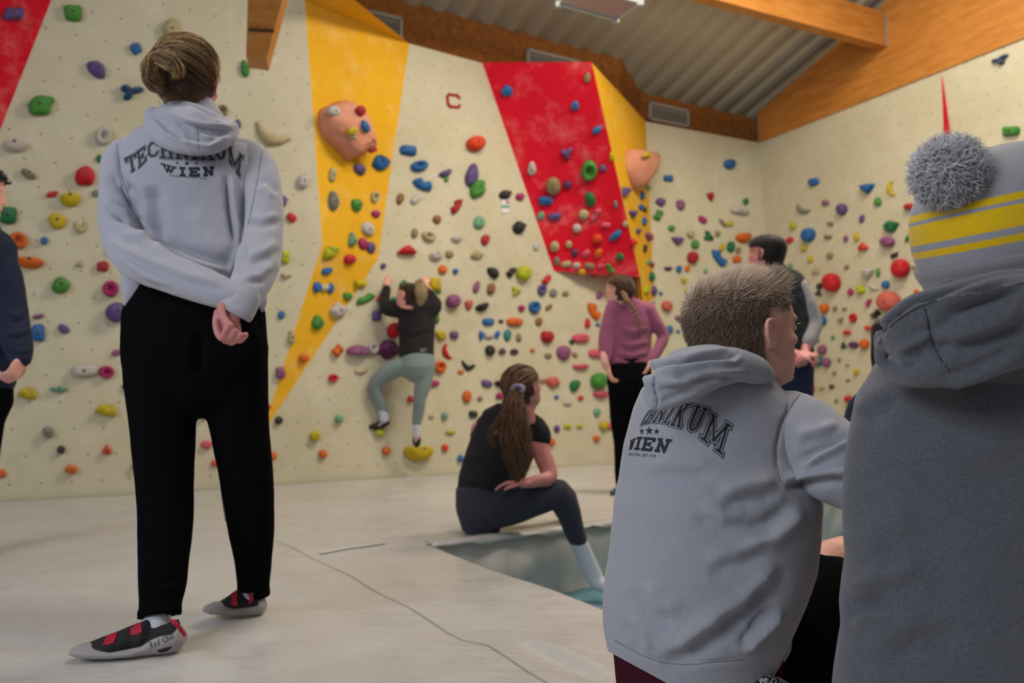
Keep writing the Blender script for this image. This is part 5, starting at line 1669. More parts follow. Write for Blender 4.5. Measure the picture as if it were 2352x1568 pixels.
def shoe(rand_st, up_st, straps, parent, text=None, sock=None):
    r = empty('climbing_shoe', at(rand_st[len(rand_st) // 2][0], rand_st[len(rand_st) // 2][2], rand_st[0][4]), text, 'shoe')
    rand = fuse([loft(rand_st, 0, 0)], .003, 3)
    up = fuse([loft(up_st, 0, 0)], .003, 3)
    rb = raw_bvh(rand); ub = raw_bvh(up)
    ro = link('rubber_rand', rand, M_RUB, r)
    uo = link('upper', up, M_SHOEB, r)
    for i, q in enumerate(straps):
        p = Printer(ub, .0025); p.poly(q); o_ = p.done('strap', M_SHOER, r)
        if o_: o_.modifiers.new('t', 'SOLIDIFY').thickness = .002
        a, b_, c, d_ = [Vector(x) for x in q]
        m0, m1 = a.lerp(b_, .45), d_.lerp(c, .45)
        p = Printer(ub, .0042); p.poly([m0, m0 + Vector((2, 0)), m1 + Vector((2, 0)), m1]); p.done('stitching', M_WHITE, o_ or r)
    return r, ro, rb, ub
Y1 = 2.285
rd = [(164, 1487, 1501, .018, Y1 - .03), (185, 1477, 1505, .036, Y1 - .02), (215, 1473, 1508, .046, Y1 - .01), (260, 1476, 1507, .049, Y1), (310, 1478, 1503, .046, Y1 + .01), (335, 1468, 1500, .043, Y1 + .02), (360, 1450, 1499, .042, Y1 + .03), (392, 1437, 1498, .040, Y1 + .04), (413, 1434, 1491, .035, Y1 + .045), (425, 1446, 1476, .018, Y1 + .05)]
upst = [(200, 1476, 1500, .026, Y1 - .01), (235, 1461, 1500, .040, Y1), (270, 1448, 1500, .043, Y1), (295, 1437, 1496, .041, Y1 + .01), (315, 1430, 1496, .038, Y1 + .02), (335, 1421, 1494, .034, Y1 + .02), (350, 1434, 1490, .030, Y1 + .03), (375, 1434, 1488, .028, Y1 + .035), (398, 1422, 1484, .026, Y1 + .04), (410, 1420, 1478, .022, Y1 + .045)]
sh1, ro1, rb1, ub1 = shoe(rd, upst, [[(298, 1437), (324, 1429), (326, 1452), (300, 1460)], [(246, 1460), (270, 1452), (262, 1476), (236, 1482)]], None,
                     'grey, black and red climbing shoe on the standing person\'s foot nearest the camera')
p = Printer(rb1, .0012); p.text('Red Chili', [(342, 1474), (397, 1452), (400, 1466), (345, 1490)]); p.done('lettering', M_PRINT, ro1)
p = Printer(rb1, .0012)
for k in range(8):
    a0, a1 = math.pi * k / 8, math.pi * (k + 1) / 8
    cx, cy = 378, 1488; e = lambda a: (cx + 17 * math.cos(a) + 0, cy + 9 * math.sin(a) - 5 * math.cos(a))
    p.poly([(cx, cy), e(a0), e((a0 + a1) / 2), e(a1)])
p.done('emblem', M_PRINT, ro1)
link('heel_loop', fuse([T([(392, 1424, Y1 - .0, 4), (404, 1432, Y1 - .005, 5), (414, 1444, Y1 + .0, 4.5), (424, 1458, Y1 + .02, 4)], 1, 10)], .0025, 1), M_SHOER, sh1)
link('sock', fuse([T([(366, 1380, 2.385, 28), (361, 1418, 2.362, 28), (357, 1442, 2.335, 27)], 1, 24)], .004, 2), M_SOCK, sh1)
Y2 = 2.685
rd2 = [(470, 1390, 1403, .020, Y2 - .03), (490, 1381, 1408, .038, Y2 - .02), (520, 1379, 1410, .045, Y2 - .01), (545, 1386, 1411, .043, Y2), (570, 1378, 1411, .036, Y2 + .01), (590, 1370, 1411, .033, Y2 + .02), (603, 1369, 1408, .031, Y2 + .025), (610, 1376, 1402, .02, Y2 + .03)]
up2 = [(500, 1382, 1404, .030, Y2 - .01), (520, 1370, 1404, .038, Y2), (538, 1356, 1404, .035, Y2), (552, 1352, 1402, .031, Y2), (575, 1362, 1402, .029, Y2 + .01), (598, 1360, 1400, .026, Y2 + .02)]
sh2, ro2, rb2, ub2 = shoe(rd2, up2, [[(534, 1356), (544, 1354), (546, 1392), (530, 1388)], [(502, 1378), (520, 1366), (518, 1374), (506, 1384)]], None,
                     'grey climbing shoe with black upper and red straps, the farther one behind the near foot')
link('sock', fuse([T([(578, 1345, 2.72, 24), (575, 1362, 2.71, 25), (570, 1376, 2.705, 23)], 1, 24)], .004, 2), M_SOCK, sh2)
link('heel_loop', fuse([T([(574, 1364, Y2 - .035, 4), (578, 1376, Y2 - .035, 4), (572, 1384, Y2 - .03, 3.5)], 1, 10)], .0025, 1), M_SHOER, sh2)

# ================================================================== seated man in the grey hoodie
MP = empty('person', Vector((at(1620, 1500, 1.58).x, 1.58, 0)), 'person with short ash-blond hair seated from behind in a light grey printed hoodie', 'person')
hm_ = Head(1704, 759, 1.62, .228, 68, 3, 0)
bodyM = hm_.raw() + [T([(1700, 850, 1.63, 62), (1690, 920, 1.62, 70)], .95),
    T([(1660, 960, 1.62, 140, .7), (1650, 1200, 1.62, 160, .7), (1620, 1500, 1.60, 160, .75), (1620, 1650, 1.60, 150, .8)], seg=28),
    T([(1820, 990, 1.58, 50), (1900, 1060, 1.53, 42), (1985, 1100, 1.50, 40), (2060, 1150, 1.62, 32), (2110, 1180, 1.72, 26)], .95),
    T([(1650, 1600, 1.66, 95), (1850, 1420, 1.82, 80), (1905, 1372, 1.88, 70), (1950, 1560, 1.95, 55), (1960, 1800, 2.0, 36)], .95),
    T([(1700, 1560, 1.90, 80), (1880, 1340, 2.05, 62), (1955, 1298, 2.10, 58), (2000, 1460, 2.12, 50), (2010, 1700, 2.15, 32)], .95)]
bodyM += hand_raw(at(2110, 1180, 1.72), (0.7, 0.6, -.3), (0, 0, -1), 1.0, .4)
link('body', fuse(bodyM, .0036, 2), M_SKIN, MP)
hm_.eyes(MP)
foldM = [
    ([(1511, 1507), (1570, 1490), (1631, 1446), (1715, 1398), (1765, 1340), (1799, 1298)], 26, .020, 's'),
    ([(1640, 1436), (1690, 1404), (1729, 1376), (1760, 1330)], 24, -.012, 'r'),
    ([(1700, 1496), (1722, 1468), (1745, 1446), (1793, 1398)], 13, -.016, 's'),
    ([(1690, 1500), (1710, 1470), (1735, 1440)], 12, .006, 'r'),
    ([(1835, 1070), (1880, 1040), (1925, 1020), (1965, 1004)], 12, -.020, 's'),
    ([(1800, 1112), (1860, 1098), (1920, 1092), (1965, 1100)], 14, .016, 's'),
    ([(1830, 1010), (1880, 1000), (1930, 985)], 16, .010, 's'),
    ([(1850, 893), (1818, 930), (1795, 975), (1783, 1030), (1785, 1075), (1795, 1108)], 4, -.0065, 'r'),
    ([(1405, 1466), (1440, 1487), (1490, 1510), (1540, 1524), (1600, 1524), (1660, 1517), (1720, 1512)], 4, -.005, 'r'),
    ([(1650, 1150), (1720, 1130), (1790, 1120)], 26, .012, 's'),
    ([(1700, 1240), (1770, 1220), (1840, 1160)], 26, -.012, 's'),
    ([(1620, 1300), (1700, 1280), (1760, 1240)], 26, .008, 's'),
    ([(1480, 1080), (1560, 1078), (1640, 1080)], 20, .006, 's'),
    ([(1470, 1340), (1500, 1400), (1560, 1420)], 26, .008, 's'),
    ([(1440, 1420), (1470, 1460), (1480, 1500)], 16, .006, 's'),
    ([(1600, 1170), (1660, 1200), (1720, 1190)], 24, .007, 's'),
]
torM = [T([(1688, 852, 1.63, 100, .8), (1672, 900, 1.62, 165, .78), (1662, 950, 1.61, 196, .76), (1640, 1040, 1.60, 206, .78), (1646, 1150, 1.60, 232, .78), (1636, 1260, 1.60, 232, .78), (1604, 1380, 1.59, 216, .80), (1596, 1450, 1.59, 206, .80), (1596, 1500, 1.59, 192, .80), (1600, 1560, 1.585, 172, .8), (1604, 1620, 1.585, 140, .8)], seg=56),
        T([(1760, 1420, 1.62, 60), (1768, 1480, 1.60, 48), (1740, 1530, 1.58, 44)], .9, 24)]
armM = [T([(1740, 940, 1.60, 50), (1785, 968, 1.585, 84), (1835, 1000, 1.55, 98), (1900, 1052, 1.51, 96), (1975, 1096, 1.48, 84), (2040, 1130, 1.56, 70), (2100, 1170, 1.68, 50)], .9, 32)]
hmM = fuse(torM, .0045, 5, foldM, .0012, 8)
def cut(me, p, q):
    bm = bmesh.new(); bm.from_mesh(me)
    n = ray(*p).cross(ray(*q)).normalized()
    if n.z > 0: n = -n
    bmesh.ops.bisect_plane(bm, geom=bm.verts[:] + bm.edges[:] + bm.faces[:], plane_co=CP, plane_no=n, clear_outer=True)
    bm.to_mesh(me); bm.free(); return me
cut(hmM, (1400, 1497), (1520, 1562))
aM = fuse(armM, .0045, 5, foldM, .0012, 8)
hbM = multi_bvh([hmM, aM])
hoodM = link('hoodie', hmM, M_HOOD, MP)
link('sleeve', aM, M_HOOD, hoodM)
M_PRINTBASE = M_HOOD
def q7(l): return [tuple((x / 4.612 + 1380, y / 4.612 + 780)) for x, y in l]
bigM = [('C', q7([(490, 765), (535, 735), (465, 890), (410, 915)])), ('H', q7([(555, 722), (630, 700), (510, 885), (455, 895)])), ('N', q7([(655, 698), (735, 690), (630, 880), (532, 878)])), ('I', q7([(755, 688), (825, 682), (705, 890), (628, 880)])),
        ('K', q7([(850, 662), (958, 674), (840, 935), (728, 905)])), ('U', q7([(1003, 688), (1142, 728), (1025, 985), (893, 950)])), ('M', q7([(1170, 768), (1382, 905), (1284, 1228), (1052, 1045)]))]
smM = [('W', q7([(318, 1062), (372, 1036), (336, 1160), (290, 1172)]), .13), ('I', q7([(378, 1034), (448, 1034), (415, 1164), (345, 1158)])), ('E', q7([(455, 1034), (585, 1045), (540, 1178), (422, 1166)])), ('N', q7([(605, 1046), (752, 1062), (690, 1198), (568, 1178)]))]
print_block(hbM, hoodM, bigM, smM, [(1474, 990, 8.5, .7), (1491, 989, 10.5, .95), (1508, 990.5, 8, .9)], ('BESTEN. SEIT 1994.', q7([(298, 1197), (590, 1216), (584, 1250), (292, 1224)])))
hoodpM = [T([(1502, 836, 1.45, 13), (1540, 842, 1.435, 26), (1600, 832, 1.44, 34), (1680, 836, 1.47, 40), (1735, 850, 1.50, 34), (1768, 866, 1.53, 16)], .9, 26),
          T([(1484, 870, 1.44, 11), (1510, 880, 1.425, 30), (1570, 872, 1.42, 36), (1640, 856, 1.44, 36), (1700, 850, 1.47, 26)], .9, 26),
          T([(1490, 905, 1.435, 16), (1512, 922, 1.42, 22), (1560, 905, 1.42, 25), (1610, 882, 1.43, 26), (1660, 860, 1.45, 22)], .9, 26),
          T([(1560, 840, 1.50, 40), (1640, 840, 1.53, 50), (1720, 862, 1.56, 44)], .9, 26)]
hfM = [([(1500, 848), (1560, 842), (1620, 832), (1680, 828), (1705, 812)], 7, -.013, 's'), ([(1506, 888), (1570, 884), (1640, 862), (1720, 862)], 10, .009, 's'),
       ([(1545, 860), (1600, 870), (1650, 862)], 14, -.008, 'r'), ([(1512, 922), (1560, 908), (1600, 892)], 8, -.009, 'r'),
       ([(1502, 846), (1501, 870), (1502, 890), (1507, 908), (1510, 922), (1506, 944)], 3, -.006, 'r'), ([(1560, 830), (1620, 815), (1680, 808)], 9, .006, 's'), ([(1494, 886), (1503, 890)], 4, -.006, 'r'), ([(1500, 925), (1512, 918)], 4, -.006, 'r')]
hdm = fuse(hoodpM, .004, 4, hfM, .0008, 16); hdb = raw_bvh(hdm)
hdo = link('hood', hdm, M_HOOD, hoodM)
seam_lines(hdb, [[(1502, 850), (1502, 868), (1501, 886), (1504, 902), (1511, 918), (1507, 932), (1505, 945)]], M_SEAML, hdo, 2.2)
seam_lines(hbM, [[(1850, 893), (1834, 908), (1818, 930), (1805, 952), (1795, 975), (1787, 1000), (1783, 1030), (1783, 1055), (1787, 1080), (1793, 1106)],
    [(1412, 1470), (1440, 1487), (1465, 1500), (1490, 1511), (1515, 1519), (1540, 1524), (1570, 1526), (1600, 1525), (1630, 1521), (1660, 1518), (1690, 1517), (1710, 1514)]], M_SEAML, hoodM, 1.8)
link('undershirt', fuse([T([(1600, 1480, 1.60, 188, .75), (1606, 1560, 1.60, 186, .75), (1612, 1640, 1.60, 170, .75)], seg=40)], .008, 3), M_MAROON, MP)
shorts = [T([(1620, 1600, 1.60, 190, .8), (1640, 1680, 1.60, 200, .8)], seg=36), T([(1690, 1590, 1.62, 120), (1800, 1480, 1.72, 128), (1880, 1390, 1.82, 112), (1905, 1366, 1.86, 92), (1930, 1420, 1.90, 86), (1945, 1520, 1.92, 82)], .95, 32)]
link('shorts', fuse(shorts, .008, 5, None, .002, 6), M_BLACK, MP)
m, nt, b = nmat('speckled_cloth', (0.5, 0.5, 0.5, 1), 0.9)
nt.links.new(mixc(nt, ramp(nt, noise(nt, 190, 2, .5), .48, .52), (0.02, 0.02, 0.02, 1), (0.55, 0.55, 0.53, 1)), b.inputs['Base Color'])
link('patterned_hem', fuse([T([(1690, 1600, 1.50, 40), (1755, 1578, 1.50, 30), (1800, 1590, 1.54, 26)], .8)], .006, 3), m, MP)

# short hair: brushed strands on the scalp
def regM(c, s, z):
    side = z > .50 + .22 * max(0, s) if s > -.08 else z > .12 - .1 * s
    if s > -.25 and s < .12: side = z > .56 - .2 * max(0, -s) if s > -.10 else z > .20
    return (z > .84) or (s < .60 and side and not (s > .10 and z < .66)) 
def fur(head, region, n, seed, length, thick, top_dir, tone):
    rnd = random.Random(seed); paths = []; rad = []; tones = []
    k = 0
    while k < n:
        th = rnd.random() * 6.283; z = rnd.uniform(.08, .999)
        if z > .85 and rnd.random() < .25: z = 1 - (1 - z) * .6
        c, s = math.cos(th), math.sin(th)
        if not region(c, s, z): continue
        if s > .8 and rnd.random() < .3: continue
        k += 1
        p = head_pt(th, z, 1.005)
        n_ = (p - Vector((0, -.06, .52))).normalized()
        ln, dv = top_dir(p, n_, c, s, z, rnd)
        pts = []
        for j in range(5):
            t = j / 4
            pts.append(head.w(p + n_ * (ln * t * (1 - .35 * t)) * .6 + dv * (ln * t) * .8))
        paths.append(pts); rad.append(thick * rnd.uniform(.6, 1.3)); tones.append(tone(p, z, rnd))
    return strands_mesh(paths, rad, tones)
def dirM(p, n_, c, s, z, rnd):
    j = Vector((rnd.uniform(-1, 1), rnd.uniform(-1, 1), rnd.uniform(-1, 1))) * .22
    cl = mnoise.noise(Vector((p.x * 9, p.y * 9, p.z * 9))) * .5
    wh = Vector((0, -.42, .93))          # whorl at the crown
    v = (p - wh); v.z = 0
    v = v.normalized() * .6 + Vector((cl, .75, .18))
    v = v.normalized() + j * 1.5 + Vector((0, 0, .30))
    sd = Vector((cl * .6, -.45, -.9)) + j * 1.5
    k = max(0, min(1, (z - .66) / .20))
    lt = (.11 + .05 * rnd.random()) if p.y > .05 else (.09 + .05 * rnd.random())
    ls = .035 + .10 * max(0, (z - .38)) + .02 * rnd.random()
    return ls + (lt - ls) * k, sd.lerp(v, k)
capM = fuse([cap_raw(hm_, regM, 1.022)], .0036, 3)
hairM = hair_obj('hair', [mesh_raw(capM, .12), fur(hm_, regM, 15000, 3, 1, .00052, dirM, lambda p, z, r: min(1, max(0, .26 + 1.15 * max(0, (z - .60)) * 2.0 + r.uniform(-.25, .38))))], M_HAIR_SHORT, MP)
# fringe tuft and brow
def tuftdir(p, n_, c, s, z, rnd):
    return .13 + .05 * rnd.random(), Vector((rnd.uniform(-.3, .3), .55, .75 + rnd.uniform(-.3, .2)))
tf = fur(hm_, lambda c, s, z: s > .35 and .83 < z < .93, 1500, 8, 1, .00055, tuftdir, lambda p, z, r: r.uniform(.2, .9))
hair_obj('fringe', [tf], M_HAIR_SHORT, hairM)
lash = []
rnd = random.Random(4)
for k in range(26):
    p = Vector((.10 + .10 * k / 26, .425 - .05 * (k / 26), .535)); lash.append([hm_.w(p), hm_.w(p + Vector((.01, .03, .0))), hm_.w(p + Vector((.02, .06, .012)))])
hair_obj('eyelashes', [strands_mesh(lash, [.0005] * len(lash), [.9] * len(lash))], M_HAIR_SHORT, MP)

# ================================================================== person in the bobble hat
BP = empty('person', Vector((at(2250, 1400, 1.2).x, 1.2, 0)), 'person in a dark grey hoodie, cropped by the right edge, seen from behind', 'person')
hb2 = Head(2290, 545, 1.27, .228, 8, 14, -8)
bodyB = hb2.raw(ears=True) + [T([(2290, 660, 1.27, 75), (2280, 760, 1.24, 90)], .95), T([(2270, 820, 1.23, 190, .6), (2240, 1100, 1.20, 230, .62), (2240, 1500, 1.20, 240, .65), (2240, 1760, 1.2, 230, .7)], seg=28)]
# legs folded in front, hidden by the torso
bodyB += [T([(2240, 1740, 1.25, 110), (2300, 1640, 1.55, 90), (2300, 1690, 1.75, 60)], .9), T([(2340, 1740, 1.25, 110), (2500, 1600, 1.5, 90), (2500, 1690, 1.7, 60)], .9)]
bodyB += [T([(2060, 960, 1.24, 55), (2120, 1250, 1.40, 45), (2250, 1350, 1.62, 34)], .95), T([(2480, 960, 1.24, 60), (2520, 1250, 1.36, 45), (2400, 1350, 1.6, 34)], .95)]
bodyB += hand_raw(at(2250, 1350, 1.62), (0.5, 0.6, .1), (0, 0, -1), 1, .5) + hand_raw(at(2400, 1350, 1.60), (-0.5, 0.6, .1), (0, 0, -1), 1, .5, -1)
link('body', fuse(bodyB, .0055, 2), M_SKIN, BP)
hb2.eyes(BP)
foldB = [([(1975, 960), (2010, 930), (2060, 905)], 24, .006, 's'), ([(1985, 1300), (2040, 1240), (2120, 1200)], 50, .005, 's'), ([(1960, 1380), (2020, 1340), (2120, 1330)], 30, .010, 's'),
         ([(1950, 1430), (1990, 1400), (2060, 1400)], 18, -.010, 's'), ([(2100, 1050), (2200, 1080), (2340, 1060)], 60, .005, 's'), ([(2000, 1520), (2100, 1450), (2220, 1440)], 40, .008, 's'),
         ([(2130, 1160), (2160, 1300), (2150, 1500)], 50, -.006, 'r')]
torB = [T([(2275, 700, 1.25, 130, .8), (2278, 790, 1.235, 180, .68), (2265, 880, 1.225, 246, .62), (2256, 960, 1.22, 282, .62), (2246, 1060, 1.21, 292, .62), (2240, 1180, 1.205, 294, .62), (2246, 1300, 1.20, 290, .64), (2240, 1400, 1.20, 296, .66), (2246, 1450, 1.20, 296, .66), (2240, 1580, 1.20, 306, .68), (2240, 1720, 1.2, 320, .7)], seg=60),
        T([(2100, 960, 1.25, 84), (2080, 1100, 1.32, 95), (2120, 1260, 1.42, 80), (2240, 1345, 1.6, 52)], .9, 28),
        T([(2460, 930, 1.25, 90), (2480, 1100, 1.3, 95), (2500, 1260, 1.38, 80), (2410, 1345, 1.58, 52)], .9, 28)]
hoodB = link('hoodie', fuse(torB, .0055, 6, foldB, .0014, 6), M_DGREY, BP)
hoodpB = [T([(2040, 742, 1.16, 22), (2110, 708, 1.10, 38), (2200, 684, 1.08, 40), (2300, 664, 1.08, 44), (2420, 655, 1.10, 44)], .8, 26),
          T([(2030, 790, 1.14, 24), (2100, 778, 1.07, 60), (2200, 740, 1.04, 70), (2320, 700, 1.04, 72), (2450, 700, 1.08, 60)], .7, 28),
          T([(2045, 855, 1.12, 26), (2110, 850, 1.06, 44), (2200, 835, 1.04, 50), (2320, 790, 1.04, 60), (2440, 760, 1.08, 50)], .75, 28),
          T([(2022, 770, 1.15, 16), (2022, 830, 1.13, 16)], .9, 16), T([(2250, 780, 1.15, 130), (2300, 790, 1.16, 150)], .6, 28)]
hfB = [([(2015, 790), (2050, 745), (2110, 705), (2200, 682), (2352, 648)], 9, -.012, 's'), ([(2040, 800), (2090, 770), (2160, 750), (2230, 700), (2352, 660)], 18, -.012, 'r'),
       ([(2060, 850), (2110, 815), (2150, 800), (2200, 795)], 12, -.012, 'r'), ([(2060, 820), (2110, 790), (2150, 770)], 12, .008, 's'), ([(2126, 700), (2133, 750), (2146, 800), (2180, 850)], 4, -.006, 'r'),
       ([(2140, 720), (2230, 690), (2352, 650)], 9, .008, 's'), ([(2160, 880), (2250, 850), (2352, 800)], 16, -.008, 's'), ([(2180, 790), (2260, 770), (2352, 730)], 22, .009, 's'), ([(2036, 825), (2060, 845), (2090, 840)], 10, -.010, 'r')]
hdm = fuse(hoodpB, .0048, 5, hfB, .001, 14); hdb = raw_bvh(hdm)
hdo = link('hood', hdm, M_DGREY, hoodB)
seam_lines(hdb, [[(2124, 708), (2130, 730), (2134, 755), (2140, 780), (2150, 805), (2164, 830), (2182, 852)], [(2018, 792), (2028, 768), (2050, 744), (2080, 722), (2112, 704), (2150, 690), (2200, 676), (2250, 666), (2300, 658), (2352, 650)]], M_SEAMD, hdo, 3.0)

# bobble hat
m, nt, b = nmat('knitted_hat', (0.4, 0.4, 0.42, 1), 0.95, 0.1)
uvn = nt.nodes.new('ShaderNodeUVMap'); uvn.uv_map = 'UVMap'
sx = nt.nodes.new('ShaderNodeSeparateXYZ'); nt.links.new(uvn.outputs[0], sx.inputs[0])
r_ = nt.nodes.new('ShaderNodeValToRGB'); r_.color_ramp.interpolation = 'CONSTANT'
GY = (0.36, 0.35, 0.375, 1); YE = (0.84, 0.53, 0.003, 1)
el = r_.color_ramp.elements
el[0].position = 0; el[0].color = GY; el[1].position = .165; el[1].color = YE
for pp, cc in ((.225, GY), (.28, YE), (.445, GY), (.475, YE), (.53, GY)):
    e_ = el.new(pp); e_.color = cc
nt.links.new(sx.outputs[1], r_.inputs[0])
kn = nt.nodes.new('ShaderNodeTexWave'); kn.wave_type = 'BANDS'; kn.bands_direction = 'X'; kn.inputs['Scale'].default_value = 34; kn.inputs['Distortion'].default_value = 1.5; kn.inputs['Detail'].default_value = 2
nt.links.new(uvn.outputs[0], kn.inputs['Vector'])
nz = noise(nt, 160, 4, .7)
colr = mixc(nt, mathn(nt, 'MULTIPLY', ramp(nt, nz, .4, .7), .14), r_.outputs[0], (0.2, 0.19, 0.19, 1))
nt.links.new(colr, b.inputs['Base Color']); bump(nt, b, nz, .3, .003)
b.inputs['Sheen Weight'].default_value = .3
M_HAT = m
M_CUFF = fabric_mat('knitted_brim', (0.33, 0.31, 0.33, 1), (0.22, 0.205, 0.22, 1), scale=200, stretch=(3, 3, .4), bumps=.3)
HT = empty('bobble_hat', at(2280, 600, 1.27), 'grey and yellow striped knitted bobble hat worn by the person at the right edge', 'hat')
axh = Vector((-.20, -.10, 1)).normalized()
def hat_loft(st, seg=72, v0=0, v1=1):
    V = []; F_ = []; UV = []
    for i, (x, y, Y, r, v) in enumerate(st):
        c = at(x, y, Y); rm = px2m(r, Y); sd = Vector((1, 0, 0)); sd = (sd - axh * sd.dot(axh)).normalized(); dp = axh.cross(sd)
        for k in range(seg + 1):
            a = 2 * math.pi * k / seg
            w2 = 1 + (.012 * math.sin(5 * a + i * .3) + .008 * math.sin(9 * a + 1)) * (1 if i > 5 else .3)
            V.append(c + sd * math.cos(a) * rm * w2 + dp * math.sin(a) * rm * 1.08 * w2); UV.append((k / seg, v))
    n = seg + 1
    for i in range(len(st) - 1):
        for k in range(seg): F_.append((i * n + k, i * n + k + 1, (i + 1) * n + k + 1, (i + 1) * n + k))
    me = mesh(V, F_)
    uv = me.uv_layers.new(name='UVMap')
    for lp in me.loops: uv.data[lp.index].uv = UV[lp.vertex_index]
    return me
stt = [(2286, 622, 1.272, 140, 0), (2281, 604, 1.27, 149, .02), (2276, 580, 1.268, 155, .10), (2271, 555, 1.265, 159, .20), (2268, 530, 1.262, 161, .29), (2265, 505, 1.26, 161, .38), (2263, 482, 1.258, 160, .46), (2262, 462, 1.256, 158, .53), (2262, 444, 1.254, 154, .59),
       (2264, 420, 1.252, 147, .68), (2268, 396, 1.25, 136, .76), (2274, 374, 1.248, 120, .83), (2282, 356, 1.246, 98, .89), (2288, 343, 1.245, 70, .94), (2292, 336, 1.244, 38, .98), (2293, 333, 1.244, 5, 1.0)]
o = link('crown', hat_loft(stt), M_HAT, HT)
o.modifiers.new('t', 'SOLIDIFY').thickness = .004
cu = [(2294, 682, 1.284, 131, 0), (2291, 660, 1.28, 143, .1), (2287, 628, 1.277, 152, .3), (2282, 608, 1.274, 160, .6), (2279, 594, 1.272, 163, .8), (2278, 588, 1.272, 159, .9), (2279, 594, 1.272, 152, 1)]
o = link('folded_brim', hat_loft(cu), M_CUFF, HT)
o.modifiers.new('t', 'SOLIDIFY').thickness = .003
M_YARN, nt, b = nmat('grey_yarn', (0.40, 0.40, 0.44, 1), 0.95, 0.1)
at_ = nt.nodes.new('ShaderNodeAttribute'); at_.attribute_name = 'tone'
nt.links.new(mixc(nt, at_.outputs['Fac'], (0.36, 0.355, 0.37, 1), (0.90, 0.89, 0.92, 1)), b.inputs['Base Color'])
b.inputs['Sheen Weight'].default_value = .4
rnd = random.Random(21); pc = at(2178, 392, 1.185); PR = px2m(88, 1.185)
paths = []; rad = []; tones = []
for k in range(4200):
    d_ = Vector((rnd.gauss(0, 1), rnd.gauss(0, 1), rnd.gauss(0, 1))).normalized()
    o1 = d_.orthogonal().normalized(); o2 = d_.cross(o1)
    ph = rnd.random() * 6.28; bend = rnd.uniform(.08, .36) * PR; tw = rnd.uniform(1, 4.5)
    L2 = PR * rnd.uniform(.86, 1.10); pts = []
    for j in range(6):
        t = .45 + .55 * j / 5; u = (t - .45) / .55
        pts.append(pc + d_ * (L2 * t) + (o1 * math.cos(ph + tw * u) + o2 * math.sin(ph + tw * u)) * bend * u + Vector((0, 0, -.05 * PR * u)))
    paths.append(pts); rad.append(rnd.uniform(.0010, .0018)); tones.append(rnd.random())
v, f = ell(pc, PR * .72, PR * .72, PR * .72)
hair_obj('pompom', [strands_mesh(paths, rad, tones), (v, f, [.2] * len(v))], M_YARN, HT)
# ================================================================== seated woman with the ponytail
GP = empty('person', Vector((at(1120, 1200, 4.4).x, 4.4, 0)), 'person with long brown ponytail, black T-shirt and slate leggings, sitting on the mat edge', 'person')
hg = Head(1200, 888, 4.36, .225, 40, 8, -4)
bodyG = hg.raw(neck=True) + [T([(1192, 930, 4.38, 20), (1185, 960, 4.4, 24)], .9), T([(1165, 1000, 4.42, 70, .5), (1130, 1090, 4.42, 60, .6), (1115, 1150, 4.42, 65, .7)]),
    T([(1225, 990, 4.40, 24), (1240, 1030, 4.36, 22), (1262, 1092, 4.30, 19), (1240, 1103, 4.24, 15), (1200, 1110, 4.20, 11)], .95),
    T([(1105, 985, 4.46, 24), (1100, 1060, 4.55, 20), (1140, 1100, 4.62, 16), (1180, 1106, 4.60, 11)], .95),
    T([(1120, 1165, 4.42, 30), (1240, 1142, 4.38, 22), (1282, 1142, 4.38, 20), (1318, 1220, 4.42, 12), (1345, 1285, 4.44, 10), (1368, 1326, 4.44, 9)], .95),
    T([(1120, 1165, 4.50, 26), (1210, 1140, 4.70, 20), (1270, 1140, 4.78, 14)], .95)]
bodyG += hand_raw(at(1200, 1110, 4.20), (-.9, .1, .0), (0, 0, -1), .95, .25) + hand_raw(at(1180, 1106, 4.6), (.9, -.2, 0), (0, 0, -1), .95, .25, -1)
link('body', fuse(bodyG, .007, 3), M_SKIN_PINK, GP)
hg.eyes(GP)
tee = [T([(1188, 945, 4.40, 30, .8), (1172, 968, 4.41, 66, .55), (1160, 1010, 4.42, 76, .55), (1140, 1060, 4.42, 74, .6), (1124, 1110, 4.42, 72, .68), (1116, 1150, 4.42, 66, .7)], seg=32),
       T([(1205, 968, 4.41, 28), (1228, 985, 4.40, 30), (1240, 1006, 4.38, 29)], .95, 20), T([(1125, 975, 4.45, 30), (1108, 1000, 4.47, 30)], .95, 20)]
tf_ = [([(1070, 1050), (1120, 1060), (1180, 1100)], 12, .010, 's'), ([(1066, 1100), (1120, 1120), (1170, 1120)], 9, .008, 's'), ([(1210, 1000), (1190, 1050), (1180, 1100)], 10, .008, 's')]
link('t_shirt', fuse(tee, .008, 4, tf_, .003, 6), M_TEE, GP)
leg = [T([(1114, 1135, 4.42, 68, .75), (1108, 1170, 4.42, 62, .85), (1106, 1190, 4.42, 54, .9)], seg=28), T([(1112, 1172, 4.40, 46), (1170, 1160, 4.36, 46), (1240, 1140, 4.34, 40), (1284, 1134, 4.34, 34), (1302, 1165, 4.36, 29), (1318, 1215, 4.40, 24), (1330, 1245, 4.42, 20)], .95, 24),
       T([(1120, 1170, 4.52, 42), (1210, 1136, 4.68, 34), (1270, 1134, 4.78, 26), (1285, 1155, 4.84, 22), (1295, 1180, 4.9, 18)], .95, 20)]
link('leggings', fuse(leg, .008, 5), M_LEG, GP)
link('sock', fuse([T([(1326, 1240, 4.42, 21), (1345, 1280, 4.44, 20), (1362, 1318, 4.45, 20), (1374, 1338, 4.44, 18), (1392, 1347, 4.41, 14), (1404, 1350, 4.39, 10)], .95, 20)], .006, 3), M_SOCK, GP)
def region_g(c, s, z): return region_std(c, s, z)
capG = fuse([cap_raw(hg, region_g, 1.05)], .006, 3)
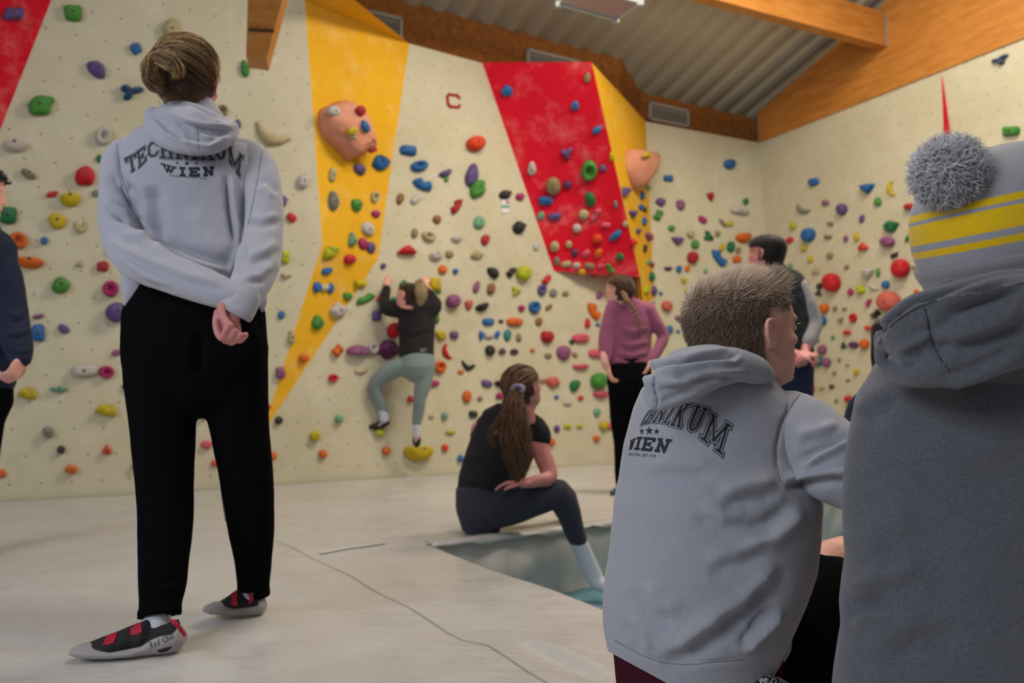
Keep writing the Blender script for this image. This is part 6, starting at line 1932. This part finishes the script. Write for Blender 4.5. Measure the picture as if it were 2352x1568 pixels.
hairG = hair_obj('hair', [mesh_raw(capG, .45), sweep(hg, (-.10, -.62, .42), 900, .0016, 7, 1.08, region_g, (.35, 1.0), .02)], M_HAIR_BROWN, GP)
pt = [(1192, 892, 4.20, 8), (1180, 925, 4.15, 20), (1178, 970, 4.14, 26), (1184, 1020, 4.14, 28), (1190, 1065, 4.16, 24), (1188, 1105, 4.18, 10)]
hair_obj('ponytail', [mesh_raw(fuse([T([(a, b_, c, r * .7) for a, b_, c, r in pt], .7)], .006, 3), .3), locks(pt, 560, .0017, 31, .95, (.2, 1), 1.15, .7, 18, 3.0),
     locks([(1178, 925, 4.14, 12), (1150, 975, 4.14, 16), (1128, 1000, 4.16, 10), (1135, 1030, 4.17, 5)], 60, .0015, 33, .6, (.4, 1), 1.2), locks([(1190, 930, 4.14, 14), (1200, 1000, 4.13, 20), (1214, 1060, 4.15, 10)], 110, .0015, 35, .7, (.3, 1), 1.2)], M_HAIR_BROWN, hairG)
M_SCR, _, _ = nmat('scrunchie', (0.32, 0.28, 0.38, 1), .8)
V_ = []
rg_ = TM([at(1190 + 13 * math.cos(a), 893 + 8 * math.sin(a), 4.19 - .03 * math.cos(a)) for a in [k * .7 for k in range(10)]], [px2m(5, 4.2)] * 10, 1, 10)
link('scrunchie', fuse([rg_], .004, 2), M_SCR, hairG)

# ================================================================== climber on the wall
CPn = empty('person', at(930, 1020, 7.5), 'person climbing the wall in a black sweater and sage green leggings, blond ponytail', 'person')
hc = Head(938, 678, 7.34, .225, -62, 10, 0)
YW = 7.42
bodyC = hc.raw(neck=False) + [T([(945, 692, YW, 12), (950, 720, YW, 16)], .9), T([(955, 730, YW, 38, .5), (957, 820, YW, 32, .6)]),
    T([(925, 712, YW, 13), (884, 708, YW + .02, 11), (888, 665, YW + .10, 8), (888, 655, YW + .12, 7)], .95),
    T([(985, 712, YW, 13), (1002, 700, YW + .02, 11), (985, 668, YW + .08, 8), (975, 655, YW + .12, 7)], .95),
    T([(940, 838, YW, 14), (900, 852, YW, 12), (866, 880, YW + .02, 9), (866, 905, YW + .03, 8), (878, 945, YW + .06, 7), (882, 970, YW + .08, 6)], .95),
    T([(975, 840, YW, 14), (970, 880, YW, 11), (964, 915, YW, 9), (957, 972, YW + .05, 7), (957, 1006, YW + .08, 7)], .95)]
bodyC += hand_raw(at(888, 655, YW + .12), (.05, .25, .9), (0.1, 1, 0), .95, .7, 1) + hand_raw(at(975, 655, YW + .12), (-.15, .3, .9), (0, 1, 0), .95, .7, -1)
link('body', fuse(bodyC, .009, 3), M_SKIN, CPn)
swt = [T([(946, 692, YW, 18, .8), (952, 706, YW, 36, .55), (956, 740, YW, 44, .55), (957, 780, YW, 41, .6), (956, 818, YW, 41, .65)], seg=28),
       T([(925, 712, YW, 20), (892, 708, YW + .01, 19), (884, 690, YW + .05, 13), (888, 662, YW + .09, 10)], .95, 18), T([(975, 706, YW, 22), (1000, 702, YW + .01, 17), (990, 680, YW + .05, 11), (978, 664, YW + .09, 9)], .95, 18),
       T([(985, 720, YW, 18), (1000, 705, YW, 16)], .95, 14)]
swo = link('sweater', fuse(swt, .010, 4, [([(920, 760), (950, 770), (990, 755)], 8, .01, 's')], .004, 5), M_TEE, CPn)
M_LOGO, _, _ = nmat('logo_pale', (0.45, 0.38, 0.40, 1), .8)
pb_ = Printer(bvh_of(swo), .002); pb_.text('VAST', [(965, 800), (980, 800), (978, 808), (964, 808)]); pb_.done('logo_patch', M_LOGO, swo)
lg = [T([(958, 818, YW, 40, .7), (958, 842, YW, 42, .8)], seg=24), T([(938, 838, YW, 25), (900, 850, YW, 21), (866, 876, YW + .01, 17), (862, 895, YW + .03, 16), (874, 925, YW + .05, 13), (882, 943, YW + .06, 11)], .95, 20),
      T([(976, 842, YW, 25), (972, 880, YW, 20), (964, 915, YW, 15), (962, 940, YW + .03, 14), (957, 972, YW + .05, 11)], .95, 20)]
link('leggings', fuse(lg, .010, 4), M_SAGE, CPn)
for st_ in ([(880, 942, YW + .06, 11), (883, 965, YW + .08, 10)], [(957, 974, YW + .05, 10), (957, 1000, YW + .08, 9)]):
    link('sock', fuse([T(st_, 1, 16)], .008, 2), M_SOCK, CPn)
for i, st_ in enumerate(([(888, 970, YW + .08, 8), (872, 977, YW + .07, 9), (852, 980, YW + .06, 6)], [(957, 1000, YW + .09, 9), (957, 1014, YW + .10, 10), (957, 1022, YW + .14, 7)])):
    s_ = empty('climbing_shoe', at(st_[1][0], st_[1][1], st_[1][2]), ('black and pale blue climbing shoe on the bent left leg of the climber', 'black climbing shoe of the climber standing on the big yellow hold')[i], 'shoe')
    link('upper', fuse([T(st_, .8, 16)], .006, 2), M_SHOEB, s_)
    link('strap', fuse([T([(st_[0][0] - 8, st_[0][1] - 1, st_[0][2] - .03, 2.6), (st_[1][0] - 2, st_[1][1], st_[1][2] - .035, 2.6)], 1, 8)], .004, 1), M_SLEEVE, s_)
capC = fuse([cap_raw(hc, region_std, 1.06)], .008, 3)
hairC = hair_obj('hair', [mesh_raw(capC, .0), ], M_HAIR_BROWN, CPn)
pc_ = [(955, 650, 7.30, 7), (966, 655, 7.22, 13), (968, 675, 7.18, 14), (966, 696, 7.2, 10)]
hair_obj('ponytail', [mesh_raw(fuse([T([(a, b_, c, r * .8) for a, b_, c, r in pc_], .7)], .008, 2), .45), locks(pc_, 160, .003, 41, .4, (.3, 1), 1.1, .7, 10)], M_HAIR_CLIMB, hairC)

# ================================================================== woman in the mauve top
PP = empty('person', Vector((at(1430, 1130, 6.3).x, 6.3, 0)), 'person with a braid and mauve top standing with hands on hips', 'person')
hp_ = Head(1423, 665, 6.3, .225, -50, 6, 0)
YP = 6.3
bodyP = hp_.raw() + [T([(1436, 690, YP, 15), (1446, 712, YP, 18)], .9), T([(1450, 730, YP, 42, .5), (1448, 835, YP, 36, .6)]),
    T([(1410, 712, YP, 15), (1392, 770, YP - .02, 12), (1388, 825, YP - .1, 10), (1396, 848, YP - .1, 8)], .95),
    T([(1490, 715, YP, 15), (1522, 772, YP + .02, 12), (1506, 818, YP - .05, 10), (1494, 836, YP - .08, 8)], .95),
    T([(1426, 880, YP, 18), (1426, 960, YP, 14), (1428, 1020, YP, 10), (1426, 1110, YP, 8), (1416, 1126, YP - .08, 6)], .95), T([(1470, 880, YP, 18), (1472, 980, YP, 14), (1474, 1112, YP, 8)], .95)]
bodyP += hand_raw(at(1394, 846, YP - .1), (.35, -.1, -.85), (.9, .2, .3), .95, .35, -1) + hand_raw(at(1494, 836, YP - .08), (-.5, 0, -.8), (-.9, .2, .3), .95, .35, 1)
link('body', fuse(bodyP, .009, 3), M_SKIN, PP)
hp_.eyes(PP)
topP = [T([(1440, 692, YP, 20, .8), (1446, 708, YP, 42, .55), (1450, 740, YP, 50, .55), (1448, 780, YP, 48, .6), (1446, 815, YP, 48, .62), (1446, 840, YP, 50, .62)], seg=30),
        T([(1412, 708, YP, 22), (1402, 740, YP - .01, 21), (1394, 780, YP - .03, 20), (1390, 825, YP - .08, 14)], .95, 20), T([(1486, 712, YP, 21), (1506, 745, YP, 18), (1523, 772, YP + .01, 15), (1508, 810, YP - .05, 12), (1500, 828, YP - .07, 11)], .95, 20)]
tpf = [([(1420, 790), (1450, 798), (1490, 788)], 6, .010, 's'), ([(1415, 815), (1450, 822), (1492, 812)], 6, .010, 's'), ([(1425, 760), (1460, 770), (1492, 755)], 9, .008, 's'), ([(1405, 830), (1440, 835), (1490, 830)], 4, .006, 's')]
link('top', fuse(topP, .009, 4, tpf, .003, 6), M_MAUVE, PP)
lgP = [T([(1446, 838, YP, 50, .65), (1446, 875, YP, 52, .75), (1446, 905, YP, 48, .75)], seg=26), T([(1424, 880, YP, 29), (1426, 960, YP, 25), (1428, 1020, YP, 18), (1426, 1070, YP, 15), (1426, 1112, YP, 12)], .95, 20), T([(1468, 880, YP, 30), (1472, 960, YP, 26), (1474, 1020, YP, 20), (1474, 1100, YP, 13)], .95, 20)]
link('trousers', fuse(lgP, .010, 5, None, .003, 5), M_BLACK, PP)
M_BLUESHOE, _, _ = nmat('blue_shoe', (0.035, 0.09, 0.14, 1), .7)
for i, st_ in enumerate(([(1424, 1124, YP + .02, 11), (1414, 1130, YP - .08, 10), (1406, 1132, YP - .14, 7)], [(1474, 1120, YP + .02, 11), (1466, 1128, YP - .08, 10), (1460, 1130, YP - .14, 7)])):
    s_ = empty('climbing_shoe', at(st_[1][0], st_[1][1] + 6, st_[1][2]), ('blue climbing shoe of the braided person in the mauve top', 'blue climbing shoe behind the blond man\'s hood')[i], 'shoe')
    link('upper', fuse([T(st_, .8, 16)], .006, 2), M_BLUESHOE, s_)
    link('sole', fuse([T([(a, b_ + 6, c, r * .8) for a, b_, c, r in st_], .9, 12)], .006, 1), M_SHOEB, s_)
capP = fuse([cap_raw(hp_, region_std, 1.06)], .008, 3)
hairP = hair_obj('hair', [mesh_raw(capP, .15), sweep(hp_, (-.1, -.55, .35), 420, .0022, 9, 1.08, region_std, (.1, .8), .02)], M_HAIR_BROWN, PP)
brd = [(1432, 672, 6.17, 8), (1440, 690, 6.14, 7.5), (1454, 706, 6.14, 7), (1464, 730, 6.14, 6), (1470, 752, 6.15, 5), (1474, 772, 6.16, 3)]
segs = []
for i in range(22):
    t = i / 21 * (len(brd) - 1); j = min(len(brd) - 2, int(t)); u = t - j
    q = [brd[j][k] + (brd[j + 1][k] - brd[j][k]) * u for k in range(4)]
    sgn = 1 if i % 2 else -1
    segs.append(EP(q[0] + sgn * q[3] * .35, q[1], q[2], q[3] * .75, q[3] * .6, .9, sgn * 35))
hair_obj('braid', [mesh_raw(fuse(segs, .006, 1), .75)], M_HAIR_BROWN, hairP)

# ================================================================== man in the black vest
VP = empty('person', Vector((at(1810, 1140, 5.9).x, 5.9, 0)), 'black-haired person in black vest over grey sleeves, standing by the right wall', 'person')
YV = 5.85
hv_ = Head(1762, 582, YV, .262, -48, 4, 0)
bodyV = hv_.raw() + [T([(1775, 612, YV, 22), (1785, 640, YV, 26)], .9), T([(1790, 680, YV, 55, .5), (1800, 860, YV, 48, .6)]),
    T([(1836, 665, YV, 20), (1862, 745, YV - .02, 15), (1856, 790, YV - .1, 12), (1848, 806, YV - .14, 9)], .95), T([(1745, 665, YV, 20), (1735, 745, YV, 15), (1790, 800, YV - .1, 12), (1832, 812, YV - .15, 9)], .95),
    T([(1785, 880, YV, 34), (1785, 1110, YV, 16), (1770, 1130, YV - .1, 12)], .95), T([(1830, 880, YV, 34), (1830, 1110, YV, 16), (1815, 1130, YV - .1, 12)], .95)]
bodyV += hand_raw(at(1848, 804, YV - .14), (-.1, -.3, -.5), (-.8, -.2, .1), 1.25, .75, 1) + hand_raw(at(1834, 812, YV - .17), (.7, -.3, -.1), (0, .3, -1), 1.25, .75, -1)
link('body', fuse(bodyV, .009, 3), M_SKIN_PINK, VP)
hv_.eyes(VP)
ves = [T([(1778, 622, YV, 30, .8), (1785, 645, YV, 60, .55), (1796, 690, YV, 70, .55), (1804, 760, YV, 66, .6), (1808, 800, YV, 62, .62)], seg=30)]
link('vest', fuse(ves, .010, 4, None, .006, 7), M_VEST, VP)
slv = [T([(1826, 660, YV, 30), (1848, 700, YV - .01, 29), (1864, 745, YV - .03, 24), (1856, 785, YV - .10, 18)], .95, 22), T([(1746, 660, YV, 30), (1738, 740, YV, 24), (1780, 795, YV - .08, 18)], .95, 22)]
link('sleeves', fuse(slv, .009, 4, None, .004, 7), M_SLEEVE, VP)
trV = [T([(1808, 795, YV, 62, .6), (1808, 870, YV, 60, .7)], seg=26), T([(1786, 870, YV, 36), (1786, 1000, YV, 28), (1786, 1110, YV, 20)], .95, 20), T([(1832, 870, YV, 37), (1834, 1000, YV, 28), (1832, 1110, YV, 20)], .95, 20)]
link('trousers', fuse(trV, .012, 4, None, .004, 5), M_NAVY, VP)
for i, x in enumerate((1778, 1824)):
    s_ = empty('climbing_shoe', Vector((at(x, 1140, YV - .05).x, YV - .05, 0)), ('dark climbing shoe on the left foot of the vest wearer', 'dark climbing shoe on the right foot of the vest wearer')[i], 'shoe')
    link('upper', fuse([T([(x + 6, 1130, YV + .02, 15), (x - 2, 1136, YV - .08, 14), (x - 8, 1138, YV - .16, 9)], .7, 16)], .008, 2), M_SHOEB, s_)
capV = fuse([cap_raw(hv_, region_std, 1.09)], .008, 3)
hair_obj('hair', [mesh_raw(capV, .0), fur(hv_, region_std, 3200, 14, 1, .0022, lambda p, n_, c, s, z, r: (.26 if z > .7 else .14, Vector((r.uniform(-.2, .2), .3, -.3))), lambda p, z, r: r.uniform(0, .8))], M_HAIR_BLACK, VP)

# ================================================================== person at the left edge
LP = empty('person', Vector((at(-70, 1260, 3.8).x, 3.8, 0)), 'person in a navy sweater with dark curly hair cut off by the left edge', 'person')
YL = 3.8
hl = Head(-58, 436, YL, .235, 50, -6, 0)
bodyL = hl.raw() + [T([(-50, 490, YL, 28), (-55, 520, YL, 32)], .9), T([(-60, 600, YL, 80, .5), (-60, 860, YL, 70, .6)]),
    T([(5, 600, YL, 26), (28, 720, YL - .02, 22), (44, 800, YL - .1, 18), (50, 822, YL - .12, 13)], .95), T([(-130, 600, YL, 26), (-150, 720, YL - .02, 22), (-130, 830, YL - .1, 16)], .95),
    T([(-90, 900, YL, 50), (-90, 1240, YL, 22), (-70, 1262, YL - .1, 18)], .95), T([(-20, 900, YL, 50), (-16, 1240, YL, 22), (4, 1262, YL - .1, 18)], .95)]
bodyL = bodyL[:-1] + [T([(-35, 900, YL, 46), (-60, 1240, YL, 22), (-50, 1262, YL - .1, 18)], .95)]
bodyL += hand_raw(at(52, 822, YL - .13), (-.15, -.25, -.55), (-.9, 0, -.3), 1.0, .55, 1, wrist_r=.024) + hand_raw(at(-130, 830, YL - .1), (0, -.2, -.9), (.9, 0, 0), 1.0, .4, -1)
link('body', fuse(bodyL, .0065, 3), M_SKIN, LP)
hl.eyes(LP)
swl = [T([(-52, 520, YL, 50, .8), (-56, 560, YL, 92, .6), (-60, 660, YL, 100, .6), (-60, 780, YL, 92, .62), (-62, 880, YL, 94, .64)], seg=34),
       T([(-10, 590, YL, 40), (12, 640, YL - .01, 38), (26, 720, YL - .03, 36), (40, 790, YL - .09, 33), (48, 822, YL - .12, 26)], .9, 24), T([(-120, 590, YL, 42), (-150, 720, YL - .02, 34), (-132, 825, YL - .1, 24)], .9, 20)]
slf = [([(10, 720), (40, 735), (70, 712)], 8, .010, 's'), ([(8, 770), (40, 772), (76, 760)], 8, .010, 's'), ([(10, 800), (45, 812), (78, 806)], 6, .007, 's'), ([(-10, 600), (15, 680), (10, 720)], 10, -.008, 'r')]
link('sweater', fuse(swl, .0075, 5, slf, .002, 8), M_NAVY, LP)
trL = [T([(-62, 870, YL, 88, .62), (-62, 930, YL, 86, .7)], seg=28), T([(-96, 930, YL, 48), (-90, 1240, YL, 28)], .95, 20), T([(-34, 930, YL, 44), (-58, 1240, YL, 26)], .95, 20)]
link('trousers', fuse(trL, .010, 4), M_BLACK, LP)
rnd = random.Random(77); curls = []
for k in range(260):
    th = rnd.random() * 6.283; z = rnd.uniform(.35, 1.0)
    c, s = math.cos(th), math.sin(th)
    if not ((z > .74) or (s < .1 and z > .35)): continue
    p = hl.w(head_pt(th, z, 1.10 + rnd.uniform(0, .12))); q = hl.R @ Vector((rnd.uniform(-1, 1), rnd.uniform(-1, 1), rnd.uniform(-1, 1))).normalized()
    o1 = q.orthogonal().normalized(); o2 = q.cross(o1); rr = rnd.uniform(.009, .015)
    curls.append([p + (o1 * math.cos(t) + o2 * math.sin(t)) * rr + q * t * .0025 for t in [j * .8 for j in range(11)]])
capL = fuse([cap_raw(hl, region_std, 1.14)], .007, 2)
hair_obj('hair', [mesh_raw(capL, .1), strands_mesh(curls, [.0036] * len(curls), [rnd.random() for _ in curls])], M_HAIR_BLACK, LP)

# ================================================================== person mostly hidden behind the bobble hat
RP = empty('person', Vector((at(2080, 1200, 3.4).x, 3.4, 0)), 'person with dark hair and dark clothes almost hidden behind the charcoal hoodie', 'person')
YR = 3.4
hr_ = Head(2062, 790, YR, .225, -20, 0, 0)
bodyR = hr_.raw() + [T([(2048, 860, YR, 28), (2050, 900, YR, 32)], .9), T([(2052, 960, YR, 86, .5), (2052, 1180, YR, 80, .6)]), T([(1976, 960, YR, 28), (1971, 1080, YR - .05, 24), (2006, 1180, YR - .2, 18)], .95),
    T([(2126, 960, YR, 28), (2136, 1080, YR - .05, 24), (2096, 1180, YR - .2, 18)], .95), T([(2026, 1200, YR, 50), (1986, 1260, YR - .4, 36), (2026, 1300, YR - .1, 26)], .9), T([(2086, 1200, YR, 50), (2136, 1250, YR - .4, 36), (2086, 1300, YR - .1, 26)], .9)]
bodyR += hand_raw(at(2006, 1180, YR - .2), (.3, -.6, -.2), (0, 0, -1), 1.0, .5)
link('body', fuse(bodyR, .009, 3), M_SKIN, RP)
hr_.eyes(RP)
link('sweater', fuse([T([(2050, 895, YR, 60, .8), (2052, 930, YR, 92, .6), (2052, 1180, YR, 92, .65)], seg=30), T([(1986, 935, YR, 38), (1972, 980, YR, 36), (1971, 1080, YR - .05, 32), (2004, 1172, YR - .18, 24)], .9, 20), T([(2116, 950, YR, 38), (2136, 1080, YR - .05, 32), (2098, 1172, YR - .18, 24)], .9, 20)], .010, 4, None, .003, 6), M_NAVY, RP)
link('trousers', fuse([T([(2052, 1170, YR, 86, .7), (2052, 1215, YR, 84, .8)], seg=26), T([(2026, 1210, YR - .05, 48), (1986, 1250, YR - .4, 42), (2016, 1290, YR - .15, 32)], .9), T([(2086, 1210, YR - .05, 48), (2136, 1245, YR - .4, 42), (2096, 1290, YR - .15, 32)], .9)], .011, 4), M_BLACK, RP)
capR = fuse([cap_raw(hr_, region_std, 1.12), T([(2036, 760, YR - .06, 36), (2024, 810, YR - .08, 24), (2018, 860, YR - .05, 12)], .9)], .009, 3)
hair_obj('hair', [mesh_raw(capR, .0), locks([(2034, 750, YR - .06, 30), (2022, 800, YR - .08, 18), (2016, 870, YR - .05, 8)], 120, .002, 51, .4, (0, .5))], M_HAIR_BLACK, RP)
